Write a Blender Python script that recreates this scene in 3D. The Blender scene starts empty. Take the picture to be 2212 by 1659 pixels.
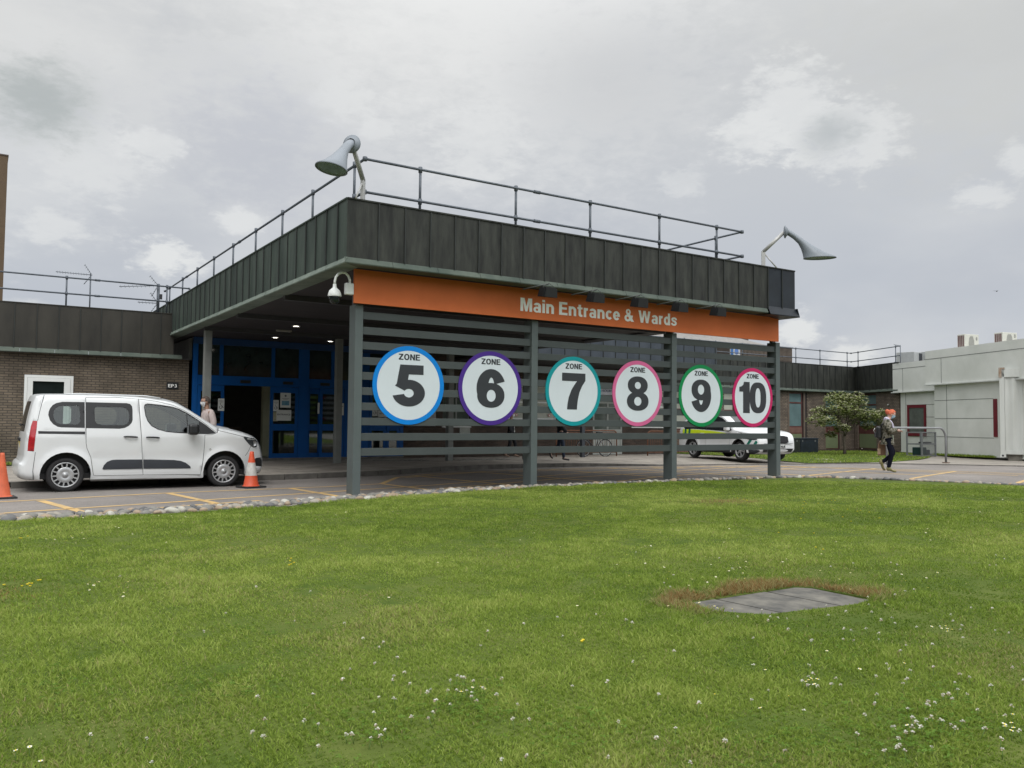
import bpy, bmesh, math, random
import numpy as np
from mathutils import Vector, Matrix
from mathutils.geometry import delaunay_2d_cdt
random.seed(7); rng = np.random.default_rng(7)
S = bpy.context.scene
R = math.radians
V = Vector

# ------------------------------------------------------------------ camera
YAW, PITCH, ROLL = R(32.996), R(2.637), R(0.543)
CAMH = 1.307
fw = V((math.sin(YAW)*math.cos(PITCH), math.cos(YAW)*math.cos(PITCH), math.sin(PITCH)))
r0 = V((math.cos(YAW), -math.sin(YAW), 0)); u0 = r0.cross(fw)
rt = r0*math.cos(ROLL) + u0*math.sin(ROLL); up = u0*math.cos(ROLL) - r0*math.sin(ROLL)
cd = bpy.data.cameras.new('camera'); cam = bpy.data.objects.new('camera', cd); S.collection.objects.link(cam)
mm = Matrix((rt, up, -fw)).transposed().to_4x4(); mm.translation = V((0, 0, CAMH)); cam.matrix_world = mm
cd.sensor_width = 36; cd.lens = 1783.87/2212*36; cd.clip_end = 3000; cd.clip_start = 0.05
S.camera = cam

# ------------------------------------------------------------------ world and sun
SUNDIR = V((-0.50, -0.80, 1.05)).normalized()          # towards the sun
w = bpy.data.worlds.new("World"); S.world = w; w.use_nodes = True
nt = w.node_tree; nt.nodes.clear(); N = nt.nodes.new; Lk = nt.links.new
def wm(op, a, b=None, c=None, clamp=False):
    n = N('ShaderNodeMath'); n.operation = op; n.use_clamp = clamp
    for i, x in enumerate((a, b, c)):
        if x is None: continue
        if hasattr(x, 'links'): Lk(x, n.inputs[i])
        else: n.inputs[i].default_value = x
    return n.outputs[0]
def wvm(op, a, b):
    n = N('ShaderNodeVectorMath'); n.operation = op
    for i, x in enumerate((a, b)):
        if hasattr(x, 'links'): Lk(x, n.inputs[i])
        else: n.inputs[i].default_value = x
    return n
def wmr(x, a, b, c=0., d=1., interp='SMOOTHSTEP'):
    n = N('ShaderNodeMapRange'); n.interpolation_type = interp
    Lk(x, n.inputs[0])
    for i, k in enumerate((a, b, c, d)): n.inputs[i+1].default_value = k
    return n.outputs[0]
def wmix(f, a, b):
    n = N('ShaderNodeMix'); n.data_type = 'RGBA'
    for s, x in ((n.inputs[0], f), (n.inputs[6], a), (n.inputs[7], b)):
        if hasattr(x, 'links'): Lk(x, s)
        else: s.default_value = x if not isinstance(x, tuple) else (*x, 1)
    return n.outputs[2]
tc = N('ShaderNodeTexCoord').outputs['Generated']
sep = N('ShaderNodeSeparateXYZ'); Lk(tc, sep.inputs[0]); dx, dy, dz = sep.outputs
sky = N('ShaderNodeTexSky'); sky.sky_type = 'NISHITA'; sky.sun_disc = False
sky.sun_elevation = math.asin(SUNDIR.z); sky.sun_rotation = math.atan2(SUNDIR.x, SUNDIR.y); sky.dust_density = 3
def noise(scale, detail=6, rough=.55, vec=tc, dist=0.):
    n = N('ShaderNodeTexNoise'); n.inputs['Scale'].default_value = scale; n.inputs['Detail'].default_value = detail
    n.inputs['Roughness'].default_value = rough; n.inputs['Distortion'].default_value = dist; Lk(vec, n.inputs['Vector']); return n.outputs[0]
stretch = wvm('MULTIPLY', tc, (1, 1, 2.2)).outputs[0]
n1 = noise(2.3, 5, .5, stretch); n2 = noise(9, 7, .6, stretch, .3); n3 = noise(24, 6, .62, stretch)
n4 = noise(55, 5, .6, stretch, .4)
fine = wm('ADD', wm('MULTIPLY', n2, .25), wm('ADD', wm('MULTIPLY', n3, .45), wm('MULTIPLY', n4, .30)))
elev = wmr(dz, 0.02, .50)
col = wmix(elev, (.50, .535, .60), (.655, .665, .665))
broad = wmr(n1, .38, .66)
col = wmix(wm('MULTIPLY', broad, .55), col, (.77, .775, .77))
col = wmix(wm('MULTIPLY', wmr(noise(3.1, 5, .5, wvm('ADD', stretch, (3., 1., 7.)).outputs[0]), .45, .7), .42), col, (.47, .495, .55))
def pdir(x, y):
    d = fw + rt*((x-1106)/1783.87) - up*((y-829.5)/1783.87); return tuple(d.normalized())
def blob(col, x, y, rad, colour, amt, asp=1.0, edge=1.0, hard=.25):
    d = wvm('SUBTRACT', tc, pdir(x, y)).outputs[0]
    d = wvm('MULTIPLY', d, (1, 1, asp)).outputs[0]
    ln = wvm('LENGTH', d, (0, 0, 0)).outputs['Value']
    q = wm('DIVIDE', ln, rad/1783.87)
    q = wm('ADD', q, wm('MULTIPLY', wm('SUBTRACT', fine, .5), -edge*4))
    m = wmr(q, 1.08, hard if hard < .2 else .38)
    return wmix(wm('MULTIPLY', m, amt), col, colour)
W_ = (.80, .81, .805)
col = blob(col, 1050, 20, 620, (.90, .90, .885), .62, 1.3, .5, .0)
col = blob(col, 60, 60, 380, (.80, .80, .78), .5, 1.3, .5, .0)
col = blob(col, 2150, 60, 420, (.62, .625, .60), .6, 1.2, .5, .0)
col = blob(col, 560, 330, 260, (.50, .52, .58), .6, 1.4, .8, .0)
col = blob(col, 1300, 180, 240, (.60, .61, .62), .55, 1.6, .8, .0)
for x, y, rad, amt, asp in ((60, 330, 200, .28, 1.), (200, 330, 130, .38, 1.3), (320, 315, 70, .6, 1.8), (350, 555, 80, .95, 2.1), (420, 575, 45, .7, 2.),
                            (110, 490, 60, .5, 1.6), (520, 478, 55, .8, 1.6), (755, 215, 85, .55, 1.5), (820, 275, 45, .5, 1.4), (1030, 300, 120, .42, 1.2), (1700, 240, 115, .75, 1.2),
                            (1840, 300, 110, .7, 1.3), (1630, 290, 80, .6, 1.3), (1470, 390, 60, .35, 2), (2120, 420, 60, .6, 1.8), (1715, 715, 55, .9, 1.3),
                            (1830, 765, 60, .8, 1.8), (2200, 350, 40, .6, 1.), (620, 700, 90, .4, 2.), (60, 690, 80, .5, 2.)):
    col = blob(col, x, y, rad, W_, amt, asp)
col = blob(col, 90, 215, 120, (.42, .455, .45), .8, 1.2, .7, .05)
col = blob(col, 1800, 290, 75, (.48, .51, .52), .75, 1.5, .7, .1)
col = blob(col, 2020, 640, 120, (.52, .55, .60), .45, 2.5, .3, .1)
# the cloud cover is brightest overhead and behind the camera
dot = wvm('DOT_PRODUCT', tc, tuple(V((.25, -.9, .45)).normalized())).outputs['Value']
gain = wm('ADD', 1., wm('ADD', wm('MULTIPLY', wmr(dz, .40, .90), 1.75), wm('MULTIPLY', wmr(dot, .1, .95), 1.25)))
below = wmr(dz, -.01, -.03)
colg = wvm('SCALE', col, (0, 0, 0)); Lk(gain, colg.inputs['Scale'])
colf = wmix(below, colg.outputs[0], (.10, .11, .09))
b1 = N('ShaderNodeBackground'); Lk(sky.outputs[0], b1.inputs[0]); b1.inputs[1].default_value = .10
b2 = N('ShaderNodeBackground'); Lk(colf, b2.inputs[0]); b2.inputs[1].default_value = 1.0
mx = N('ShaderNodeMixShader'); mx.inputs[0].default_value = .94; Lk(b1.outputs[0], mx.inputs[1]); Lk(b2.outputs[0], mx.inputs[2])
wo = N('ShaderNodeOutputWorld'); Lk(mx.outputs[0], wo.inputs[0])
sl = bpy.data.lights.new('sun', 'SUN'); sl.energy = 1.1; sl.angle = R(24); sl.color = (1, .97, .93)
so = bpy.data.objects.new('sun', sl); S.collection.objects.link(so); so.rotation_euler = SUNDIR.to_track_quat('Z', 'Y').to_euler()
S.view_settings.view_transform = 'Standard'; S.view_settings.look = 'None'; S.view_settings.exposure = 0.0; S.view_settings.gamma = 1
S.cycles.max_bounces = 6; S.cycles.diffuse_bounces = 3; S.cycles.glossy_bounces = 3; S.cycles.transparent_max_bounces = 12
S.cycles.sample_clamp_indirect = 6

# ------------------------------------------------------------------ materials
MC = {}
def M(name, rgb, rough=.65, metal=0., var=.12, scale=3., bump=0., bscale=60., spec=.5, stretch=None, rgb2=None, detail=5, emit=0.):
    if name in MC: return MC[name]
    m = bpy.data.materials.new(name); m.use_nodes = True; MC[name] = m
    n = m.node_tree.nodes; l = m.node_tree.links; b = n['Principled BSDF']
    b.inputs['Roughness'].default_value = rough; b.inputs['Metallic'].default_value = metal
    b.inputs['Specular IOR Level'].default_value = spec
    b.inputs['Base Color'].default_value = (*rgb, 1)
    t = n.new('ShaderNodeTexCoord'); vec = t.outputs['Object']
    if stretch:
        mp = n.new('ShaderNodeMapping'); mp.inputs['Scale'].default_value = stretch; l.new(vec, mp.inputs[0]); vec = mp.outputs[0]
    if var or rgb2:
        no = n.new('ShaderNodeTexNoise'); no.inputs['Scale'].default_value = scale; no.inputs['Detail'].default_value = detail; no.inputs['Roughness'].default_value = .6
        l.new(vec, no.inputs['Vector'])
        cr = n.new('ShaderNodeValToRGB'); cr.color_ramp.elements[0].position = .32; cr.color_ramp.elements[1].position = .68
        if rgb2: c1, c2 = rgb, rgb2
        else: c1 = tuple(c*(1-var) for c in rgb); c2 = tuple(min(1, c*(1+var)) for c in rgb)
        cr.color_ramp.elements[0].color = (*c1, 1); cr.color_ramp.elements[1].color = (*c2, 1)
        l.new(no.outputs[0], cr.inputs[0]); l.new(cr.outputs[0], b.inputs['Base Color'])
    if bump:
        no2 = n.new('ShaderNodeTexNoise'); no2.inputs['Scale'].default_value = bscale; no2.inputs['Detail'].default_value = 4
        l.new(t.outputs['Object'], no2.inputs['Vector'])
        bp = n.new('ShaderNodeBump'); bp.inputs['Strength'].default_value = bump; bp.inputs['Distance'].default_value = .01
        l.new(no2.outputs[0], bp.inputs['Height']); l.new(bp.outputs[0], b.inputs['Normal'])
    if emit:
        b.inputs['Emission Color'].default_value = (*rgb, 1); b.inputs['Emission Strength'].default_value = emit
    return m
def brickmat(name, c1, c2, mortar, bw=.225, rh=.075, ms=.012, axis='xz', var=.35, bump=.5, off=.5, rough=.85):
    m = bpy.data.materials.new(name); m.use_nodes = True; n = m.node_tree.nodes; l = m.node_tree.links; b = n['Principled BSDF']
    b.inputs['Roughness'].default_value = rough; b.inputs['Specular IOR Level'].default_value = .25
    t = n.new('ShaderNodeTexCoord'); sp = n.new('ShaderNodeSeparateXYZ'); l.new(t.outputs['Object'], sp.inputs[0])
    cb = n.new('ShaderNodeCombineXYZ')
    if axis == 'xz':
        ad = n.new('ShaderNodeMath'); ad.operation = 'ADD'; l.new(sp.outputs[0], ad.inputs[0]); l.new(sp.outputs[1], ad.inputs[1])
        l.new(ad.outputs[0], cb.inputs[0]); l.new(sp.outputs[2], cb.inputs[1])
    else:
        l.new(sp.outputs[0], cb.inputs[0]); l.new(sp.outputs[1], cb.inputs[1])
    br = n.new('ShaderNodeTexBrick'); br.offset = off; l.new(cb.outputs[0], br.inputs['Vector'])
    br.inputs['Color1'].default_value = (*c1, 1); br.inputs['Color2'].default_value = (*c2, 1); br.inputs['Mortar'].default_value = (*mortar, 1)
    br.inputs['Scale'].default_value = 1; br.inputs['Mortar Size'].default_value = ms; br.inputs['Brick Width'].default_value = bw; br.inputs['Row Height'].default_value = rh
    br.inputs['Mortar Smooth'].default_value = .3
    no = n.new('ShaderNodeTexNoise'); no.inputs['Scale'].default_value = 1.3; no.inputs['Detail'].default_value = 8; no.inputs['Roughness'].default_value = .65; l.new(t.outputs['Object'], no.inputs['Vector'])
    mr = n.new('ShaderNodeMapRange'); mr.inputs[1].default_value = .3; mr.inputs[2].default_value = .7; mr.inputs[3].default_value = 1-var; mr.inputs[4].default_value = 1+var; l.new(no.outputs[0], mr.inputs[0])
    vs = n.new('ShaderNodeVectorMath'); vs.operation = 'SCALE'; l.new(br.outputs['Color'], vs.inputs[0]); l.new(mr.outputs[0], vs.inputs['Scale'])
    l.new(vs.outputs[0], b.inputs['Base Color'])
    bp = n.new('ShaderNodeBump'); bp.inputs['Strength'].default_value = bump; bp.inputs['Distance'].default_value = .01; bp.invert = True
    l.new(br.outputs['Fac'], bp.inputs['Height']); l.new(bp.outputs[0], b.inputs['Normal'])
    return m
def glassmat(name, tint, fac_t, rough=.03):
    m = bpy.data.materials.new(name); m.use_nodes = True; n = m.node_tree.nodes; l = m.node_tree.links; n.remove(n['Principled BSDF'])
    o = n['Material Output']; tr = n.new('ShaderNodeBsdfTransparent'); tr.inputs[0].default_value = (*tint, 1)
    gl = n.new('ShaderNodeBsdfGlossy'); gl.inputs['Roughness'].default_value = rough; gl.inputs[0].default_value = (.9, .95, .95, 1)
    lw = n.new('ShaderNodeLayerWeight'); lw.inputs[0].default_value = .35
    ma = n.new('ShaderNodeMath'); ma.operation = 'MULTIPLY_ADD'; l.new(lw.outputs['Fresnel'], ma.inputs[0]); ma.inputs[1].default_value = .8; ma.inputs[2].default_value = fac_t; ma.use_clamp = True
    mi = n.new('ShaderNodeMixShader'); l.new(ma.outputs[0], mi.inputs[0]); l.new(tr.outputs[0], mi.inputs[1]); l.new(gl.outputs[0], mi.inputs[2]); l.new(mi.outputs[0], o.inputs[0])
    return m
PATINA = M('copper_patina', (.012, .013, .012), .6, .0, spec=.3, rgb2=(.043, .046, .039), scale=2.4, stretch=(2.8, 2.8, .55), detail=10, bump=.3, bscale=3.5)
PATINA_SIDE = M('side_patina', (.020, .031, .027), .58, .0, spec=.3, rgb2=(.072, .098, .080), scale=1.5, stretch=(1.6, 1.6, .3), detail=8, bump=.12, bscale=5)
PATINA_NEW = M('dark_lead', (.016, .021, .028), .5, 0, spec=.3, var=.2, bump=.1, bscale=5)
PATINA_SEAM = M('patina_seam', (.022, .026, .024), .6, .2, var=.2)
PATINA_LIP = M('verdigris_lip', (.050, .070, .058), .65, 0, spec=.3, rgb2=(.098, .120, .098), scale=2.2, detail=7)
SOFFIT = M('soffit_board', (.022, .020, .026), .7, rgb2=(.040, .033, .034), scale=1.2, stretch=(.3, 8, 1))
GREYPAINT = M('grey_paint', (.092, .112, .112), .5, spec=.3, var=.07, scale=2.5, bump=.05, bscale=25)
SLATPAINT = M('slat_grey_paint', (.058, .069, .069), .55, spec=.3, var=.09, scale=2.2)
ORANGE = M('orange_panel', (.60, .150, .046), .6, var=.07, scale=1.5, spec=.25)
WHITEP = M('white_panel', (.60, .66, .70), .55, spec=.25, var=.03, scale=2)
INK = M('dark_lettering', (.024, .028, .034), .55, var=.08)
LETW = M('white_lettering', (.88, .89, .87), .5, var=.03)
GALV = M('galvanised_tube', (.10, .115, .135), .55, .35, var=.22, scale=9)
LAMPGREY = M('lamp_grey', (.20, .225, .255), .5, .1, var=.10, scale=3)
LAMPPOLE = M('lamp_pole_grey', (.42, .42, .41), .45, .2, var=.1)
BRICK = brickmat('brown_brick', (.168, .136, .102), (.130, .108, .083), (.070, .061, .051), ms=.014)
BRICK_R = brickmat('weathered_brick', (.205, .165, .130), (.140, .115, .096), (.062, .052, .044), ms=.016)
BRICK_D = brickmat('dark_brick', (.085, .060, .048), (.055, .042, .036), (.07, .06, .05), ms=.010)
BLUE = M('blue_frame', (.001, .072, .27), .5, spec=.25, var=.08)
DKGLASS = M('dark_glass', (.012, .016, .017), .05, var=.2, spec=.4)
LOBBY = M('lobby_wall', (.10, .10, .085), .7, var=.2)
WHITEF = M('white_upvc', (.72, .74, .73), .35, var=.03)
BLACKP = M('black_plastic', (.012, .013, .015), .45, var=.15)
RUBBER = M('tyre_rubber', (.016, .016, .017), .8, var=.2, bump=.2, bscale=80)
PAPER = M('paper_white', (.62, .64, .62), .7, var=.04)
RED = M('red_frame', (.15, .012, .022), .45, var=.15)
OLIVE = M('olive_panel', (.155, .19, .105), .6, var=.06)
MAROON = M('maroon_panel', (.10, .035, .032), .6, var=.25)
CLAD = M('pale_cladding', (.60, .62, .58), .6, spec=.2, rgb2=(.71, .725, .69), scale=.8, detail=7)
JOINT = M('joint_dark', (.05, .055, .055), .7, var=.1)
STEEL = M('steel_grey', (.30, .31, .32), .4, .6, var=.1)
TIMBER = M('grey_timber', (.13, .10, .08), .8, var=.3, scale=8, stretch=(8, 8, .7))

# ------------------------------------------------------------------ object helpers
C = S.collection
def put(o, parent=None, label=None, cat=None, group=None, kind=None):
    C.objects.link(o)
    if parent is not None: o.parent = parent
    for k, v in (('label', label), ('category', cat), ('group', group), ('kind', kind)):
        if v: o[k] = v
    return o
def thing(name, label, cat, loc=(0, 0, 0), rotz=0, group=None, kind=None):
    o = bpy.data.objects.new(name, None); o.empty_display_size = .2
    o.location = loc; o.rotation_euler = (0, 0, rotz)
    return put(o, None, label, cat, group, kind)
class MB:
    def __init__(s): s.v = []; s.f = []; s.m = []; s.sm = []
    def add(s, vs, fs, mi=0, smooth=False):
        b = len(s.v); s.v += [tuple(p) for p in vs]
        for f in fs: s.f.append([b+i for i in f]); s.m.append(mi); s.sm.append(smooth)
        return s
    def box(s, x0, x1, y0, y1, z0, z1, mi=0, bev=0):
        if bev and min(x1-x0, y1-y0, z1-z0) > 2.2*bev:
            bm = bmesh.new(); bmesh.ops.create_cube(bm, size=1)
            for v in bm.verts: v.co = V((x0+(v.co.x+.5)*(x1-x0), y0+(v.co.y+.5)*(y1-y0), z0+(v.co.z+.5)*(z1-z0)))
            bmesh.ops.bevel(bm, geom=list(bm.edges), offset=bev, segments=2, affect='EDGES', profile=.5)
            bm.verts.index_update(); s.add([v.co for v in bm.verts], [[v.index for v in f.verts] for f in bm.faces], mi); bm.free(); return s
        vs = [(x, y, z) for x in (x0, x1) for y in (y0, y1) for z in (z0, z1)]
        return s.add(vs, [(0, 1, 3, 2), (4, 6, 7, 5), (0, 4, 5, 1), (2, 3, 7, 6), (0, 2, 6, 4), (1, 5, 7, 3)], mi)
    def obox(s, p0, p1, th, z0, z1, mi=0, side=0):   # box along a ground segment; side shifts it to the left(+)/right(-)
        a = V((p0[0], p0[1], 0)); b = V((p1[0], p1[1], 0)); d = (b-a).normalized(); n = V((-d.y, d.x, 0))
        a0 = a+n*side; a1 = a0+n*th; b0 = b+(a0-a); b1 = b0+n*th
        vs = [V((p.x, p.y, z)) for p in (a0, b0, b1, a1) for z in (z0, z1)]
        return s.add(vs, [(0, 2, 3, 1), (2, 4, 5, 3), (4, 6, 7, 5), (6, 0, 1, 7), (1, 3, 5, 7), (0, 6, 4, 2)], mi)
    def tube(s, pts, r, n=8, mi=0, caps=True, smooth=True):
        pts = [V(p) for p in pts]; rs = r if isinstance(r, (list, tuple)) else [r]*len(pts)
        rings = []; ref = None
        for i, p in enumerate(pts):
            t = (pts[min(i+1, len(pts)-1)]-pts[max(i-1, 0)]).normalized()
            if ref is None: ref = V((0, 0, 1)) if abs(t.z) < .9 else V((1, 0, 0))
            a = (ref - t*ref.dot(t)).normalized(); ref = a; b = t.cross(a)
            rings.append([p + (a*math.cos(2*math.pi*k/n)+b*math.sin(2*math.pi*k/n))*rs[i] for k in range(n)])
        vs = [q for rg in rings for q in rg]; fs = []
        for i in range(len(pts)-1):
            for k in range(n):
                fs.append((i*n+k, i*n+(k+1) % n, (i+1)*n+(k+1) % n, (i+1)*n+k))
        s.add(vs, fs, mi, smooth)
        if caps:
            b0 = len(s.v)-len(vs)
            s.f.append([b0+k for k in range(n)][::-1]); s.m.append(mi); s.sm.append(False)
            s.f.append([b0+(len(pts)-1)*n+k for k in range(n)]); s.m.append(mi); s.sm.append(False)
        return s
    def lathe(s, prof, n=24, axis='z', at=(0, 0, 0), mi=0, smooth=True):   # prof [(r, h)]
        vs = []; at = V(at)
        for r, h in prof:
            for k in range(n):
                a = 2*math.pi*k/n; p = (r*math.cos(a), r*math.sin(a), h)
                if axis == 'y': p = (p[0], p[2], p[1])
                if axis == 'x': p = (p[2], p[0], p[1])
                vs.append(at+V(p))
        fs = [(i*n+k, i*n+(k+1) % n, (i+1)*n+(k+1) % n, (i+1)*n+k) for i in range(len(prof)-1) for k in range(n)]
        return s.add(vs, fs, mi, smooth)
    def build(s, name, mats, parent=None, at=None, **kw):
        off = V((0, 0, 0)) if at is None else V(at)
        me = bpy.data.meshes.new(name)
        me.from_pydata([tuple(V(p)-off) for p in s.v], [], s.f)
        for m in (mats if isinstance(mats, (list, tuple)) else [mats]): me.materials.append(m)
        me.polygons.foreach_set('material_index', s.m); me.polygons.foreach_set('use_smooth', s.sm); me.update()
        o = bpy.data.objects.new(name, me)
        if at is not None and parent is None: o.location = at
        put(o, parent, **kw); return o
def fix_normals(o):
    bm = bmesh.new(); bm.from_mesh(o.data); bmesh.ops.recalc_face_normals(bm, faces=bm.faces); bm.to_mesh(o.data); bm.free(); return o
def copytree(src, loc, rotz=None, label=None):
    r = src.copy(); C.objects.link(r); r.location = loc
    if rotz is not None: r.rotation_euler = (0, 0, rotz)
    if label: r['label'] = label
    for ch in list(src.children):
        c = ch.copy(); C.objects.link(c); c.parent = r
        for g in list(ch.children):
            d = g.copy(); C.objects.link(d); d.parent = c
    return r
# 2-D shapes: constrained triangulation of loops, classified by a test, swept to a thin plate
def pip(p, poly):
    x, y = p; c = False; j = len(poly)-1
    for i in range(len(poly)):
        xi, yi = poly[i]; xj, yj = poly[j]
        if (yi > y) != (yj > y) and x < (xj-xi)*(y-yi)/(yj-yi)+xi: c = not c
        j = i
    return c
def ell(cx, cy, rx, ry, n=40, p=2.0, a0=0, a1=360):
    o = []
    k = n if a1-a0 >= 360 else n+1
    for i in range(k):
        a = R(a0+(a1-a0)*i/n); c, s_ = math.cos(a), math.sin(a)
        o.append((cx+rx*math.copysign(abs(c)**(2/p), c), cy+ry*math.copysign(abs(s_)**(2/p), s_)))
    return o
def arcband(cx, cy, rx, ry, hw, a0, a1, n=36, hy=None):
    hy = hy or hw
    return ell(cx, cy, rx+hw, ry+hy, n, 2, a0, a1) + ell(cx, cy, rx-hw, ry-hy, n, 2, a0, a1)[::-1]
def plate(mb, add, sub=(), depth=.004, tf=lambda x, y, d: (x, d, y), mi=0):
    vs = []; es = []
    for lp in list(add)+list(sub):
        b = len(vs); vs += [V(p) for p in lp]; es += [(b+i, b+(i+1) % len(lp)) for i in range(len(lp))]
    vo, eo, fo, *_ = delaunay_2d_cdt(vs, es, [], 0, 1e-5)
    keep = []
    for f in fo:
        c = sum((vo[i] for i in f), V((0, 0)))/len(f)
        if any(pip(c, l) for l in add) and not any(pip(c, l) for l in sub): keep.append(f)
    ed = {}
    for f in keep:
        for i in range(len(f)):
            a, b = f[i], f[(i+1) % len(f)]; ed[(a, b)] = 1
    n = len(vo)
    V0 = [tf(p[0], p[1], 0) for p in vo]+[tf(p[0], p[1], depth) for p in vo]
    fs = [list(f) for f in keep]+[[i+n for i in f][::-1] for f in keep]
    for a, b in ed:
        if (b, a) not in ed: fs.append([a, a+n, b+n, b][::-1])
    mb.add(V0, fs, mi)
    return mb
def textmesh(txt, size, bold=0., xs=1.0, spacing=1.0, extrude=.003, align='LEFT'):
    cu = bpy.data.curves.new('lettering', 'FONT'); cu.body = txt; cu.size = size; cu.offset = bold; cu.extrude = extrude
    cu.space_character = spacing; cu.align_x = align; cu.resolution_u = 4
    o = bpy.data.objects.new('lettering_source', cu); C.objects.link(o)
    bpy.context.view_layer.update()
    me = bpy.data.meshes.new_from_object(o.evaluated_get(bpy.context.evaluated_depsgraph_get()))
    bpy.data.objects.remove(o); bpy.data.curves.remove(cu)
    me.transform(Matrix.Diagonal((xs, 1, 1, 1)))
    return me
def text_obj(name, txt, size, mat, parent, loc, rotz=0, fitw=None, fith=None, **kw):
    me = textmesh(txt, size, **kw)
    xs = [v.co.x for v in me.vertices]; ys = [v.co.y for v in me.vertices]
    sx = fitw/(max(xs)-min(xs)) if fitw else 1; sy = fith/(max(ys)-min(ys)) if fith else 1
    me.transform(Matrix.Translation((-min(xs), -min(ys), 0)))
    me.transform(Matrix.Diagonal((sx, sy, 1, 1)))
    me.transform(Matrix.Rotation(R(90), 4, 'X'))       # stands up, faces -Y
    me.transform(Matrix.Rotation(rotz, 4, 'Z')); me.transform(Matrix.Translation(loc))
    me.materials.clear(); me.materials.append(mat)
    o = bpy.data.objects.new(name, me); put(o, parent); return o
TL = .012
def G(x, y): return -TL*(y-13.5)-.004*max(0, x-21.5)
# ================================================================== THE SETTING: ground, road, pavement, verge
def sheet(name, poly, off, mat, step=1.2, kind='structure', extra=None, **kw):
    vs = [V(p) for p in poly]; es = [(i, (i+1) % len(poly)) for i in range(len(poly))]
    x0, x1 = min(p[0] for p in poly), max(p[0] for p in poly); y0, y1 = min(p[1] for p in poly), max(p[1] for p in poly)
    for x in np.arange(x0+step/2, x1, step):
        for y in np.arange(y0+step/2, y1, step):
            if pip((x, y), poly): vs.append(V((x, y)))
    vo, eo, fo, *_ = delaunay_2d_cdt(vs, es, [], 0, 1e-5)
    mb = MB(); keep = []
    for f in fo:
        c = sum((vo[i] for i in f), V((0, 0)))/3
        if pip(c, poly): keep.append(tuple(f))
    zf = (lambda x, y: G(x, y)+off) if not callable(off) else off
    mb.add([(p.x, p.y, zf(p.x, p.y)+(extra(p.x, p.y) if extra else 0)) for p in vo], keep, 0, True)
    o = mb.build(name, mat, kind=kind, **kw)
    if o.data.polygons[0].normal.z < 0: o.data.flip_normals()
    return o
def asphalt():
    m = M('asphalt', (.175, .160, .149), .9, rgb2=(.250, .228, .210), scale=.55, detail=9, bump=.6, bscale=160, spec=.3)
    n = m.node_tree.nodes; l = m.node_tree.links; b = n['Principled BSDF']
    src = b.inputs['Base Color'].links[0].from_socket
    t = n.new('ShaderNodeTexCoord'); no = n.new('ShaderNodeTexNoise'); no.inputs['Scale'].default_value = 90; no.inputs['Detail'].default_value = 3; l.new(t.outputs['Object'], no.inputs['Vector'])
    mr = n.new('ShaderNodeMapRange'); mr.inputs[1].default_value = .35; mr.inputs[2].default_value = .65; mr.inputs[3].default_value = .72; mr.inputs[4].default_value = 1.3; l.new(no.outputs[0], mr.inputs[0])
    vs = n.new('ShaderNodeVectorMath'); vs.operation = 'SCALE'; l.new(src, vs.inputs[0]); l.new(mr.outputs[0], vs.inputs['Scale']); l.new(vs.outputs[0], b.inputs['Base Color'])
    return m
ASPH = asphalt()
PAVE = brickmat('paving_slabs', (.300, .272, .235), (.255, .232, .205), (.085, .08, .072), bw=.9, rh=.6, ms=.012, axis='xy', var=.28, bump=.15)
KERB = M('kerb_concrete', (.13, .122, .11), .85, var=.3, scale=4, bump=.3)
GRASSB = M('grass_soil', (.040, .070, .014), .95, rgb2=(.075, .110, .024), scale=3.5, detail=9, bump=.6, bscale=40, spec=.1)
YEL = M('yellow_road_paint', (.62, .40, .14), .75, rgb2=(.42, .30, .15), scale=2.2, detail=10)
_gp = [(-900, -900), (900, -900), (900, 900), (-900, 900)]
MB().add([(-900, -900, -.62), (900, -900, -.62), (900, 900, -.62), (-900, 900, -.62)], [(0, 1, 2, 3)]).build('ground', ASPH, kind='structure')
kerb_line = [(-14, 18.6), (0.6, 18.6), (6, 18.75), (8.5, 19.2), (10.9, 20.4), (12.8, 20.95), (14.5, 21.0), (16.5, 20.75), (19.2, 20.0), (23.3, 18.9), (26.9, 18.0), (28.4, 16.6), (29.8, 14.3), (31.3, 11), (32.6, 6), (33.2, -6)]
_r = kerb_line + [(-14, -6)]
_outer = [(-30, -12), (60, -12), (60, 45), (-30, 45)]
sheet('road', [(-30, -8), (46, -8), (46, 22.5), (-30, 22.5)], 0., ASPH, step=1.5)
pav = kerb_line + [(60, -6), (60, 36), (-14, 36)]
pav2 = []
for i, p in enumerate(kerb_line):
    a = V(kerb_line[max(i-1, 0)]); b = V(kerb_line[min(i+1, len(kerb_line)-1)]); d = (b-a).normalized(); pav2.append((p[0]-d.y*.13, p[1]+d.x*.13))
KH = lambda x, y: .116-.092*max(0, min(1, (x-15.5)/3.5))*max(0, min(1, (22.5-y)/2.5)) if x < 45 else .116
sheet('pavement', pav2 + [(60, -6), (60, 36), (-14, 36)], lambda x, y: G(x, y)+KH(x, y), PAVE, step=1.5)
mb = MB()
for i in range(len(kerb_line)-1):
    a, b = V(kerb_line[i]), V(kerb_line[i+1]); c, d = V(pav2[i]), V(pav2[i+1]); nseg = max(1, round((b-a).length/.9))
    for k in range(nseg):
        t0, t1 = k/nseg+.004, (k+1)/nseg-.004
        P = [a.lerp(b, t0), a.lerp(b, t1), c.lerp(d, t1), c.lerp(d, t0)]
        vs = [(p.x, p.y, G(p.x, p.y)-.05) for p in P]+[(p.x, p.y, G(p.x, p.y)+KH(p.x, p.y)+.006) for p in P]
        mb.add(vs, [(4, 5, 6, 7), (0, 1, 5, 4), (1, 2, 6, 5), (2, 3, 7, 6), (3, 0, 4, 7)])
mb.build('kerb', KERB, kind='structure')
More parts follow.
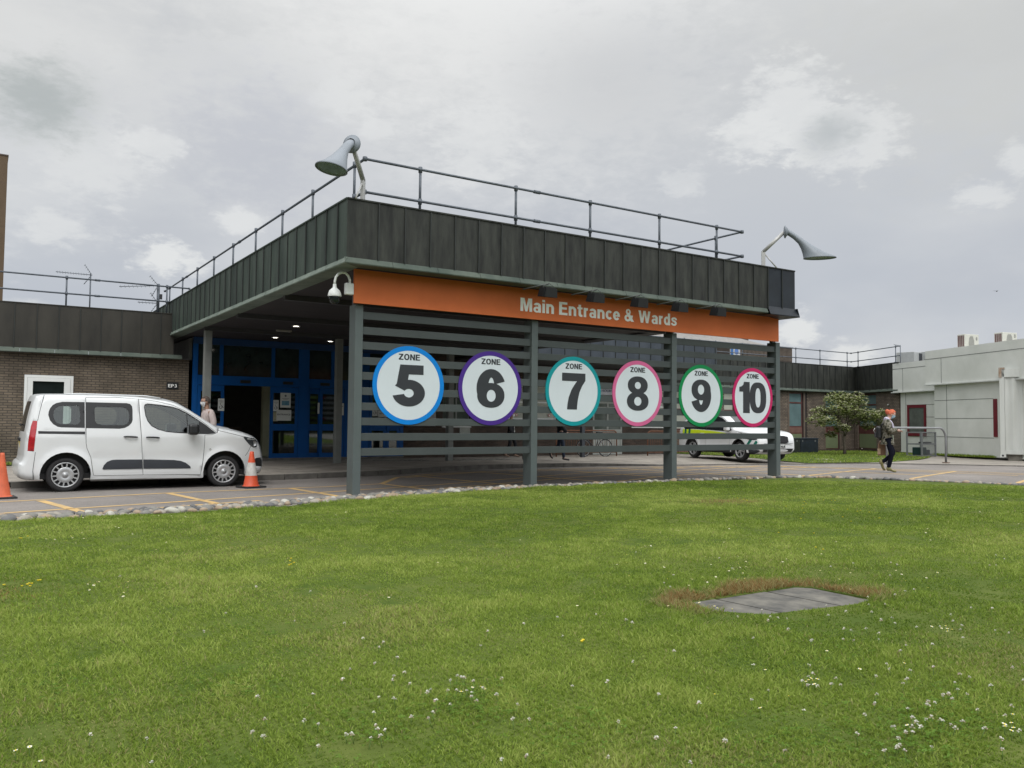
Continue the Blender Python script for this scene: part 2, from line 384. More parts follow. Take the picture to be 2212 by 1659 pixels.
verge = [(24.6, 18.75), (26.9, 18.35), (28.6, 18.3), (32.4, 19.3), (36.3, 21.0), (38.4, 22.4), (41.0, 25.6), (42.0, 29.2), (27.5, 29.2), (26.3, 24)]
sheet('grass_verge', verge, lambda x, y: G(x, y)+KH(x, y)+.012, GRASSB, step=.6, extra=lambda x, y: .02*math.sin(x*1.7)*math.cos(y*2.1))
sheet('wall_foot_grass', [(-12, 26.9), (1.15, 26.9), (1.15, 27.85), (-12, 27.85)], .14, GRASSB, step=.6)

# yellow hatching painted on the road
def strip(mb, a, b, wd, box):
    a, b = V(a), V(b); n = 60; d = (b-a).normalized(); nn = V((-d.y, d.x))*wd/2; prev = None
    for i in range(n):
        p, q = a.lerp(b, i/n), a.lerp(b, (i+1)/n); m = (p+q)/2
        if not pip(m, box): continue
        mb.add([(*(p-nn), G(*(p-nn))+.004), (*(p+nn), G(*(p+nn))+.004), (*(q+nn), G(*(q+nn))+.004), (*(q-nn), G(*(q-nn))+.004)], [(0, 3, 2, 1)])
box = [(-6, 11.5), (-6, 15.15), (0.6, 15.32), (2.95, 15.88), (6.0, 16.0), (7.3, 16.3), (8.6, 18.3), (10.1, 19.25), (12.3, 19.75), (15.5, 20.0), (19, 19.5), (22.3, 18.2), (23.3, 15.9), (24.2, 12.7), (24.6, 9.5), (24.6, 3), (8, 3)]
def insetpoly(p0, p1): pass
mb = MB()
far = box[1:15]
for i in range(len(far)-1): strip(mb, far[i], far[i+1], .12, _outer)
for i in range(2, len(far)-1):           # second, inner border line
    a, b = V(far[i]), V(far[i+1]); d = (b-a).normalized(); o_ = V((d.y, -d.x))*(.42 if i < 4 else .62)
    if i in (1,): continue
    if i >= 7: strip(mb, a+o_, b+o_, .11, box)
for c in (-3.6, -1.4): strip(mb, (c, 15.3), (c+.5, 12.0), .13, box)
for xa, ya, xb, yb in ((.92, 15.24, 1.33, 12.6), (2.95, 15.87, 3.25, 12.6), (5.2, 16.2, 5.35, 12.6), (7.3, 16.3, 7.4, 13.0), (9.25, 19.2, 9.5, 13.0), (11.62, 19.6, 11.9, 13.0), (14.25, 20, 14.25, 13.0), (16.4, 20, 16.5, 13), (17.95, 19.8, 18.1, 13.2), (20.0, 19.5, 21.0, 12.2), (22.2, 18.2, 23.0, 11)):
    strip(mb, (xa, ya), (xb, yb), .13, box)
for xa, ya, xb, yb in ((-4, 12.0, 8, 15.35), (8, 15.35, 14.4, 17.95), (14.4, 17.95, 20.3, 19.16), (8.7, 18.1, 12, 19.7), (1.4, 12.72, 3.9, 13.45), (5.3, 13.45, 12.5, 16.2), (12.5, 16.2, 22.6, 18.6), (9, 12.9, 14.5, 15.4), (14.5, 15.4, 23.2, 17.1), (15, 12.9, 23.6, 15.4), (18.5, 11.4, 24, 13.2), (17.8, 8.8, 24.5, 11)):
    strip(mb, (xa, ya), (xb, yb), .12, box)
mb.build('yellow_road_markings', YEL, kind='structure')

# ================================================================== seams helper for folded metal fascias
def fascia(parent, name, p0, p1, z0, z1, pitch, first=0., mat=PATINA, th=.06, sw=.022, sd=.022, patches=()):
    """upstand of folded metal sheets between ground points p0 -> p1 (outer face on the right-hand side of travel)"""
    a, b = V(p0), V(p1); L = (b-a).length; d = (b-a)/L; n = V((d.y, -d.x))
    mb = MB(); xs = [0.]+[x for x in np.arange(first, L, pitch) if .05 < x < L-.05]+[L]
    rnd = random.Random(int(L*100))
    for i in range(len(xs)-1):
        x0, x1 = xs[i], xs[i+1]
        mi = 0
        for q0, q1 in patches:
            if q0 <= (x0+x1)/2 <= q1: mi = 2
        # each tray is very slightly dished
        K = 5; dsh = rnd.uniform(-.006, .006)
        vs = []
        for k in range(K+1):
            x = x0+(x1-x0)*k/K
            for zz, zi in ((z0, 0), ((z0+z1)/2, 1), (z1, 0)):
                off = dsh*math.sin(math.pi*k/K)*(1 if zi else .4); p = a+d*x+n*off; vs.append((p.x, p.y, zz))
        mb.add(vs, [(k*3+j, (k+1)*3+j, (k+1)*3+j+1, k*3+j+1) for k in range(K) for j in range(2)], mi, True)
        if i: 
            p = a+d*x0
            mb.obox(p-d*sw/2-n*.01, p+d*sw/2-n*.01, sd+.01, z0, z1-.01, 1, side=-(sd+.01))
    mb.obox(a+d*.001, b-d*.001, th, z0+.002, z1-.002, 0, side=.012)     # body behind the sheets
    mb.obox(a+n*.02, b+n*.02, .14, z1, z1+.025, 0)          # coping
    return mb.build(name, [mat, PATINA_SEAM, PATINA_NEW], parent)
def lip(parent, name, p0, p1, z0, z1, out=.045, mat=PATINA_LIP, depth=.35, join=.9):
    a, b = V(p0), V(p1); L = (b-a).length; d = (b-a)/L; n = V((d.y, -d.x)); mb = MB()
    k = max(1, round(L/join)); rnd = random.Random(5)
    for i in range(k):
        s0, s1 = L*i/k+.003, L*(i+1)/k-.003; o = out+rnd.uniform(-.004, .004)
        P = lambda s, off, z: tuple((*(a+d*s+n*off), z))
        e = .0
        mb.add([P(s0, .003, z1), P(s1, .003, z1), P(s1, o, z0), P(s0, o, z0), P(s0, -depth, z0-.002), P(s1, -depth, z0-.002), P(s0, o-.006, z0-.018), P(s1, o-.006, z0-.018)],
               [(0, 3, 2, 1), (3, 6, 7, 2), (6, 4, 5, 7)])
    return mb.build(name, mat, parent)

# ================================================================== THE ENTRANCE CANOPY
ZS, ZT = 3.94, 5.01            # underside and top of the deck
XL, XR, YF, YB = 5.10, 16.55, 12.95, 32.0
canopy = thing('entrance_canopy', 'big flat entrance canopy with dark green copper fascia above the slatted screen', 'canopy', (0, 0, 0))
fascia(canopy, 'front_fascia', (XL, YF), (XR, YF), 4.03, ZT, .4955, .565-.4955*0, patches=((10.42, 12),))
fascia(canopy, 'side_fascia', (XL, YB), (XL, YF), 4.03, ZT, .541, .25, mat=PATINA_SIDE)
fascia(canopy, 'side_fascia', (XR, YF), (XR, 27), 4.03, ZT, .52, .3, patches=((0, 1),))
lip(canopy, 'fascia_lip', (XL-.046, YF), (15.55, YF), ZS, 4.03)
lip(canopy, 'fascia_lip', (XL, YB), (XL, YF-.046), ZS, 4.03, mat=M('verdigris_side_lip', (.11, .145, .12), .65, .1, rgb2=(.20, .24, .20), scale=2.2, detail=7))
lip(canopy, 'fascia_lip', (15.56, YF), (XR+.08, YF), ZS-.03, 4.10, .085, PATINA_NEW)
lip(canopy, 'fascia_lip', (XR, YF-.08), (XR, 27), ZS-.03, 4.10, .085, PATINA_NEW)
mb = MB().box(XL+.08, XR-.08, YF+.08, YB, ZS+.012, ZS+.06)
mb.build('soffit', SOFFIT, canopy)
MB().box(XL+.075, XR-.075, YF+.075, YB-.1, ZT-.06, ZT-.005).build('roof_deck', M('roof_felt', (.06, .06, .06), .9), canopy)
mb = MB()
for y in (17.2, 20.9, 24.45): mb.box(XL+.3, XR-.3, y-.07, y+.07, ZS-.10, ZS+.010)
mb.build('soffit_beam', M('beam_dark', (.05, .05, .055), .6), canopy)
for x, y in ((5.52, 24.5), (9.45, 24.47), (13.47, 24.6), (16.40, 24.3)):
    MB().box(x-.1, x+.1, y-.1, y+.1, G(x, y)+.08, ZS-.10, bev=.012).build('support_post', M('post_pale_grey', (.20, .21, .20), .5, var=.12), canopy)
# downlights in the soffit (lit)
LIT = M('lit_lens', (1, .93, .80), .4, var=0, emit=9.)
dl = thing('downlight', 'lit round downlight in the soffit nearest the road, in line with the entrance doors', 'ceiling light', (7.5, 22.74, ZS+.011))
MB().lathe([(.075, -.012), (.115, -.012), (.12, 0)], 20).build('trim_ring', WHITEF, dl)
MB().lathe([(.0001, -.010), (.075, -.010)], 20).build('lens', LIT, dl)
for (x, y), lb in zip(((8.0, 26.3), (9.88, 26.4), (12.6, 22.9)), ('lit round downlight in front of the open doorway, close to the doors', 'lit round downlight close to the blue column beside the pale rear post', 'lit round downlight behind the slats near the zone 5 disc')):
    copytree(dl, (x, y, ZS+.011), label=lb)
dl['group'] = 'round downlights in the canopy soffit'
for o in C.objects:
    if o.name.startswith('downlight.'): o['group'] = dl['group']
el = thing('emergency_light', 'small flat grey emergency light box fixed under the canopy between downlights', 'emergency light', (7.54, 23.97, ZS+.011))
MB().box(-.22, .22, -.07, .07, -.05, 0, bev=.01).build('housing', M('off_white_plastic', (.28, .27, .25), .5), el)
MB().box(-.19, .19, -.05, .05, -.056, -.051).build('diffuser', M('dull_diffuser', (.35, .34, .31), .4), el)

# ---------------- slatted screen with its posts
screen = thing('slatted_screen', 'grey slatted timber screen on four deep posts at the edge of the lawn', 'screen', (0, 0, 0))
PX = [(5.502, 5.648), (9.228, 9.378), (13.025, 13.175), (16.525, 16.675)]
for i, (a, b) in enumerate(PX):
    mb = MB().box(a, b, 13.5, 13.78, -.12, 3.335, bev=.008)
    mb.build('post', GREYPAINT, screen)
for i in range(3):
    x0, x1 = PX[i][1]+.002, PX[i+1][0]-.002
    for k in range(10):
        zt = 3.224-k*.2663; e = random.uniform(-.004, .004)
        MB().box(x0, x1, 13.535, 13.575, zt-.135+e, zt+e, bev=.004).build('slat', SLATPAINT, screen)
    # little fixing cleats behind, against the posts
for i, (a, b) in enumerate(PX):
    MB().box(a+.02, b-.02, 13.62, 13.72, 3.34, ZS+.01).build('post_head', M('beam_dark', (.05, .05, .055)), screen)

# ---------------- bold grotesque letters, drawn as outlines
def rib(pts, h): return offline2(smooth2(pts), h)
def smooth2(pts, n=4):
    P = [V(p) for p in pts]; o = []; m = len(P)
    for i in range(m-1):
        p0, p1, p2, p3 = P[max(i-1, 0)], P[i], P[i+1], P[min(i+2, m-1)]
        for k in range(n): t = k/n; o.append(.5*((2*p1)+(p2-p0)*t+(2*p0-5*p1+4*p2-p3)*t*t+(3*p1-p0-3*p2+p3)*t**3))
    return o+[P[-1]]
def offline2(P, h):
    L, Q = [], []
    for i, p in enumerate(P):
        d = (P[min(i+1, len(P)-1)]-P[max(i-1, 0)]).normalized(); n = V((-d.y, d.x))*h; L.append(tuple(p+n)); Q.append(tuple(p-n))
    return L+Q[::-1]
bx = lambda a, b, c, d: [(a, c), (b, c), (b, d), (a, d)]
LET = {
 'Z': ([[(0, 1), (.66, 1), (.66, .83), (.26, .18), (.67, .18), (.67, 0), (0, 0), (0, .17), (.40, .82), (0, .82)]], [], .67),
 'O': ([ell(.39, .5, .39, .515, 40, 2.2)], [ell(.39, .5, .185, .335, 36, 2.2)], .78),
 'N': ([[(0, 0), (0, 1), (.22, 1), (.51, .40), (.51, 1), (.72, 1), (.72, 0), (.50, 0), (.21, .60), (.21, 0)]], [], .72),
 'E': ([[(0, 0), (0, 1), (.64, 1), (.64, .82), (.22, .82), (.22, .60), (.60, .60), (.60, .43), (.22, .43), (.22, .18), (.66, .18), (.66, 0)]], [], .66),
 'M': ([[(0, 0), (0, 1), (.29, 1), (.43, .36), (.57, 1), (.86, 1), (.86, 0), (.66, 0), (.66, .70), (.51, 0), (.35, 0), (.20, .70), (.20, 0)]], [], .86),
 'W': ([[(0, 1), (.21, 1), (.32, .34), (.44, 1), (.65, 1), (.77, .34), (.88, 1), (1.09, 1), (.88, 0), (.67, 0), (.545, .68), (.42, 0), (.21, 0)]], [], 1.09),
 'P': ([bx(0, .22, 0, 1), bx(.2, .38, .81, 1), bx(.2, .38, .38, .57), arcband(.37, .69, .21, .215, .105, -90, 90, 20, .095)], [], .69),
 '3': ([arcband(.31, .735, .18, .175, .10, -85, 165, 24, .09), arcband(.31, .275, .205, .185, .105, -165, 88, 24, .09)], [], .62),
 'i': ([bx(0, .2, 0, .73), bx(0, .2, .83, 1)], [], .20),
 'n': ([bx(0, .2, 0, .73), arcband(.295, .44, .195, .20, .10, 0, 180, 24, .095), bx(.39, .59, 0, .45)], [], .59),
 'r': ([bx(0, .2, 0, .73), arcband(.33, .46, .22, .175, .09, 88, 178, 14, .10)], [], .36),
 't': ([[(.09, .93), (.29, .93), (.29, .73), (.41, .73), (.41, .58), (.29, .58), (.29, .21), (.32, .165), (.41, .155), (.41, 0), (.27, -.015), (.16, .02), (.10, .09), (.09, .18), (.09, .58), (0, .58), (0, .73), (.09, .73)]], [], .41),
 'a': ([bx(.36, .56, .0, .50), arcband(.285, .50, .175, .145, .10, -5, 165, 20, .09), ell(.25, .215, .25, .23, 30)], [ell(.265, .205, .09, .085, 20)], .57),
 'c': ([arcband(.295, .36, .195, .28, .10, 42, 318, 30, .09)], [], .52),
 'e': ([arcband(.295, .36, .195, .28, .10, 0, 322, 34, .09), bx(.12, .59, .29, .42)], [], .59),
 'd': ([arcband(.285, .36, .185, .28, .10, 0, 360, 36, .09), bx(.38, .58, 0, 1)], [], .58),
 's': ([rib([(.47, .49), (.43, .60), (.28, .645), (.14, .60), (.105, .52), (.16, .43), (.30, .375), (.42, .31), (.45, .21), (.40, .12), (.27, .08), (.12, .12), (.07, .23)], .082)], [], .54),
 '&': ([ell(.33, .77, .21, .245, 30), ell(.29, .27, .29, .285, 30), [(.20, .66), (.40, .74), (.83, 0), (.57, 0)], [(.55, .50), (.74, .50), (.67, .22), (.50, .06), (.42, .16), (.52, .30)]], [ell(.335, .79, .075, .095, 20), ell(.285, .27, .105, .115, 20)], .83)}
def bold_text(name, txt, mat, parent, loc, h, w, depth=.004, gap=.10, space=.30):
    tot = sum((LET[c][2]+gap if c != ' ' else space) for c in txt)-gap; f = w/(tot*h); x = 0; mb = MB()
    for c in txt:
        if c == ' ': x += space; continue
        ad, sb, adv = LET[c]; tr = lambda ls: [[(loc[0]+(x+px)*h*f, loc[2]+py*h) for px, py in l] for l in ls]
        plate(mb, tr(ad), tr(sb), depth, lambda a, b, d: (a, loc[1]-d, b)); x += adv+gap
    return mb.build(name, mat, parent)
# ---------------- orange sign
sign = thing('entrance_sign', 'long orange sign board reading Main Entrance & Wards under the fascia', 'sign', (5.43, 13.4, 3.34))
MB().box(0, 11.08, 0, .05, 0, .595, bev=.004).build('panel', ORANGE, sign)
bold_text('lettering', 'Main Entrance & Wards', LETW, sign, (3.45, -.0005, .142), .262, 4.19)
# ---------------- zone discs
E1 = lambda *a, **k: ell(*a, **k)
GLY = {
 '7': ([[(0, 1), (.62, 1), (.62, .80), (.53, .65), (.46, .47), (.42, .28), (.40, .10), (.395, 0), (.135, 0), (.145, .14), (.18, .34), (.25, .54), (.34, .70), (.395, .78), (0, .78)]], []),
 '1': ([[(.17, 1), (.37, 1), (.37, 0), (.135, 0), (.135, .68), (0, .68), (0, .83), (.08, .85), (.14, .90)]], []),
 '0': ([ell(.31, .5, .31, .5, 48, 2.5)], [ell(.31, .5, .10, .315, 40, 2.4)]),
 '8': ([ell(.31, .74, .285, .26, 40, 2.15), ell(.31, .275, .31, .275, 40, 2.15)], [ell(.31, .735, .088, .105, 30), ell(.31, .275, .105, .13, 30)]),
 '6': ([arcband(.325, .5, .195, .39, .125, 22, 270, 40, .11), ell(.32, .32, .30, .32, 48, 2.15)], [ell(.325, .31, .10, .155, 32)]),
 '5': ([[(.11, 1), (.585, 1), (.585, .77), (.285, .77), (.265, .60), (.26, .50), (.035, .475)], arcband(.29, .315, .215, .215, .115, -168, 148, 44, .11)], []),
}
GLY['9'] = ([[(.63-x, 1-y) for x, y in l] for l in GLY['6'][0]], [[(.63-x, 1-y) for x, y in l] for l in GLY['6'][1]])
zones = [('5', 6.56, (.0, .20, .62), 'blue'), ('6', 8.29, (.060, .022, .22), 'purple'), ('7', 10.29, (.004, .27, .30), 'teal'), ('8', 12.03, (.58, .12, .27), 'pale pink'), ('9', 13.96, (.002, .22, .065), 'green'), ('10', 15.70, (.48, .018, .115), 'crimson')]
for num, cx, colr, cn in zones:
    t = thing('zone_sign', f'round white zone {num} sign with {cn} border on the slatted screen', 'sign', (cx, 13.53, 1.952), group='round zone signs on the slatted screen')
    tf = lambda x, y, d: (x, -d, y)
    plate(MB(), [ell(0, 0, .625, .625, 96)], (), .012, tf).build('disc', WHITEP, t)
    plate(MB(), [ell(0, 0, .71, .71, 96)], [ell(0, 0, .626, .626, 96)], .0135, tf).build('ring', M('ring_'+cn.replace(' ', '_'), colr, .55, var=.05, spec=.25), t)
    bold_text('lettering', 'ZONE', INK, t, (-.212, -.0122, .457), .108, .424)
    mb = MB(); H_ = .745
    lay = {'5': [('5', -.32, .64)], '6': [('6', -.315, .63)], '7': [('7', -.30, .60)], '8': [('8', -.31, .62)], '9': [('9', -.315, .63)], '10': [('1', -.475, .36), ('0', -.115, .59)]}[num]
    for ch, ox, wd in lay:
        ad, sb = GLY[ch]; xm = max(p[0] for l in ad for p in l); x0_ = min(p[0] for l in ad for p in l); f = wd/(xm-x0_)
        tr = lambda ls: [[(ox+(x-x0_)*f, -.375+y*H_) for x, y in l] for l in ls]
        plate(mb, tr(ad), tr(sb), .004, lambda x, y, d: (x, -.0125-d, y))
    mb.build('numeral', INK, t)

# ---------------- sign spotlights on the lip
def spot(x, label):
    t = thing('sign_spotlight', label, 'spotlight', (x, 12.95, 3.875), group='black spotlights over the orange sign'); t.scale = (1.12, 1.0, 1.12)
    MB().tube([(-.30, .02, -.045), (-.06, -.32, .02), (0, -.36, .03)], .011, 6).build('arm', M('arm_dark', (.07, .08, .075), .5), t)
    MB().tube([(-.125, -.36, -.10), (-.10, -.36, .0), (0, -.36, .045), (.10, -.36, 0), (.125, -.36, -.10)], .007, 6).build('yoke', M('arm_dark', (.07, .08, .075), .5), t)
    mb = MB()
    vs = [(-.13, -.46, -.04), (.13, -.46, -.04), (.13, -.26, .0), (-.13, -.26, .0), (-.145, -.43, -.20), (.145, -.43, -.20), (.145, -.20, -.17), (-.145, -.20, -.17)]
    mb.add(vs, [(0, 3, 2, 1), (0, 1, 5, 4), (1, 2, 6, 5), (2, 3, 7, 6), (3, 0, 4, 7)])
    o = mb.build('housing', BLACKP, t); bm = bmesh.new(); bm.from_mesh(o.data); bmesh.ops.bevel(bm, geom=list(bm.edges), offset=.02, segments=2, affect='EDGES'); bm.to_mesh(o.data); bm.free()
    MB().add([(-.13, -.42, -.198), (.13, -.42, -.198), (.13, -.21, -.168), (-.13, -.21, -.168)], [(0, 1, 2, 3)]).build('lens', DKGLASS, t)
    return t
for x, lb in zip((8.98, 10.13, 11.27, 12.4, 13.55), ('black spotlight over the word Main on the orange sign', 'black spotlight over the word Entrance on the orange sign', 'black spotlight just left of the ampersand on the orange sign', 'black spotlight over the word Wards on the orange sign', 'black spotlight over the blank orange board to the right of the lettering')):
    spot(x, lb)

# ---------------- CCTV dome on the canopy corner
cc = thing('security_camera', 'white dome security camera on a swan neck bracket at the orange sign end', 'security camera', (5.36, 13.46, 3.48))
MB().box(-.075, .07, -.05, .05, 0, .2, bev=.012).build('wall_box', WHITEF, cc)
MB().tube([(.01, 0, .19), (.01, 0, .26), (-.02, 0, .33), (-.075, 0, .375), (-.14, 0, .375), (-.20, 0, .345), (-.245, 0, .28), (-.262, 0, .20), (-.262, 0, .16)], .022, 10).build('bracket', WHITEF, cc)
MB().lathe([(.03, .165), (.034, .10), (.05, .085), (.09, .05), (.11, -.005), (.115, -.045), (.112, -.055)], 28, at=(-.262, 0, 0)).build('housing', WHITEF, cc)
MB().lathe([(.09, -.055), (.092, -.10), (.08, -.145), (.05, -.178), (.0001, -.19)], 28, at=(-.262, 0, 0)).build('dome', DKGLASS, cc)

# ---------------- horn lamps on the roof edge
def hornlamp(loc, ang, label):
    t = thing('roof_lamp', label, 'lamp', loc, ang, group='horn-shaped lamps on the canopy roof')
    mb = MB().box(-.045, .045, -.03, .03, -.03, .40, bev=.006)
    mb.build('pole', LAMPPOLE, t)
    MB().tube([(-.0, 0, .38), (.47, 0, .83)], .042, 10).build('arm', LAMPPOLE, t)
    MB().tube([(.03, .0, .33), (.30, .0, -.01)], .016, 8).build('brace', LAMPPOLE, t)
    mb = MB().lathe([(.0001, -.03), (.11, -.028), (.15, -.012), (.155, .006), (.12, .022), (.08, .06)], 28, 'x', (.50, 0, .84))
    mb.build('flange', LAMPGREY, t)
    n = 32; prof = [((.53, .91), (.53, .77), .075), ((.60, .885), (.585, .735), .075), ((.72, .80), (.68, .665), .085), ((.90, .655), (.79, .55), .09), ((1.12, .49), (.855, .42), .125), ((1.38, .325), (.888, .30), .168), ((1.64, .205), (.905, .20), .212), ((1.645, .185), (.900, .18), .218)]
    mb = MB(); vs = []
    for (tp, bt, w_) in prof:
        c = ((tp[0]+bt[0])/2, (tp[1]+bt[1])/2); h = ((tp[0]-bt[0])/2, (tp[1]-bt[1])/2)
        for k in range(n):
            a = 2*math.pi*k/n; vs.append((c[0]+h[0]*math.cos(a), w_*math.sin(a), c[1]+h[1]*math.cos(a)))
    fs = [(i*n+k, i*n+(k+1) % n, (i+1)*n+(k+1) % n, (i+1)*n+k) for i in range(len(prof)-1) for k in range(n)]
    mb.add(vs, fs, 0, True); o = mb.build('shade', LAMPGREY, t)
    md = o.modifiers.new('thick', 'SOLIDIFY'); md.thickness = .008; md.offset = 1
    vs = [(1.272+.355*math.cos(2*math.pi*k/n), .20*math.sin(2*math.pi*k/n), .20) for k in range(n)]
    MB().add(vs, [list(range(n))]).build('lens', M('lamp_lens', (.20, .26, .25), .15, spec=.8), t)
    return t
hornlamp((5.43, 13.1, 5.03), R(-135), 'grey horn-shaped lamp leaning out over the left corner of the canopy')
hornlamp((15.60, 13.1, 5.03), R(-45), 'grey horn-shaped lamp leaning out over the right corner of the canopy')

# ================================================================== guard rails
def railing(label, runs, zb, zt, zm, posts, group='tube guard rails along the flat roofs', name='guard_rail', r=.024, zfun=None):
    t = thing(name, label, 'railing', (runs[0][0][0], runs[0][0][1], zb), group=group); L0 = V(t.location)
    for run in runs:
        for zz, nm in ((zt, 'top_rail'), (zm, 'mid_rail')):
            pts = [V((x, y, zz))-L0 for x, y in run]; mb = MB()
            for a, b in zip(pts[:-1], pts[1:]): mb.tube([a, b], r, 10)
            for p in pts[1:-1]: mb.lathe([(.0001, -.045), (.04, -.035), (.045, 0), (.04, .035), (.0001, .045)], 10, at=p)
            for p in (pts[0], pts[-1]): mb.lathe([(.0001, -.035), (.036, -.028), (.04, 0), (.036, .028), (.0001, .035)], 10, at=p)
            for a, b in zip(pts[:-1], pts[1:]):
                Ln = (b-a).length; k = int(Ln//6.2); d = (b-a).normalized()
                for i in range(k):
                    c = a+d*(3.6+6.2*i)
                    if 3.6+6.2*i < Ln-.3: mb.tube([c-d*.07, c+d*.07], r+.011, 10)
            mb.build(nm, GALV, t)
    for p in posts:
        x, y = p[:2]; z0 = p[2] if len(p) > 2 else zb; q = V((x, y, 0))-V((L0.x, L0.y, 0))
        mb = MB().tube([(q.x, q.y, z0-zb), (q.x, q.y, zt-zb+.045)], r, 10)
        for zz in (zt, zm): mb.tube([(q.x, q.y, zz-zb-.05), (q.x, q.y, zz-zb+.05)], r+.012, 10)
        mb.tube([(q.x, q.y, z0-zb), (q.x, q.y, z0-zb+.03)], r+.04, 10)
        mb.build('post', GALV, t)
    return t
railing('guard rail of grey tube running round the canopy roof', [[(5.48, 31), (5.48, 13.15), (14.92, 13.15), (14.92, 27)]], 5.0, 5.805, 5.23,
        [(5.46, y) for y in (13.56, 15.7, 17.62, 19.65, 21.7, 23.75, 25.8, 27.9, 30)]+[(x, 13.17) for x in (6.55, 8.6, 10.42, 12.33, 14.1)]+[(14.9, y) for y in (13.95, 16.5, 19, 21.5, 24)])
# ================================================================== walls with openings
def wall(parent, name, p0, p1, z0, z1, holes, mat, th=.22, axis=None):
    """wall from ground point p0 to p1; holes = [(s0, s1, za, zb)] along it; outer face on the right-hand side"""
    a, b = V(p0), V(p1); L = (b-a).length; d = (b-a)/L; n = V((d.y, -d.x))
    xs = sorted({0, L, *[h[0] for h in holes], *[h[1] for h in holes]}); zs = sorted({z0, z1, *[h[2] for h in holes], *[h[3] for h in holes]})
    mb = MB()
    def P(s, z, o): p = a+d*s-n*o; return (p.x, p.y, z)
    solid = lambda i, j: 0 <= i < len(xs)-1 and 0 <= j < len(zs)-1 and not any(h[0]-1e-6 <= xs[i] and xs[i+1] <= h[1]+1e-6 and h[2]-1e-6 <= zs[j] and zs[j+1] <= h[3]+1e-6 for h in holes)
    for i in range(len(xs)-1):
        for j in range(len(zs)-1):
            if not solid(i, j): continue
            x0, x1, za, zb = xs[i], xs[i+1], zs[j], zs[j+1]
            mb.add([P(x0, za, 0), P(x1, za, 0), P(x1, zb, 0), P(x0, zb, 0)], [(0, 1, 2, 3)])
            mb.add([P(x0, za, th), P(x1, za, th), P(x1, zb, th), P(x0, zb, th)], [(3, 2, 1, 0)])
            for (ii, jj, q) in ((i-1, j, ((x0, za), (x0, zb))), (i+1, j, ((x1, zb), (x1, za))), (i, j-1, ((x1, za), (x0, za))), (i, j+1, ((x0, zb), (x1, zb)))):
                if not solid(ii, jj):
                    (s_, zz), (s2, z2) = q; mb.add([P(s_, zz, 0), P(s2, z2, 0), P(s2, z2, th), P(s_, zz, th)], [(0, 1, 2, 3)])
    return mb.build(name, mat, parent)
def wpart(parent, name, p0, p1, s0, s1, z0, z1, proud, th, mat, bev=0):
    """a box on a wall line: spans s0..s1, its outer face `proud` metres in front of the wall face, th thick"""
    a, b = V(p0), V(p1); d = (b-a).normalized(); n = V((d.y, -d.x))
    mb = MB().obox(a+d*s0+n*proud, a+d*s1+n*proud, th, z0, z1)
    o = mb.build(name, mat, parent); return o
def window(parent, p0, p1, s0, s1, z0, z1, fmat, gmat=DKGLASS, fr=.06, recess=-.08, bars=(), sill=None, name='window', vb=()):
    a, b = V(p0), V(p1); d = (b-a).normalized(); n = V((d.y, -d.x))
    mb = MB(); F = lambda sa, sb, za, zb: mb.obox(a+d*sa+n*recess, a+d*sb+n*recess, .06, za, zb)
    F(s0, s1, z0, z0+fr); F(s0, s1, z1-fr, z1); F(s0, s0+fr, z0+fr, z1-fr); F(s1-fr, s1, z0+fr, z1-fr)
    for zb in bars: F(s0+fr, s1-fr, zb-fr/2, zb+fr/2)
    for xb in vb: mb.obox(a+d*(xb-fr/2)+n*(recess+.002), a+d*(xb+fr/2)+n*(recess+.002), .06, z0+fr, z1-fr)
    w_ = mb.build(name, fmat, parent)
    MB().obox(a+d*(s0+fr*.5)+n*(recess-.03), a+d*(s1-fr*.5)+n*(recess-.03), .012, z0+fr*.5, z1-fr*.5).build('pane', gmat, w_)
    if sill: MB().obox(a+d*(s0-.04)+n*.04, a+d*(s1+.04)+n*.04, .12, z0-.05, z0-.003).build('sill', sill, w_)
    return w_
GLS_T = M('teal_blind_glass', (.12, .19, .20), .08, var=.15, scale=1.5, spec=.9)
GLS_P = M('pale_blind_glass', (.42, .43, .38), .15, var=.08, spec=.7)
GLS_G = M('greenish_glass', (.10, .12, .11), .06, var=.2, spec=.9)

# ---------------- left brick wing
lw = thing('brick_building', 'low brown brick wing with dark copper roof band behind the white van', 'building', (0, 0, 0))
A0, A1 = (-14, 27.8), (5.78, 27.8)
wall(lw, 'wall', A0, A1, -.35, 3.22, [(14+1.17, 14+2.43, -.05, 2.55)], BRICK)
fascia(lw, 'fascia', (-14, 27.55), (5.17, 27.55), 3.30, 4.60, .56, .3, mat=M('brown_copper', (.022, .021, .018), .6, 0, spec=.3, rgb2=(.046, .043, .035), scale=1.3, stretch=(1.2, 1.2, .4), detail=8))
lip(lw, 'fascia_lip', (-14, 27.55), (5.43, 27.55), 3.205, 3.32, .05)
MB().box(-14, 5.0, 27.65, 44, 4.50, 4.57).build('roof', M('roof_felt', (.06, .06, .06), .9), lw)
MB().box(-14, 5.76, 27.62, 27.8, 3.19, 3.205).build('eaves_board', M('beam_dark', (.05, .05, .055)), lw)
dr = window(lw, A0, A1, 14+1.17, 14+2.43, -.03, 2.55, WHITEF, DKGLASS, fr=.075, recess=.02, name='side_door')
wpart(dr, 'door_leaf', A0, A1, 14+1.25, 14+1.385, .05, 2.47, .045, .06, WHITEF); wpart(dr, 'door_leaf', A0, A1, 14+2.19, 14+2.35, .05, 2.47, .045, .06, WHITEF)
wpart(dr, 'door_leaf', A0, A1, 14+1.387, 14+2.188, 2.37, 2.47, .045, .06, WHITEF); wpart(dr, 'door_leaf', A0, A1, 14+1.387, 14+2.188, .05, 1.05, .045, .06, WHITEF)
wpart(dr, 'handle', A0, A1, 14+2.28, 14+2.31, 1.0, 1.14, .09, .045, STEEL)
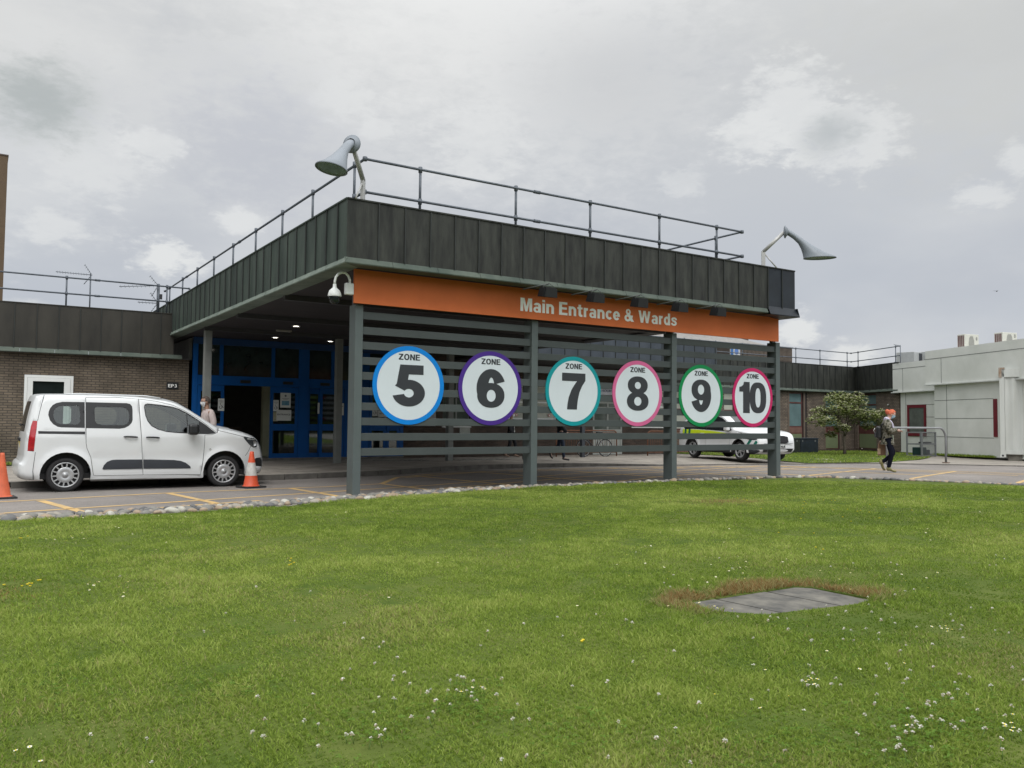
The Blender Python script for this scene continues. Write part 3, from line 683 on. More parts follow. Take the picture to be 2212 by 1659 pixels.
ep = thing('building_sign', 'small black EP3 sign with white letters on the brown brick wall', 'sign', (5.04, 27.79, 2.245))
MB().box(0, .35, -.012, .0, 0, .215, bev=.002).build('plate', BLACKP, ep)
bold_text('lettering', 'EP3', LETW, ep, (.045, -.0125, .055), .105, .26, .001)
# brown tower far left
tw = thing('brick_tower', 'tall brown tower block edge rising behind the left roof rail', 'building', (-3.35, 36, 0))
MB().box(-4, 4.03, -2, 6, -.3, 10.55).build('wall', brickmat('tower_brick', (.125, .088, .056), (.105, .076, .05), (.11, .08, .055), bw=2.5, rh=1.6, ms=.015, var=.15, bump=.2), tw)
MB().box(-4.02, 4.05, -2.02, 6.02, 10.555, 10.60).build('coping', M('brown_coping', (.07, .05, .038), .7), tw)
railing('guard rail along the roof of the brown brick wing, left of the canopy', [[(-13, 27.85), (5.65, 27.85)]], 4.6, 5.50, 5.02, [(x, 27.85) for x in (-11, -7.5, -4.2, -1, 2.17, 4.985)])
wp = thing('mast_pole', 'thicker steel pole carrying an aerial beside the last rail post on the left roof', 'pole', (4.75, 27.98, 4.6))
MB().tube([(0, 0, -.05), (0, 0, .98)], .045, 12).build('pole', GALV, wp); MB().box(.05, .12, -.02, .06, .50, .66).build('junction_box', BLACKP, wp)
def yagi(label, loc, h, L, n, rotz, tilt=0., refl=True, mast=True, name='tv_aerial'):
    t = thing(name, label, 'aerial', loc, rotz, group='television aerials on the roofs')
    if mast: MB().tube([(0, 0, -.02), (0, 0, h)], .022, 8).build('mast', GALV, t)
    T = lambda x, y, z: (x*math.cos(tilt)-z*math.sin(tilt), y, h-.05+x*math.sin(tilt)+z*math.cos(tilt))
    mb = MB().tube([T(.05, 0, 0), T(-L, 0, 0)], .011, 6)
    for i in range(n):
        x = -.12-(L-.16)*i/(n-1); mb.tube([T(x, -.075, -.05), T(x, .075, .05)], .0055, 5)
    mb.build('boom', GALV, t)
    if refl:
        mb = MB()
        for k in range(5):
            f = k/4; mb.tube([T(.0-.18*f, -.17, .03+.27*f), T(.0-.18*f, .17, .03+.27*f)], .005, 5); mb.tube([T(-.18*f, -.17, -.03-.27*f), T(-.18*f, .17, -.03-.27*f)], .005, 5)
        mb.tube([T(.02, 0, .02), T(-.18, 0, .32)], .008, 5).tube([T(.02, 0, -.02), T(-.18, 0, -.32)], .008, 5); mb.build('reflector', GALV, t)
    return t
yagi('television aerial on a thin mast above the middle of the left roof', (3.02, 30, 4.56), 1.47, 1.0, 12, 0)
yagi('aerial on the thick pole at the top, pointing down left over the left roof', (4.72, 28.05, 4.6), .98, 1.1, 9, 0, tilt=.12, mast=False)
yagi('lower small aerial on the thick pole close to the left roof edge', (4.72, 28.05, 4.6), .42, .55, 5, 0, tilt=.02, mast=False)

# ---------------- entrance front (blue aluminium and glass)
en = thing('entrance_screen', 'blue framed glass entrance front with sliding doors under the canopy', 'glass entrance', (0, 0, 0))
YE = 27.6
def bl(name, x0, x1, z0, z1, y0=0., th=.12, mat=BLUE, parent=en): return MB().box(x0, x1, YE+y0, YE+y0+th, z0, z1).build(name, mat, parent)
for nm, x0, x1, z0, z1 in (('frame', 5.79, 5.93, -.1, 3.72), ('frame', 6.61, 6.72, 2.722, 3.72), ('frame', 8.30, 8.41, 2.722, 3.72), ('column', 9.24, 9.60, -.1, 3.72), ('frame', 10.40, 10.56, 2.722, 3.72), ('frame', 10.90, 11.02, -.1, 2.418), ('column', 11.55, 11.83, -.1, 3.72), ('frame', 13.05, 13.19, -.1, 3.72)):
    bl(nm, x0, x1, z0, z1)
for xa, xb in ((5.932, 9.238), (9.602, 11.548), (11.832, 13.048)):
    bl('header', xa, xb, 2.42, 2.72, -.03, .18)
bl('head_rail', 5.79, 13.19, 3.722, 3.938, -.0, .14, M('blue_dark_rail', (.006, .045, .15), .5))
for x0, x1 in ((5.93, 6.61), (6.72, 8.30), (8.41, 9.24), (9.60, 10.40), (10.56, 11.55), (11.83, 13.05)):
    bl('transom_pane', x0, x1, 2.72, 3.72, .05, .012, M('transom_glass', (.022, .034, .034), .06, var=.3, spec=.8))  # reflections put into the glass colour as a lighter, greener tone
for x in (7.43, 8.85, 10.15): MB().box(x-.17, x+.17, YE-.07, YE-.032, 2.50, 2.60, bev=.01).build('door_sensor', BLACKP, en)
def leaf(x0, x1, y0, name='sliding_door', fr=.10):
    z0, z1 = .03, 2.412; mb = MB()
    for a, b, c, d in ((x0, x0+fr, z0, z1), (x1-fr, x1, z0, z1), (x0+fr, x1-fr, z0, z0+.15), (x0+fr, x1-fr, z1-.20, z1), (x0+fr, x1-fr, .95, 1.17)): mb.box(a, b, YE+y0, YE+y0+.05, c, d)
    o = mb.build(name, BLUE, en)
    MB().box(x0+fr*.6, x1-fr*.6, YE+y0+.02, YE+y0+.03, z0+.12, z1-.15).build('pane', DOORGLASS, o); return o
DOORGLASS = glassmat('door_glass', (.30, .36, .36), .10)
leaf(5.94, 6.77, -.0); leaf(8.28, 9.23, .0); leaf(9.61, 10.03, .07, 'side_light', .06); leaf(10.0, 10.88, .0); leaf(11.85, 12.5, .0); leaf(12.52, 13.04, .0)
MB().box(5.79, 13.19, YE-.08, YE+.25, -.14, .028).build('threshold', KERB, en)
# notices on the doors
def notice(label, x, z, w_, h_, y=-.008, wheel=None, lines=(), extra=None, mat=PAPER, text=None):
    t = thing('door_notice', label, 'notice', (x, YE+y, z), group='notices stuck on the entrance doors')
    MB().box(-w_/2, w_/2, -.004, 0, -h_/2, h_/2).build('sheet', mat, t)
    if wheel:
        s_ = wheel; mb = MB(); tf = lambda a, b, d: (a*s_, -.0045-d, -h_/2+.06+b*s_)
        plate(mb, [arcband(.42, .34, .25, .25, .045, 120, 395, 30)], (), .001, tf)
        plate(mb, [ell(.36, .98, .085, .085, 20), [(.30, .86), (.42, .86), (.44, .55), (.70, .53), (.84, .20), (.97, .25), (.95, .33), (.88, .30), (.76, .62), (.45, .62), (.44, .68), (.62, .68), (.62, .74), (.44, .74), (.43, .80), (.30, .84)]], (), .0012, tf)
        for v_i in range(len(mb.v)): mb.v[v_i] = (mb.v[v_i][0]-.5*s_, mb.v[v_i][1], mb.v[v_i][2])
        mb.build('wheelchair_symbol', INK, t)
    mb = MB()
    for (zz, ww, hh) in lines: mb.box(-ww/2, ww/2, -.0052, -.0042, zz-hh/2, zz+hh/2)
    if lines: mb.build('printed_lines', M('print_grey', (.12, .13, .14), .7), t)
    if text: text_obj('lettering', text[0], .1, M('print_grey', (.12, .13, .14), .7), t, (-text[1]/2, -.0052, text[3]), fitw=text[1], fith=text[2], bold=.003, extrude=.0005)
    return t
notice('white wheelchair access notice on the door left of the open doorway', 6.68, 1.78, .20, .40, -.006, wheel=.17, lines=((.12, .15, .014), (.08, .09, .010)))
notice('white wheelchair access notice at the left edge of the door marked ENTRANCE', 8.47, 1.78, .18, .38, -.006, wheel=.15, lines=((.12, .14, .014), (.08, .08, .010)))
notice('faded yellowish notice with a round symbol below the wheelchair notice', 8.46, 1.41, .16, .30, -.006, mat=M('faded_notice', (.33, .32, .22), .7), lines=((-.09, .10, .012),))
q = notice('poster with blue picture panel above the ENTRANCE sheet', 8.79, 1.97, .36, .50, -.006, lines=((.06, .24, .012), (.03, .16, .010)))
MB().box(-.125, .125, -.0055, -.0045, -.17, -.02).build('picture', M('poster_blue', (.06, .20, .34), .5, rgb2=(.16, .33, .42), scale=9), q)
plate(MB(), [ell(0, .15, .035, .035, 20)], (), .001, lambda a, b, d: (a, -.0045-d, b)).build('emblem', M('emblem_grey', (.10, .12, .13), .6), q)
notice('white sheet printed ENTRANCE taped to the door glass', 8.74, 1.46, .50, .36, -.012, text=('ENTRANCE', .45, .055, .0))
notice('white notice at the right edge of the last sliding door near the pale rear post', 10.80, 1.70, .14, .42, -.006, lines=((.1, .1, .02),))
notice('white notice on the glass beside the sliding door, left of the pale rear post', 9.95, 1.72, .07, .38, -.006)
notice('wheelchair notice on the blue door behind the zone 5 disc', 12.05, 1.62, .20, .30, -.006, wheel=.16)
notice('white NO ENTRY sheet on the blue door behind the zone 5 disc', 12.42, 1.56, .50, .24, -.006, text=('NO ENTRY', .40, .05, -.02))
# lobby inside
lob = thing('entrance_lobby', 'dim entrance lobby with pale column seen through the open doorway', 'room', (0, 0, 0))
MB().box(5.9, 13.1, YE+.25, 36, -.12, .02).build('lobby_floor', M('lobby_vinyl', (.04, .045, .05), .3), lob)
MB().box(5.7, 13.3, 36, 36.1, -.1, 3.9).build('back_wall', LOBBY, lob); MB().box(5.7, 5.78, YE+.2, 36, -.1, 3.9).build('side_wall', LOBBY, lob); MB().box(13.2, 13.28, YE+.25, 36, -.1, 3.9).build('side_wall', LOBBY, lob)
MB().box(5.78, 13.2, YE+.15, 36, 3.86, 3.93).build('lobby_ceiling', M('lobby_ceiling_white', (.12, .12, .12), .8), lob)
MB().box(8.6, 8.85, 29.5, 29.75, .02, 3.86).build('lobby_column', M('lobby_cream', (.42, .42, .28), .6), lob)
MB().box(7.0, 8.4, 31.5, 32.1, .02, 1.0, bev=.02).build('reception_desk', M('desk_wood', (.10, .07, .05), .5), lob)
MB().box(9.8, 10.9, 30.2, 30.7, .02, .85, bev=.02).build('bench', M('bench_red', (.12, .03, .03), .6), lob)
mb = MB()
for x, y in ((8.0, 29.2), (10.6, 29.4), (8.0, 31.6), (10.6, 31.6)): mb.box(x-.3, x+.3, y-.08, y+.08, 3.845, 3.858)
mb.build('ceiling_light', M('lobby_light', (1, .95, .85), .5, var=0, emit=5.0), lob)

# ---------------- middle building seen through the screen
mid = thing('ward_building', 'brick ward building with white windows and doors behind the slatted screen', 'building', (0, 0, 0))
B0, B1 = (13.19, 27.8), (27.0, 27.8)
X0 = 13.19
hl = [(14.93, 16.12, 1.13, 2.95), (16.9, 20.3, 1.42, 2.85), (22.2, 23.86, -.2, 2.26), (24.4, 26.7, 1.15, 2.80)]
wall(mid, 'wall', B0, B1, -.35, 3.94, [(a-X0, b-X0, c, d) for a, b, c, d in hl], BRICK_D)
window(mid, B0, B1, 14.93-X0, 16.12-X0, 1.13, 2.95, M('frame_grey', (.30, .31, .30), .5), GLS_G, fr=.05, bars=(2.25,), vb=(15.55-X0,), sill=WHITEF)
wpart(mid, 'spandrel_panel', B0, B1, 15.66-X0, 16.12-X0, .86, 1.07, .02, .03, M('pale_spandrel', (.33, .35, .32), .6))
window(mid, B0, B1, 16.9-X0, 20.3-X0, 1.42, 2.85, WHITEF, GLS_P, fr=.06, bars=(2.12,), vb=(18.0-X0, 19.2-X0), sill=WHITEF)
wd = window(mid, B0, B1, 22.2-X0, 23.86-X0, -.05, 2.24, M('pale_door_frame', (.33, .35, .33), .5), GLS_G, fr=.10, recess=-.02, bars=(1.95, .98), vb=(23.03-X0,), name='double_door')
wpart(wd, 'door_panel', B0, B1, 22.30-X0, 22.97-X0, .05, .93, -.045, .03, M('pale_door_frame', (.50, .52, .49))); wpart(wd, 'door_panel', B0, B1, 23.09-X0, 23.76-X0, .05, .93, -.045, .03, M('pale_door_frame', (.5, .52, .49)))
window(mid, B0, B1, 24.4-X0, 26.7-X0, 1.15, 2.80, WHITEF, GLS_P, fr=.07, bars=(2.05,), vb=(25.5-X0, 26.4-X0), sill=WHITEF)
for p0, p1, c1 in (((15.2, 25), (26.75, 25), .62),):
    fascia(mid, 'roof_band', p0, p1, 3.62, 4.62, c1, .3, mat=M('blue_grey_sheet', (.032, .042, .055), .55, .25, rgb2=(.055, .068, .085), scale=1.2, stretch=(1.5, 1, .4), detail=7))
MB().box(15.3, 26.72, 25.08, 27.8, 3.64, 3.70).build('eaves_soffit', M('beam_dark', (.05, .05, .055)), mid)
MB().box(13.3, 26.9, 27.9, 40, 4.1, 4.2).build('roof', M('roof_felt', (.06, .06, .06), .9), mid)
MB().box(19.6, 19.74, 25.2, 25.34, G(19.7, 25.3)+.08, 3.64).build('support_post', M('post_dark', (.03, .035, .045), .5), mid)
sg = thing('service_sign', 'long white sign reading HOURS SERVICE above the pale double doors', 'sign', (22.35, 27.79, 2.52))
MB().box(0, 1.75, -.02, 0, 0, .30, bev=.004).build('panel', M('sign_white_mid', (.62, .63, .70), .5), sg)
text_obj('lettering', 'HOURS SERVICE', .16, M('navy_ink', (.03, .04, .10), .6), sg, (.30, -.022, .12), fitw=1.35, fith=.11, bold=.003, extrude=.001)
nb = thing('notice_board', 'pale framed notice board on dark brick beside the blue entrance', 'notice board', (13.35, 27.79, 1.12))
MB().box(0, 1.25, -.05, 0, 0, .95, bev=.01).build('frame', STEEL, nb); MB().box(.06, 1.19, -.055, -.051, .06, .89).build('sheet', M('board_grey', (.40, .40, .41), .5, rgb2=(.25, .25, .28), scale=3), nb)
for x, z, lb in ((18.32, 1.60, 'small round red and white sticker on the pale window above the brick, left'), (19.95, 1.60, 'small round red and white sticker on the pale window, right')):
    st = thing('window_sticker', lb, 'sticker', (x, 27.86, z), group='round stickers on the ward windows')
    plate(MB(), [ell(0, 0, .07, .055, 20)], (), .003, lambda a, b, d: (a, -d, b)).build('disc', M('sticker_red', (.42, .10, .07), .5), st)
    plate(MB(), [ell(.005, .0, .045, .032, 20)], (), .005, lambda a, b, d: (a, -d, b)).build('inner_disc', PAPER, st)

# ---------------- right-hand low brick building
K = 29/28.2
rb = thing('brick_building', 'low weathered brick building with maroon windows and green copper band behind the small tree', 'building', (0, 0, 0))
C0, C1 = (27.0, 29.0), (42.25, 29.0)
xk = lambda x: x*K-27.0
zk = lambda z: 1.307+(z-1.307)*K
WL = {}
D0 = (42.2, 29.0); dn = V((-.4226, -.9063)); D1 = tuple(V(D0)+dn*4.28)
wall(rb, 'wall', C0, C1, -.45, 3.22, [(xk(35.53), xk(36.98), -.2, 3.05), (xk(38.52), xk(39.9), -.2, 3.05), (4.55, 5.35, 1.0, 3.0), (1.1, 2.3, 1.0, 3.0), (7.3, 8.15, -.1, 3.0)], BRICK_R)
wall(rb, 'return_wall', D0, D1, -.45, 3.22, [(.36, 2.20, -.3, 3.05)], BRICK_R)
wpart(rb, 'dark_backing', C0, C1, 0, 15.0, -.4, 3.2, -.5, .06, M('backing_dark', (.02, .02, .02), .9)); wpart(rb, 'dark_backing', D0, D1, .0, 4.2, -.4, 3.2, -.5, .06, M('backing_dark', (.02, .02, .02), .9))  # dark panels added behind the openings to stop light leaking through gaps
fascia(rb, 'fascia', (26.76, 28.8), (41.97, 28.8), 3.20, 4.60, .53, .26)
lip(rb, 'fascia_lip', (26.76, 28.8), (41.97, 28.8), 3.14, 3.26, .05)
e1 = tuple(V((41.97, 28.8))+dn*4.15)
fascia(rb, 'fascia', (41.97, 28.8), e1, 3.20, 4.60, .56, .4)
lip(rb, 'fascia_lip', (41.97, 28.8), e1, 3.14, 3.26, .05)
MB().box(26.8, 43, 28.9, 44, 4.45, 4.55).build('roof', M('roof_felt', (.06, .06, .06), .9), rb)
MB().add([(26.8, 28.83, 3.15), (41.95, 28.83, 3.15), (42.4, 29.1, 3.15), (26.8, 29.1, 3.15)], [(0, 3, 2, 1)]).build('eaves_board', M('beam_dark', (.05, .05, .055)), rb)
def bay(p0, p1, s0, s1, spec, tim=True):
    """a full-height window bay: spec = [(z0, z1, kind)] from the top down"""
    w_ = window(rb, p0, p1, s0, s1, spec[-1][0], spec[0][1], MAROON, DKGLASS, fr=.07, recess=-.06, bars=[x[0] for x in spec[:-1]])
    for z0, z1, kind in spec:
        if kind == 'glass': wpart(w_, 'blind', p0, p1, s0+.08, s1-.08, z0+.04, z1-.04, -.082, .006, GLS_T)
        elif kind == 'maroon': wpart(w_, 'spandrel', p0, p1, s0+.06, s1-.06, z0+.035, z1-.03, -.055, .03, M('maroon_pale', (.16, .085, .07), .7, var=.2))
        elif kind == 'dmaroon': wpart(w_, 'spandrel', p0, p1, s0+.06, s1-.06, z0+.035, z1-.03, -.055, .03, MAROON)
        elif kind == 'olive': wpart(w_, 'lower_panel', p0, p1, s0+.07, s1-.07, z0+.04, z1-.03, -.055, .03, OLIVE)
    if tim:
        for s_ in (s0-.13, s1+.02): wpart(rb, 'timber_strip', p0, p1, s_, s_+.11, -.1, 3.14, .02, .04, TIMBER)
    return w_
bay(C0, C1, xk(35.55), xk(36.66), [(zk(2.46), 3.05, 'glass'), (zk(1.2), zk(2.46), 'glass'), (zk(.86), zk(1.2), 'maroon'), (-.1, zk(.86), 'olive')])
wpart(rb, 'dark_jamb', C0, C1, xk(36.68), xk(36.97), -.15, 3.06, -.03, .05, M('jamb_dark', (.03, .025, .025), .7))
bay(C0, C1, xk(38.52), xk(39.72), [(zk(1.6), 3.05, 'glass'), (zk(1.2), zk(1.6), 'glass'), (zk(.83), zk(1.2), 'dmaroon'), (-.02, zk(.83), 'olive')])
wpart(rb, 'dark_jamb', C0, C1, xk(39.74), xk(39.89), -.15, 3.06, -.03, .05, M('jamb_dark', (.03, .025, .025), .7))
bay(D0, D1, .36, 2.20, [(2.45, 3.05, 'glass'), (1.25, 2.45, 'glass'), (.86, 1.25, 'dmaroon'), (.02, .86, 'olive')], tim=False)
wpart(rb, 'timber_strip', D0, D1, .05, .18, -.3, 3.14, .02, .04, TIMBER)
wpart(rb, 'plinth', D0, D1, .20, 4.2, -.45, .0, .03, .05, BRICK_D); wpart(rb, 'plinth', C0, C1, 11.7, 15.1, -.45, -.03, .03, .05, BRICK_D)
for s0, s1 in ((4.55, 5.35), (1.1, 2.3)): window(rb, C0, C1, s0, s1, 1.0, 3.0, MAROON, GLS_P, fr=.07, bars=(2.0,))
bay(C0, C1, 7.3, 8.15, [(1.2, 3.0, 'glass'), (.8, 1.2, 'maroon'), (-.1, .8, 'olive')])
dt = thing('wall_light', 'tiny white bulkhead light on the brick wall above the red-haired walker', 'light fitting', tuple(V((*D0, 2.42))+V((*dn, 0))*3.35+V((-.9063, .4226, 0))*.03))
MB().lathe([(.0001, -.04), (.03, -.03), (.04, 0), (.03, .03), (.0001, .04)], 14).build('globe', WHITEF, dt)
# rails on that roof
rl = [(26, 28.95), (41.6, 28.95)]
pe = V((41.97, 28.95))
railing('guard rail along the roof of the right-hand brick building', [[(20, 28.95), (41.9, 28.95), tuple(V((41.9, 28.95))+dn*4.6)]], 4.6, 5.42, 4.93, [(x*K*.9985, 28.95) for x in (28, 30.1, 32, 34, 36.08, 38.08, 40.45)]+[tuple(V((41.9, 28.95))+dn*s_) for s_ in (.72, 4.25)])
# louvred plant box on that roof, with a blue and white panel beside it
pb = thing('plant_housing', 'brown louvred plant housing standing on the right-hand roof', 'roof plant', (38.4, 34, 4.5))
MB().box(0, 4.75, 0, 2.5, 0, 1.62).build('casing', M('louvre_core', (.05, .04, .032), .8), pb)
mb = MB()
for i in range(40): mb.box(.03+i*.1187, .09+i*.1187, -.03, .0, .78, 1.62)
mb.build('louvres', M('louvre_brown', (.105, .085, .068), .8, var=.3), pb)
MB().box(-.04, 4.8, -.06, 2.56, 1.622, 1.68).build('cap', M('louvre_cap', (.12, .12, .12), .6), pb); MB().box(-.1, 5.05, -.1, 2.7, -.05, .70).build('base', M('louvre_cap', (.12, .12, .12), .6), pb)
bs = thing('roof_panel', 'blue and white panel beside the louvred housing, glimpsed between the slats', 'panel', (37.45, 33.9, 4.5))
MB().box(0, .82, 0, .06, 0, 1.42).build('board', M('panel_pale', (.42, .44, .46), .5), bs); MB().box(0.0, .22, -.012, -.001, .6, 1.40).build('blue_edge', M('panel_blue', (.03, .12, .32), .5), bs)
plate(MB(), [ell(.50, 1.15, .16, .19, 24)], (), .012, lambda a, b, d: (a, -.001-d, b)).build('disc', M('panel_blue2', (.08, .17, .42), .5), bs)
br2 = thing('chimney_stack', 'small brick stack behind the roof band seen between the slats', 'chimney', (27.6, 27.2, 3.9))
MB().box(-.35, .95, 0, .9, 0, 1.0).build('stack', brickmat('red_stack_brick', (.19, .085, .06), (.12, .07, .055), (.08, .06, .05)), br2); MB().box(-.37, .97, -.02, .92, 1.0, 1.05).build('cap', KERB, br2)
# pitched roof far behind, with chimneys
fb = thing('distant_house', 'distant building with pale grey pitched roof and brown chimneys behind the sign', 'house', (60, 60, 0))
mb = MB()
mb.add([(-6, 0, 9.70), (13.5, 0, 9.75), (7.0, 6, 10.6), (-1, 6, 13.0), (-6, 6, 13)], [(0, 1, 2, 3, 4)]); mb.add([(13.5, 0, 9.75), (13.5, 12, 9.75), (7, 6, 10.6)], [(0, 1, 2)])
mb.build('roof', M('roof_slate_pale', (.22, .21, .20), .8, var=.15), fb); MB().box(-6, 13.3, .2, 12, 0, 9.72).build('wall', BRICK_D, fb)
for i, (x, z0, z1) in enumerate(((1.5, 10.0, 12.2), (3.0, 10.0, 12.0), (10.4, 9.95, 11.4))): MB().box(x, x+1.15, 2.2, 3.2, z0, z1).build('chimney', M('chimney_brown', (.075, .05, .045), .8, var=.2), fb)

# ---------------- pale clad modular building in two steps
def clad(label, p0, p1, zb, zl, zt, vj, hj, capz, group='pale clad modular buildings'):
    t = thing('modular_building', label, 'building', (0, 0, 0), group=group); a = V(p0)
    L = (V(p1)-a).length
    wpart(t, 'wall', p0, p1, 0, L, zb, zl, 0, 2.5, CLAD)
    wpart(t, 'upper_wall', p0, p1, -.45, L, zl+.03, zt, .14, 2.9, CLAD)
    wpart(t, 'drip_edge', p0, p1, -.5, L, zl-.02, zl+.028, .22, .3, M('drip_white', (.58, .60, .58), .5))
    wpart(t, 'coping', p0, p1, -.5, L, capz, capz+.018, .148, .02, JOINT)
    mb = MB(); d = (V(p1)-a).normalized(); n = V((d.y, -d.x))
    for s_, z0, z1, up_ in vj:
        o = .142 if up_ else .002; mb.obox(a+d*(s_-.009)+n*(o+.004), a+d*(s_+.009)+n*(o+.004), .01, z0, z1)
    for s0, s1, z in hj: mb.obox(a+d*s0+n*.008, a+d*s1+n*.008, .01, z-.008, z+.008)
    mb.build('panel_joints', JOINT, t)
    wpart(t, 'base_rail', p0, p1, 0, L, zb+.0, zb+.035, .03, .03, M('drip_white', (.58, .60, .58), .5))
    return t
dnv = dn
P0 = V((38.0, 22.05)); P1 = V((40.6, 25.6))
W1a, W1b = tuple(P1+dn*.68), tuple(P1+dn*4.4)
m1 = clad('pale clad building section with one red framed window, next to the dark brick', W1a, W1b, -.05, 3.03, 4.55, [(.44, -.0, 3.0, 0), (.42, 3.08, 4.25, 1), (.46, -.0, .8, 0)], [(.5, 2.7, 2.37), (2.1, 2.7, 1.75), (2.1, 2.7, 1.2), (.5, 2.7, .79)], 4.25)
wpart(m1, 'plinth', W1a, W1b, -.1, 3, -.5, -.055, -.06, .3, M('plinth_dark', (.06, .055, .05), .9))
rw = window(m1, W1a, W1b, .60, 2.09, .80, 2.36, RED, GLS_G, fr=.14, recess=.05)
wpart(rw, 'curtain', W1a, W1b, .80, 1.55, .96, 2.2, .012, .004, M('curtain_green', (.13, .15, .12), .8, rgb2=(.2, .22, .19), scale=6, stretch=(6, 6, .3)))
W2a, W2b = tuple(P0+dn*.31), tuple(P0+dn*9.0)
m2 = clad('pale clad building section stepping forward with thin dark panel joints, air conditioners on top', W2a, W2b, .0, 3.24, 4.86, [(.87, .03, 3.2, 0), (.71, 3.29, 4.46, 1)], [(0, 3.87, 2.5), (0, 3.87, 1.66), (0, 3.87, .82)], 4.46)
wpart(m2, 'red_jamb', W2a, W2b, 3.88, 4.10, .87, 2.48, .03, .05, RED); wpart(m2, 'plinth', W2a, W2b, .05, 8, -.6, -.002, -.08, .3, M('plinth_dark', (.06, .055, .05), .9))
# air conditioners
def acunit(label, s_, h_, w_, back=.9, z=4.86):
    p = V(W2a)+dn*s_-V((dn.y, -dn.x))*back
    t = thing('air_conditioner', label, 'air conditioner', (p.x, p.y, z), math.atan2(-.25, 1), group='air conditioners on the pale clad roof')
    MB().box(0, w_, 0, .42, .0, h_, bev=.015).build('casing', M('ac_cream', (.50, .50, .45), .5, var=.05), t)
    mb = MB()
    for i in range(4): mb.box(-.012, -.001, .05+i*.09, .105+i*.09, .06, h_-.06)
    mb.build('coil_grille', M('ac_grille', (.12, .06, .06), .6), t)
    pl = [(.16, .10), (.24, .02), (.42, .02), (.50, .10), (.52, .32), (.50, .62), (.42, .92), (.26, .92), (.18, .78), (.14, .40)]
    sx = w_/.95
    plate(MB(), [[((.12+a)*sx, .04+b*(h_-.08)) for a, b in pl]], (), .006, lambda a, b, d: (a, -.001-d, b)).build('fan_grille', M('ac_fan', (.25, .25, .23), .5), t)
    plate(MB(), [ell(.80*sx, h_*.72, .05, .09, 14)], (), .004, lambda a, b, d: (a, -.001-d, b)).build('badge', M('ac_fan', (.25, .25, .23)), t)
acunit('larger cream air conditioner on the pale clad roof, left of its neighbour', .95, .72, .85); acunit('smaller cream air conditioner on the pale clad roof, right of its neighbour', 3.35, .55, .85)
for nm, lb, p, sz in (('ventilation_unit', 'grey ventilation unit with dark grille on the roof behind the pale cladding', (45.6, 27.6, 4.3), (1.6, 1.0, 1.25)), ('ventilation_unit', 'low dark ventilation unit behind the parapet, left of the air conditioners', (46.9, 27.0, 4.6), (1.8, 1.0, 1.0))):
    t = thing(nm, lb, 'ventilation unit', p, R(10))
    MB().box(-sz[0]/2, sz[0]/2, -sz[1]/2, sz[1]/2, 0, sz[2], bev=.02).build('casing', M('vent_grey', (.36, .38, .38), .5), t); MB().box(-.1, sz[0]/2-.03, -sz[1]/2-.03, -sz[1]/2-.001, .08, sz[2]-.05).build('grille', M('vent_dark', (.03, .035, .045), .6), t)
yagi('tall thin aerial behind the rail on the right roof', (43.6, 27.0, 4.4), 1.45, .8, 5, R(10), refl=False)

# ---------------- shipping container
ct = thing('shipping_container', 'white weathered shipping container with rusty corner at the right edge', 'container', (35.1, 17.42, .07), R(-62))
CW = M('container_white', (.50, .52, .49), .55, rgb2=(.60, .62, .60), scale=1.0, stretch=(2.5, 2.5, .5), detail=8)
mb = MB(); n = 24
Lc, Hc = 6.0, 3.60
mb.box(-.02, .15, -.02, .15, 0.12, Hc); mb.box(0, Lc, 0, .06, .12, .27); mb.box(0, Lc, -.02, .06, Hc-.34, Hc-.0); mb.box(0, .08, .06, 2.4, .12, Hc)
mb.box(.05, Lc, .10, 2.4, .25, Hc-.02)
mb.build('frame', CW, ct)
mb = MB(); prev = None; vs = []; x = .16; k = 0
while x < Lc: vs.append((x, .02 if k % 4 in (0, 3) else .06)); x += (.045 if k % 2 else .11); k += 1
mb.add([(a, b, .271) for a, b in vs]+[(a, b, Hc-.342) for a, b in vs], [(i, i+1, i+1+len(vs), i+len(vs)) for i in range(len(vs)-1)]); mb.build('corrugated_side', CW, ct)
MB().box(-.045, .17, -.045, .16, Hc-.02, Hc+.05).box(-.045, .06, -.045, .05, Hc-.36, Hc-.021).build('corner_casting', M('rusty_corner', (.22, .13, .07), .8, rgb2=(.42, .38, .33), scale=6), ct)
MB().box(-.04, .17, -.045, .16, .0, .118).build('corner_casting', CW, ct); MB().box(.03, .09, -.052, -.046, .03, .10).build('casting_hole', BLACKP, ct)
MB().box(.25, .75, .1, 2.2, -.35, .115).build('support_block', M('block_grey', (.16, .15, .13), .9, var=.4), ct); MB().box(3.2, 3.7, .1, 2.2, -.35, .115).build('support_block', M('block_grey', (.16, .15, .13)), ct)

# ---------------- hoop rail and wire cage
hp = thing('hoop_rail', 'grey tubular hoop rail beside the path at the right', 'railing', (28.0, 15.72, .07))
def hoop_pts(L, H, r_, k=6):
    pts = [(0, 0, -.02), (0, 0, H-r_)]
    for i in range(1, k+1): a = R(90)*i/k; pts.append((-r_+r_*math.cos(a), 0, H-r_+r_*math.sin(a)))
    pts += [(-L+r_, 0, H)]
    for i in range(1, k+1): a = R(90)+R(90)*i/k; pts.append((-L+r_+r_*math.cos(a), 0, H-r_+r_*math.sin(a)))
    return pts + [(-L, 0, -.02)]
MB().tube(hoop_pts(3.42, 1.17, .38), .035, 12).build('tube', M('hoop_grey', (.28, .29, .30), .45, .4, var=.12), hp)
MB().lathe([(.0001, .0), (.12, 0), (.12, -.03)], 16).build('foot_plate', M('foot_rust', (.12, .08, .06), .8), hp)
cg = thing('wire_cage', 'grey steel mesh cage trolley by the step in the pale cladding', 'cage', (35.75, 21.17, -.08))
mb = MB(); cw, cdp, chh = 1.1, .7, 1.12
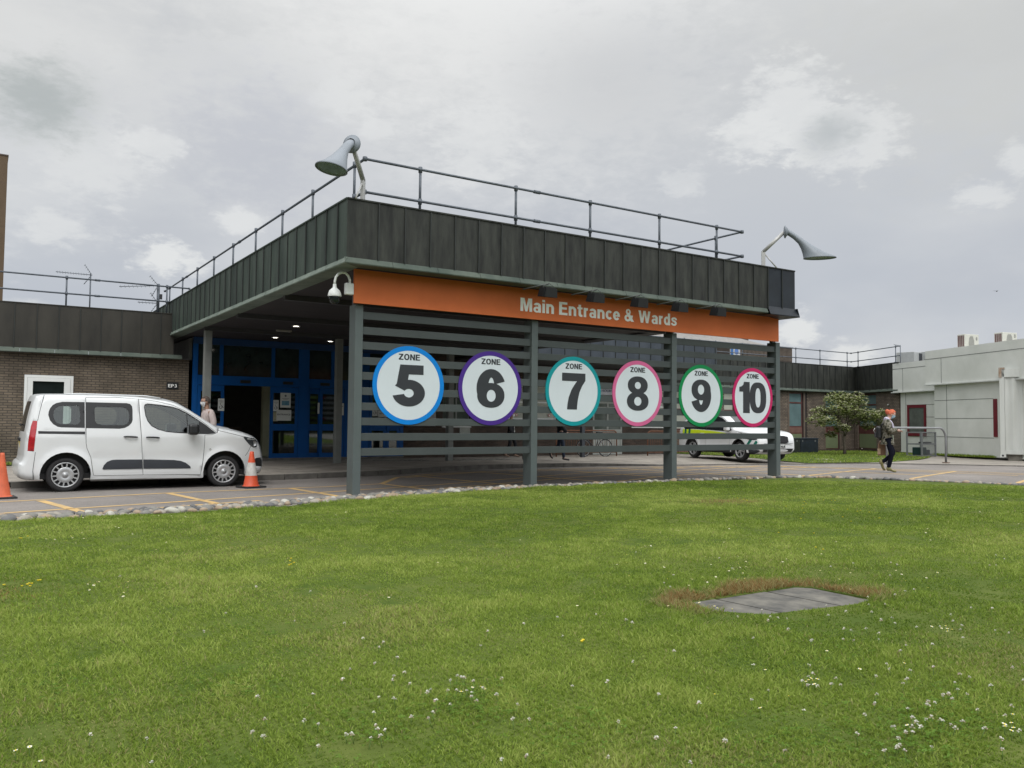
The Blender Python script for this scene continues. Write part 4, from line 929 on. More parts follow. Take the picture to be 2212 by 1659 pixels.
for x in (0, cw):
    for y in (0, cdp): mb.box(x-.03, x+.03, y-.03, y+.03, 0, chh)
for z in (.04, .56, chh-.03):
    mb.box(.03, cw-.03, -.025, .025, z-.025, z+.025); mb.box(.03, cw-.03, cdp-.025, cdp+.025, z-.025, z+.025); mb.box(-.025, .025, .03, cdp-.03, z-.025, z+.025); mb.box(cw-.025, cw+.025, .03, cdp-.03, z-.025, z+.025)
mb.build('frame', M('cage_grey', (.20, .21, .22), .5, .3), cg)
mb = MB()
for i in range(1, 22): mb.box(i*.05-.003, i*.05+.003, .003, .009, .06, chh-.05)
for i in range(1, 22): mb.box(.03, cw-.03, -.004, .002, i*.05-.003, i*.05+.003)
mb.build('wire_mesh', M('cage_grey', (.20, .21, .22)), cg)
for nm, lb, b_, m_ in (('storage_tub', 'dark green tub on the floor of the wire cage', (.15, .60, .12, .55, .07, .42), M('tub_green', (.01, .035, .035), .5)), ('folded_cart', 'black folded cart lying on the middle shelf of the wire cage', (.55, 1.0, .1, .5, .59, .66), BLACKP), ('spare_wheel', 'dark wheel and hose stored low in the wire cage', (.72, 1.02, .2, .5, .07, .30), M('dark_blue_grey', (.06, .07, .09), .6))):
    MB().box(b_[0]+35.75, b_[1]+35.75, b_[2]+21.17, b_[3]+21.17, b_[4]-.08, b_[5]-.08, bev=.03).build(nm, m_, None, at=(b_[0]+35.75, b_[2]+21.17, b_[4]-.08), label=lb, cat='equipment')
# ---------------- dark storage boxes beside the brick wall
for nm, lb, x0, x1, h_, m_ in (('storage_bin', 'dark green-black storage bin against the brick wall behind the ambulance car', 33.2, 34.35, .72, M('bin_dark', (.022, .026, .024), .6, var=.4, scale=6)), ('storage_bin', 'blue-black storage bin under the brick pier beside its darker twin', 34.38, 35.75, .72, M('bin_navy', (.014, .022, .034), .5, var=.4, scale=5))):
    t = thing(nm, lb, 'bin', (x0, 26.6, -.12)); MB().box(0, x1-x0, 0, .8, 0, h_, bev=.03).build('body', m_, t); MB().box(-.02, x1-x0+.02, -.02, .82, h_+.002, h_+.05, bev=.015).build('lid', m_, t)
    MB().box(.1, .16, -.012, -.001, h_-.14, h_-.05).box(x1-x0-.3, x1-x0-.24, -.012, -.001, h_-.14, h_-.05).build('latch', STEEL, t)
# ================================================================== LAWN
lawn_edge = [(-12, 11.5), (-5, 11.45), (0.3, 11.5), (1.8, 11.5), (3.7, 11.85), (5.0, 12.15), (6.2, 12.5), (7.6, 12.85), (9, 13.08), (10.8, 13.15), (12.6, 13.12), (14.7, 13.05), (16.2, 12.85), (17.0, 12.2), (17.5, 11.0), (17.9, 9), (18.3, 6), (18.6, 2), (18.6, -3)]
lawn_poly = lawn_edge + [(-12, -3)]
EDG = np.array(lawn_edge)
def edge_dist(x, y):
    P = np.stack([x, y], -1)[..., None, :]; A = EDG[:-1]; B = EDG[1:]; AB = B-A
    t = np.clip(((P-A)*AB).sum(-1)/(AB**2).sum(-1), 0, 1); return np.sqrt((((A+AB*t[..., None])-P)**2).sum(-1)).min(-1)
SLAB = [(3.60, 3.44), (3.69, 3.67), (4.68, 3.675), (4.76, 3.60), (4.76, 3.13), (4.54, 3.085), (3.80, 3.19)]
SC = V((sum(p[0] for p in SLAB)/len(SLAB), sum(p[1] for p in SLAB)/len(SLAB)))
def LZ(x, y):
    """lawn surface height (numpy friendly)"""
    e = np.clip(edge_dist(np.asarray(x, float), np.asarray(y, float))/1.2, 0, 1)
    z = -TL*(np.asarray(y)-13.5)+.045+.055*e*e*(3-2*e)
    z = z+.012*np.sin(np.asarray(x)*1.3+.5)*np.cos(np.asarray(y)*1.1)+.006*np.sin(np.asarray(x)*3.7+np.asarray(y)*2.9)
    return z
LAWN_G = M('lawn_ground', (.056, .092, .014), .95, rgb2=(.115, .140, .034), scale=2.2, detail=9, bump=.5, bscale=60, spec=.1)
def lawn_sheet():
    hole = [(SC.x+(x-SC.x)*.97, SC.y+(y-SC.y)*.97) for x, y in SLAB]
    vs = [V(p) for p in lawn_poly+hole]; n0 = len(lawn_poly); es = [(i, (i+1) % n0) for i in range(n0)]+[(n0+i, n0+(i+1) % len(hole)) for i in range(len(hole))]
    for x in np.arange(-11.9, 18.6, .28):
        for y in np.arange(-2.9, 13.1, .28):
            if pip((x, y), lawn_poly): vs.append(V((x, y)))
    for x in np.arange(3.2, 5.2, .07):
        for y in np.arange(2.8, 4.2, .07): vs.append(V((x, y)))
    vo, eo, fo, *_ = delaunay_2d_cdt(vs, es, [], 0, 1e-5); mb = MB(); keep = []
    for f in fo:
        c = sum((vo[i] for i in f), V((0, 0)))/3
        if pip(c, lawn_poly) and not pip(c, hole): keep.append(tuple(f))
    xs = np.array([p.x for p in vo]); ys = np.array([p.y for p in vo]); zs = LZ(xs, ys)
    b = n0; m = len(hole); mb.add(list(zip(xs, ys, zs)), keep, 0, True)
    hz = LZ(np.array([p[0] for p in hole]), np.array([p[1] for p in hole]))
    mb.add([(hole[i][0], hole[i][1], hz[i]) for i in range(m)]+[(hole[i][0], hole[i][1], hz[i]-.09) for i in range(m)], [(i, (i+1) % m, m+(i+1) % m, m+i) for i in range(m)])
    o = mb.build('lawn', LAWN_G, kind='structure')
    if o.data.polygons[0].normal.z < 0: o.data.flip_normals()
lawn_sheet()
def inpoly(x, y, poly):
    c = np.zeros(x.shape, bool); j = len(poly)-1
    for i in range(len(poly)):
        xi, yi = poly[i]; xj, yj = poly[j]
        if yi != yj: c ^= ((yi > y) != (yj > y)) & (x < (xj-xi)*(y-yi)/(yj-yi)+xi)
        j = i
    return c
def fnoise(x, y, s, seed):
    r = np.random.default_rng(seed); o = np.zeros_like(x)
    for k in range(7):
        a = r.uniform(0, 2*math.pi); f = s*r.uniform(.6, 1.9); o += np.sin((x*math.cos(a)+y*math.sin(a))*f+r.uniform(0, 6.3)+1.3*np.sin((x*math.sin(a)-y*math.cos(a))*f*.7+k))
    return o/7**.5
def blades(name, x, y, z, h, wd, lean, tone, mat, brown=None, label=None):
    n = len(x); az = rng.uniform(0, 2*math.pi, n); dr = rng.uniform(0, 2*math.pi, n)
    ux, uy = np.cos(az), np.sin(az); lx, ly = np.cos(dr), np.sin(dr)
    P = np.zeros((n, 5, 3)); hw = wd/2
    P[:, 0] = np.stack([x-ux*hw, y-uy*hw, z], -1); P[:, 1] = np.stack([x+ux*hw, y+uy*hw, z], -1)
    m1 = h*.55; k1 = lean*.35*h; k2 = lean*h
    zt = h*np.sqrt(np.clip(1-lean**2*.8, .04, 1))
    P[:, 2] = np.stack([x+ux*hw*.85+lx*k1, y+uy*hw*.85+ly*k1, z+zt*.6], -1); P[:, 3] = np.stack([x-ux*hw*.85+lx*k1, y-uy*hw*.85+ly*k1, z+zt*.6], -1)
    P[:, 4] = np.stack([x+lx*k2, y+ly*k2, z+zt], -1)
    me = bpy.data.meshes.new(name); me.vertices.add(n*5); me.vertices.foreach_set('co', P.ravel())
    b = np.arange(n)*5
    loops = np.stack([b, b+1, b+2, b+3, b+3, b+2, b+4], -1).ravel()
    me.loops.add(n*7); me.loops.foreach_set('vertex_index', loops)
    me.polygons.add(n*2); st = np.stack([np.arange(n)*7, np.arange(n)*7+4], -1).ravel(); me.polygons.foreach_set('loop_start', st)
    me.polygons.foreach_set('loop_total', np.tile([4, 3], n)); me.update(calc_edges=True)
    at = me.attributes.new('tone', 'FLOAT', 'FACE'); at.data.foreach_set('value', np.repeat(tone, 2))
    a2 = me.attributes.new('dry', 'FLOAT', 'FACE'); a2.data.foreach_set('value', np.repeat(brown if brown is not None else np.zeros(n), 2))
    me.materials.append(mat); o = bpy.data.objects.new(name, me); put(o, None, label=label, cat='grass', kind='stuff'); return o
def grassmat():
    m = bpy.data.materials.new('grass_blades'); m.use_nodes = True; n = m.node_tree.nodes; l = m.node_tree.links; b = n['Principled BSDF']
    b.inputs['Roughness'].default_value = .6; b.inputs['Specular IOR Level'].default_value = .18
    a = n.new('ShaderNodeAttribute'); a.attribute_name = 'tone'; d = n.new('ShaderNodeAttribute'); d.attribute_name = 'dry'
    cr = n.new('ShaderNodeValToRGB'); e = cr.color_ramp.elements
    e[0].position = 0; e[0].color = (.092, .156, .020, 1); e[1].position = 1; e[1].color = (.40, .46, .125, 1)
    x = cr.color_ramp.elements.new(.5); x.color = (.225, .315, .046, 1)
    l.new(a.outputs['Fac'], cr.inputs[0])
    c2 = n.new('ShaderNodeValToRGB'); f = c2.color_ramp.elements; f[0].color = (.34, .32, .14, 1); f[1].color = (.25, .125, .04, 1); f[0].position = .3; f[1].position = 1.0
    l.new(d.outputs['Fac'], c2.inputs[0])
    gt = n.new('ShaderNodeMapRange'); gt.inputs[1].default_value = .0; gt.inputs[2].default_value = .35; l.new(d.outputs['Fac'], gt.inputs[0])
    mi = n.new('ShaderNodeMix'); mi.data_type = 'RGBA'; l.new(gt.outputs[0], mi.inputs[0]); l.new(cr.outputs[0], mi.inputs[6]); l.new(c2.outputs[0], mi.inputs[7])
    l.new(mi.outputs[2], b.inputs['Base Color'])
    tr = n.new('ShaderNodeBsdfTranslucent'); l.new(mi.outputs[2], tr.inputs[0]); ms = n.new('ShaderNodeMixShader'); ms.inputs[0].default_value = .42
    l.new(b.outputs[0], ms.inputs[1]); l.new(tr.outputs[0], ms.inputs[2]); l.new(ms.outputs[0], n['Material Output'].inputs[0]); return m
GM = grassmat()
def grass_field(nb):
    a = np.where(rng.uniform(0, 1, nb) < .72, rng.uniform(R(-8), R(74), nb), rng.normal(R(33), R(42), nb)); u = rng.uniform(0, 1, nb)
    r_ = 2.0+(18.5-2.0)*u**1.55
    x = r_*np.sin(a); y = r_*np.cos(a)
    # pull into tufts
    cx_ = np.round(x/.045+fnoise(x, y, 9, 3)*.5)*.045; cy_ = np.round(y/.045+fnoise(x, y, 9, 4)*.5)*.045
    k = rng.uniform(0, .55, nb); x = x*(1-k)+cx_*k; y = y*(1-k)+cy_*k
    ok = inpoly(x, y, lawn_poly) & ~inpoly(x, y, SLAB)
    x, y = x[ok], y[ok]; n = len(x); r_ = np.hypot(x, y)
    z = LZ(x, y)-.004
    big = fnoise(x, y, 1.0, 11); mid_ = fnoise(x, y, 3.4, 12); sm = fnoise(x, y, 14, 13)
    tone = np.clip(.46+.15*big+.13*mid_+.11*sm+rng.normal(0, .17, n), 0, 1)
    h = (.020+.007*mid_.clip(-1, 1)+.005*sm)*rng.uniform(.55, 1.4, n)
    ed = edge_dist(x, y); h *= 1+.5*(ed < .25)
    ds = np.hypot((x-4.32)/1.0, (y-3.55)/.62)
    # dead brown fringe beyond and beside the slab
    ds = np.hypot(np.maximum(np.abs(x-4.2)-.53, 0), np.maximum(np.maximum(y-3.65, 3.15-y), 0)); wdt = .19+.05*np.sin(x*9)
    fr = np.clip(1.7-ds/wdt, 0, 1)*np.maximum(np.clip((y-3.30)*5, 0, 1), np.clip((x-4.55)*6, 0, 1)*np.clip((y-2.98)*5, 0, 1))*np.clip(1.0+.35*sm, 0, 1)
    h = np.where(fr > .3, h*1.5+.018, h)
    dry = np.clip(fr*1.1, 0, 1)*(rng.uniform(0, 1, n) < fr*1.1)*rng.uniform(.30, 1, n)
    p2 = np.exp(-(((x-9.35)/.75)**2+((y-8.55)/.45)**2)*1.5); dry = np.where(rng.uniform(0, 1, n) < p2*.8, np.maximum(dry, rng.uniform(.35, .8, n)), dry)
    p3 = np.exp(-(((x+.15)/.35)**2+((y-6.2)/.45)**2)); dry = np.where(rng.uniform(0, 1, n) < p3*.9, np.maximum(dry, rng.uniform(.4, .9, n)), dry)
    strw = np.clip(fnoise(x, y, 2.3, 21)-.25, 0, 1.4)*.45*np.clip(1.6-r_/7, 0.15, 1)+.03
    dry = np.where((dry == 0) & (rng.uniform(0, 1, n) < strw), rng.uniform(.12, .42, n), dry)
    lean = np.clip(rng.normal(.82, .25, n), .15, 1.1); wd = (.0024+.00052*r_)*rng.uniform(.7, 1.35, n)
    h = h*(1+.02*r_)
    return x, y, z, h, wd, lean, tone, dry
x, y, z, h, wd, lean, tone, dry = grass_field(1600000)
blades('grass', x, y, z, h, wd, lean, tone, GM, dry, 'short green lawn grass mixed with straw and clover')
# verge grass
nb = 26000; x = rng.uniform(24, 42.5, nb); y = rng.uniform(18, 29, nb); ok = inpoly(x, y, verge); x, y = x[ok], y[ok]; n = len(x)
z = np.array([G(a, b)+KH(a, b) for a, b in zip(x, y)])+.008
blades('verge_grass', x, y, z, rng.uniform(.02, .075, n), rng.uniform(.018, .032, n), np.clip(rng.normal(.5, .25, n), 0, 1), np.clip(rng.normal(.5, .2, n), 0, 1), GM, (rng.uniform(0, 1, n) < .10)*.2, 'rough green grass of the verge before the brick wall')
nb = 2500; x = rng.uniform(-10, 1.15, nb); y = rng.uniform(26.9, 27.7, nb); z = np.array([G(a, b) for a, b in zip(x, y)])+.13
blades('wall_foot_tufts', x, y, z, rng.uniform(.05, .13, nb), rng.uniform(.015, .03, nb), np.clip(rng.normal(.5, .25, nb), 0, 1), np.clip(rng.normal(.6, .2, nb), 0, 1), GM, None, 'strip of grass at the foot of the brown brick wall')
x = rng.uniform(0, 1, 1500)*3.9; pr = V(W2a); y = pr.y+x*dn.y+rng.normal(-.02, .05, 1500)-.0; xx = pr.x+x*dn.x-.12+rng.normal(0, .06, 1500); z = np.array([G(a, b) for a, b in zip(xx, y)])+.11
blades('wall_foot_weeds', xx, y, z, rng.uniform(.04, .14, 1500), rng.uniform(.02, .03, 1500), np.clip(rng.normal(.5, .25, 1500), 0, 1), np.clip(rng.normal(.5, .2, 1500), 0, 1), GM, None, 'weeds and grass along the foot of the pale cladding')

# ---------------- flowers in the lawn
def flowers(name, pts, builder, mats, label):
    mb = MB()
    for (x, y) in pts: builder(mb, x, y, float(LZ(x, y)))
    o = mb.build(name, mats, None, label=label, cat='flowers', kind='stuff'); return o
def pix(x, y, off=.09):          # a point of the lawn seen at a place of the photograph: where a patch of flowers grows
    d = fw+rt*((x-1106)/1783.87)-up*((y-829.5)/1783.87); t = (TL*13.5+off-CAMH)/(d.z+TL*d.y); return d.x*t, d.y*t
rf = random.Random(3)
def clover(mb, x, y, z):
    s_ = rf.uniform(.0055, .0085); h_ = rf.uniform(.028, .042); lx, ly = rf.uniform(-.012, .012), rf.uniform(-.012, .012); mi = rf.choice((0, 0, 1))
    mb.tube([(x, y, z), (x+lx, y+ly, z+h_)], .0012, 4, 3)
    for k in range(13):
        a = rf.uniform(0, 6.3); e = rf.uniform(-.3, 1.4); c, s2 = math.cos(e), math.sin(e); p = V((x+lx, y+ly, z+h_)); q = p+V((math.cos(a)*c, math.sin(a)*c, s2))*s_
        u = V((-math.sin(a), math.cos(a), 0))*s_*.33; w_ = (q-p)*.25
        m_ = 1 if (e < .25 and rf.random() < .6) else mi*0
        mb.add([q-u-w_, q+u-w_, q+u*.6+w_, q-u*.6+w_], [(0, 1, 2, 3)], m_); mb.add([p+(q-p)*.4-u*1.4+V((0, 0, s_*.2)), p+(q-p)*.4+u*1.4, q+V((0, 0, s_*.3))], [(0, 1, 2)], m_)
def daisy(mb, x, y, z):
    s_ = rf.uniform(.0065, .0095); h_ = rf.uniform(.026, .04); tx, ty = rf.uniform(-.3, .3), rf.uniform(-.3, .3); mb.tube([(x, y, z), (x, y, z+h_)], .001, 4, 3)
    vs = [(x, y, z+h_)]; n = 10
    for k in range(n*2):
        a = math.pi*k/n; r_ = s_*(1 if k % 2 else .72); vs.append((x+r_*math.cos(a), y+r_*math.sin(a), z+h_+.002+tx*r_*math.cos(a)+ty*r_*math.sin(a)))
    mb.add(vs, [(0, 1+k, 1+(k+1) % (2*n)) for k in range(2*n)], 0); mb.lathe([(s_*.32, h_+.0015), (s_*.22, h_+.004), (.0001, h_+.0045)], 6, at=(x, y, z), mi=2)
def buttercup(mb, x, y, z):
    s_ = rf.uniform(.008, .011); h_ = rf.uniform(.035, .055); mb.tube([(x, y, z), (x, y, z+h_)], .0012, 4, 3)
    mb.lathe([(.0001, h_), (s_*.7, h_+.003), (s_, h_+.009)], 5, at=(x, y, z), mi=2)
FM = [M('petal_white', (.66, .65, .58), .6, var=.03), M('petal_pink', (.52, .36, .32), .6, var=.1), M('petal_yellow', (.80, .64, .03), .5, var=.05), M('stem_green', (.10, .18, .04), .7)]
KF = .55
def scatter(cl):
    o = []
    for (x, y, sx, sy, n) in cl:
        for _ in range(int(n*KF+.5)):
            px, py = rf.gauss(x, sx), rf.gauss(y, sy)
            if py < 1035 or py > 1700 or px < -120 or px > 2330: continue
            q = pix(px, py)
            if q[1] < 14 and pip(q, lawn_poly) and not pip(q, SLAB) and edge_dist(np.array(q[0]), np.array(q[1])) > .1: o.append(q)
    return o
cl = [(820, 1570, 60, 35, 12), (1020, 1525, 35, 18, 20), (900, 1530, 80, 60, 22), (690, 1560, 70, 60, 10), (1130, 1590, 90, 45, 10), (1720, 1370, 90, 40, 12), (1950, 1370, 90, 60, 34), (2020, 1560, 90, 45, 40), (1960, 1600, 120, 50, 26),
      (2120, 1450, 60, 80, 22), (1750, 1490, 90, 60, 16), (1850, 1440, 120, 60, 22), (2080, 1640, 90, 25, 14), (640, 1330, 80, 25, 8), (800, 1470, 120, 60, 10), (330, 1330, 80, 40, 6), (560, 1620, 150, 40, 10), (1660, 1340, 60, 20, 6), (1450, 1320, 140, 60, 10),
      (1300, 1480, 150, 80, 10), (250, 1560, 200, 80, 8), (1560, 1620, 150, 40, 10), (2100, 1280, 90, 60, 14), (2180, 1370, 40, 60, 8), (1150, 1420, 300, 120, 16), (1700, 1250, 250, 60, 18)]
flowers('clover_blossom', scatter(cl), clover, FM, 'white and pink clover heads scattered in the lawn')
cl = [(210, 1125, 45, 6, 12), (110, 1130, 60, 6, 8), (240, 1150, 40, 4, 9), (135, 1172, 26, 7, 14), (90, 1120, 60, 4, 4), (205, 1283, 12, 6, 8), (265, 1290, 14, 10, 6), (350, 1120, 60, 5, 6), (300, 1185, 120, 20, 8), (1560, 1232, 30, 10, 8), (1600, 1250, 25, 10, 8), (1340, 1235, 30, 22, 7), (1450, 1220, 60, 40, 10),
      (1757, 1493, 10, 6, 7), (2030, 1380, 30, 10, 8), (1420, 1190, 80, 30, 8), (1900, 1245, 120, 20, 16), (1980, 1130, 120, 30, 20), (2100, 1090, 90, 20, 22), (2150, 1160, 60, 30, 12), (2190, 1590, 20, 25, 9), (1700, 1230, 120, 40, 12), (1500, 1310, 8, 4, 3), (1580, 1325, 120, 10, 14), (900, 1090, 60, 6, 5), (1040, 1075, 80, 5, 5), (1180, 1080, 40, 4, 4), (720, 1110, 120, 8, 6), (1460, 1140, 60, 20, 5), (1640, 1060, 60, 6, 4), (30, 1650, 60, 20, 6), (1800, 1500, 200, 80, 10), (1020, 1510, 20, 8, 6), (1150, 1240, 300, 60, 10)]
KF = .8
flowers('daisies', scatter(cl), daisy, FM, 'small white daisies scattered in the lawn')
cl = [(625, 1232, 8, 3, 6), (75, 1285, 12, 4, 5), (30, 1170, 20, 4, 5), (45, 1283, 25, 4, 5), (1800, 1110, 90, 12, 12), (1740, 1098, 25, 3, 4), (1640, 1085, 25, 3, 5), (1720, 1145, 40, 20, 5), (1900, 1115, 60, 10, 8), (1800, 1088, 40, 3, 4), (1250, 1408, 6, 5, 3), (1080, 1060, 12, 3, 3), (1330, 1050, 30, 3, 4), (1690, 1200, 60, 20, 3), (2040, 1080, 60, 8, 5)]
flowers('buttercups', scatter(cl), buttercup, FM, 'small yellow buttercups scattered in the lawn')
# coarse leaves: plantain / clover patches
cl = [(1020, 1540, 60, 25, 150), (1960, 1600, 90, 40, 200), (500, 1490, 50, 20, 60), (1250, 1590, 60, 30, 80), (150, 1490, 60, 20, 50), (2050, 1560, 60, 40, 120), (780, 1590, 60, 30, 80), (560, 1370, 60, 12, 40), (1780, 1410, 80, 30, 80), (1700, 1620, 100, 30, 80)]
KF = 1.0
mb = MB()
for (x, y) in scatter(cl):
    z = float(LZ(x, y)); h_ = rf.uniform(.015, .035); s_ = rf.uniform(.004, .009); a0 = rf.uniform(0, 6)
    for k in range(3):
        a = a0+k*2.1; c, s2 = math.cos(a), math.sin(a)
        mb.add([(x, y, z+h_), (x+s_*c-s_*.6*s2, y+s_*s2+s_*.6*c, z+h_+.003), (x+1.7*s_*c, y+1.7*s_*s2, z+h_), (x+s_*c+s_*.6*s2, y+s_*s2-s_*.6*c, z+h_+.003)], [(0, 1, 2, 3)])
mb.build('clover_leaves', M('clover_leaf', (.075, .130, .014), .8, spec=.08, rgb2=(.11, .20, .035), scale=30), None, label='darker clover leaf patches in the near lawn', cat='clover', kind='stuff')

# ---------------- sunken slab
sb = thing('inspection_cover', 'grey weathered concrete slabs sunk in the lawn with brown dead grass along the far edge', 'slab', (SC.x, SC.y, float(LZ(SC.x, SC.y))-.012))
SM = M('slab_concrete', (.075, .075, .074), .95, spec=.1, rgb2=(.20, .19, .165), scale=5.5, detail=14, bump=.4, bscale=30)
def cutpoly(poly, nx, ny, c):       # keep the side n.p <= c
    o = []
    for i in range(len(poly)):
        a, b = poly[i], poly[(i+1) % len(poly)]; da, db = nx*a[0]+ny*a[1]-c, nx*b[0]+ny*b[1]-c
        if da <= 0: o.append(a)
        if da*db < 0: t = da/(da-db); o.append((a[0]+(b[0]-a[0])*t, a[1]+(b[1]-a[1])*t))
    return o
loc = [(x-SC.x, y-SC.y) for x, y in SLAB]
cuts = [(-9, -.336), (-.308, .134), (.164, 9)]
for i, (lo, hi) in enumerate(cuts):
    p = cutpoly(cutpoly(loc, 1, .12, hi), -1, -.12, -lo)
    if len(p) < 3: continue
    mb = MB().add([(x, y, -.03) for x, y in p]+[(x, y, .004-.003*i) for x, y in p], [list(range(len(p), 2*len(p)))]+[(k, (k+1) % len(p), len(p)+(k+1) % len(p), len(p)+k) for k in range(len(p))])
    o = mb.build('slab', SM, sb); fix_normals(o)
MB().add([(x*1.04, y*1.04, -.022) for x, y in loc], [list(range(len(loc)))]).build('joint_bed', M('joint_soil', (.035, .03, .022), .95), sb)

# ---------------- cobbles edging the lawn
BED = M('cobble_mortar', (.20, .185, .16), .9, rgb2=(.28, .26, .22), scale=5, bump=.5, bscale=30)
def offs(poly, d):
    o = []
    for i, p in enumerate(poly):
        a = V(poly[max(i-1, 0)]); b = V(poly[min(i+1, len(poly)-1)]); t = (b-a).normalized(); o.append((p[0]-t.y*d, p[1]+t.x*d))
    return o
cobw = lambda x: .98 if x < 3 else (.98-.0*(x-3) if x < 8 else max(.42, .98-.16*(x-8)))
inner = lawn_edge
outer = [(p[0]-q[0]*cobw(p[0]), p[1]-q[1]*cobw(p[0])) for p, q in zip(lawn_edge, [((V(lawn_edge[min(i+1, len(lawn_edge)-1)])-V(lawn_edge[max(i-1, 0)])).normalized().y, -(V(lawn_edge[min(i+1, len(lawn_edge)-1)])-V(lawn_edge[max(i-1, 0)])).normalized().x) for i in range(len(lawn_edge))])]
mb = MB(); n = len(inner)
mb.add([(x, y, G(x, y)+.038) for x, y in inner]+[(x, y, G(x, y)+.008) for x, y in outer], [(i, i+1, n+i+1, n+i) for i in range(n-1)], 0, True)
o = mb.build('cobble_bed', BED, kind='structure')
if o.data.polygons[0].normal.z < 0: o.data.flip_normals()
stones = []
rc = random.Random(12)
smats = [M('cobble_'+nm, c, .75, rgb2=tuple(min(1, k*1.45) for k in c), scale=9, bump=.3, bscale=40) for nm, c in (('grey', (.15, .145, .13)), ('pale', (.24, .22, .185)), ('buff', (.24, .185, .13)), ('slate', (.09, .09, .09)), ('rose', (.20, .13, .10)), ('white', (.34, .33, .29)))]
for v_ in range(14):
    bm = bmesh.new(); bmesh.ops.create_icosphere(bm, subdivisions=3, radius=1)
    sx, sy, sz = rc.uniform(.85, 1.25), rc.uniform(.7, .95), rc.uniform(.5, .72); ph = [rc.uniform(0, 6) for _ in range(6)]
    for v in bm.verts:
        c = v.co; k = 1+.09*math.sin(2.1*c.x+ph[0])+.08*math.sin(2.7*c.y+ph[1])+.06*math.sin(3.3*c.z+ph[2]+c.x*1.5)
        v.co = V((c.x*sx*k, c.y*sy*k, c.z*sz*k))
    me = bpy.data.meshes.new('cobble'); bm.to_mesh(me); bm.free(); me.polygons.foreach_set('use_smooth', [True]*len(me.polygons)); me.materials.append(smats[rc.choice((0, 0, 1, 1, 2, 3, 3, 4, 5, 0, 1))]); stones.append(me)
cnt = 0; placed = []
seg = [(V(inner[i]), V(inner[i+1]), V(outer[i]), V(outer[i+1])) for i in range(len(inner)-1)]
cand = []
for a, b, c, d in seg:
    L = (b-a).length
    for _ in range(int(L*230)):
        t, u = rc.random(), rc.random(); p = a.lerp(b, t).lerp(c.lerp(d, t), u); cand.append((p, u))
rc.shuffle(cand)
cand.sort(key=lambda q: (0 if (-.9 < q[0].x < 17.3) else 1))
more = MB(); nst = 0
grid = {}
for p, u in cand:
    if any(abs(p.x-(a+b)/2) < .13 and 13.42 < p.y < 13.86 for a, b in PX): continue
    r_ = rc.uniform(.042, .078)*(1.12 if u < .5 else .9)
    if p.x < 3 and u > .55 and rc.random() < .5: continue
    key = (int(p.x/.25), int(p.y/.25)); bad = False
    for i in (-1, 0, 1):
        for j in (-1, 0, 1):
            for q, rq in grid.get((key[0]+i, key[1]+j), ()):
                if (q-p).length < (r_+rq)*.84: bad = True
    if bad: continue
    grid.setdefault(key, []).append((p, r_)); z = G(p.x, p.y)+.030*(1-u)+.012
    hide = p.x > 12 and False
    if nst < 298 and -.9 < p.x < 17.3:
        o = bpy.data.objects.new('cobble_stone', rc.choice(stones)); o.location = (p.x, p.y, z+r_*.28*(.6+.5*(1-u))); o.rotation_euler = (rc.uniform(-.35, .35), rc.uniform(-.35, .35), rc.uniform(0, 6.28)); o.scale = (r_,)*3
        put(o, None, 'smooth rounded cobble set in mortar along the edge of the lawn', 'cobble', 'rounded cobbles edging the lawn'); nst += 1
    else:
        me = rc.choice(stones); ca, sa = math.cos(u*6), math.sin(u*6)
        more.add([(p.x+r_*(v.co.x*ca-v.co.y*sa), p.y+r_*(v.co.x*sa+v.co.y*ca), z+r_*.25+r_*v.co.z) for v in me.vertices], [list(f.vertices) for f in me.polygons], rc.choice((0, 1, 2, 3)), True)
if more.v: more.build('cobbles', smats[:4], None, label='remaining rounded cobbles of the lawn edging', cat='cobbles', kind='stuff')
print('COBBLES', nst, len(placed))
# gravel strips in the paving under the canopy
mb = MB()
for (x0, x1, y0, y1) in ((11.2, 13.0, 25.0, 25.7), (13.9, 15.8, 24.4, 25.2)):
    for _ in range(260):
        x, y = rc.uniform(x0, x1), rc.uniform(y0, y1); r_ = rc.uniform(.03, .07); mb.lathe([(r_, 0), (r_*.8, r_*.35), (.0001, r_*.5)], 6, at=(x, y, G(x, y)+.112))
mb.build('gravel_strip', smats[0], None, label='set pebbles in strips of the paving behind the screen', cat='gravel', kind='stuff')

# ---------------- traffic cones
def cone(loc, label, band, rotz):
    t = thing('traffic_cone', label, 'traffic cone', loc, rotz, group='traffic cones around the van')
    MB().box(-.215, .215, -.215, .215, 0, .035, bev=.012).build('base', RUBBER, t)
    OR = M('cone_orange', (.62, .085, .03), .5, var=.12, scale=6) if band else M('cone_orange_faded', (.55, .11, .045), .6, var=.18, scale=6)
    rr = lambda z: .148-(.148-.036)*(z-.03)/.68
    if band:
        MB().lathe([(.17, .036), (.155, .045), (rr(.06), .06), (rr(.24), .24)], 28).lathe([(rr(.495), .495), (rr(.66), .66), (.036, .71), (.026, .712), (.0001, .705)], 28).build('body', OR, t)
        MB().lathe([(rr(.24)+.001, .24), (rr(.495)+.001, .495)], 28).build('reflective_band', M('cone_white', (.62, .62, .60), .4, rgb2=(.42, .40, .37), scale=7), t)
    else:
        MB().lathe([(.17, .036), (.155, .045), (rr(.06), .06), (rr(.4)*.96, .4), (rr(.66), .66), (.036, .71), (.03, .75), (.02, .752), (.0001, .745)], 28).build('body', OR, t)
    return t
cone((4.62, 16.55, G(4.6, 16.5)), 'orange and white banded cone by the front wheel of the white van', True, .3)
cone((.40, 16.05, G(.3, 16.1)), 'plain faded orange cone at the left edge behind the van', False, .1)

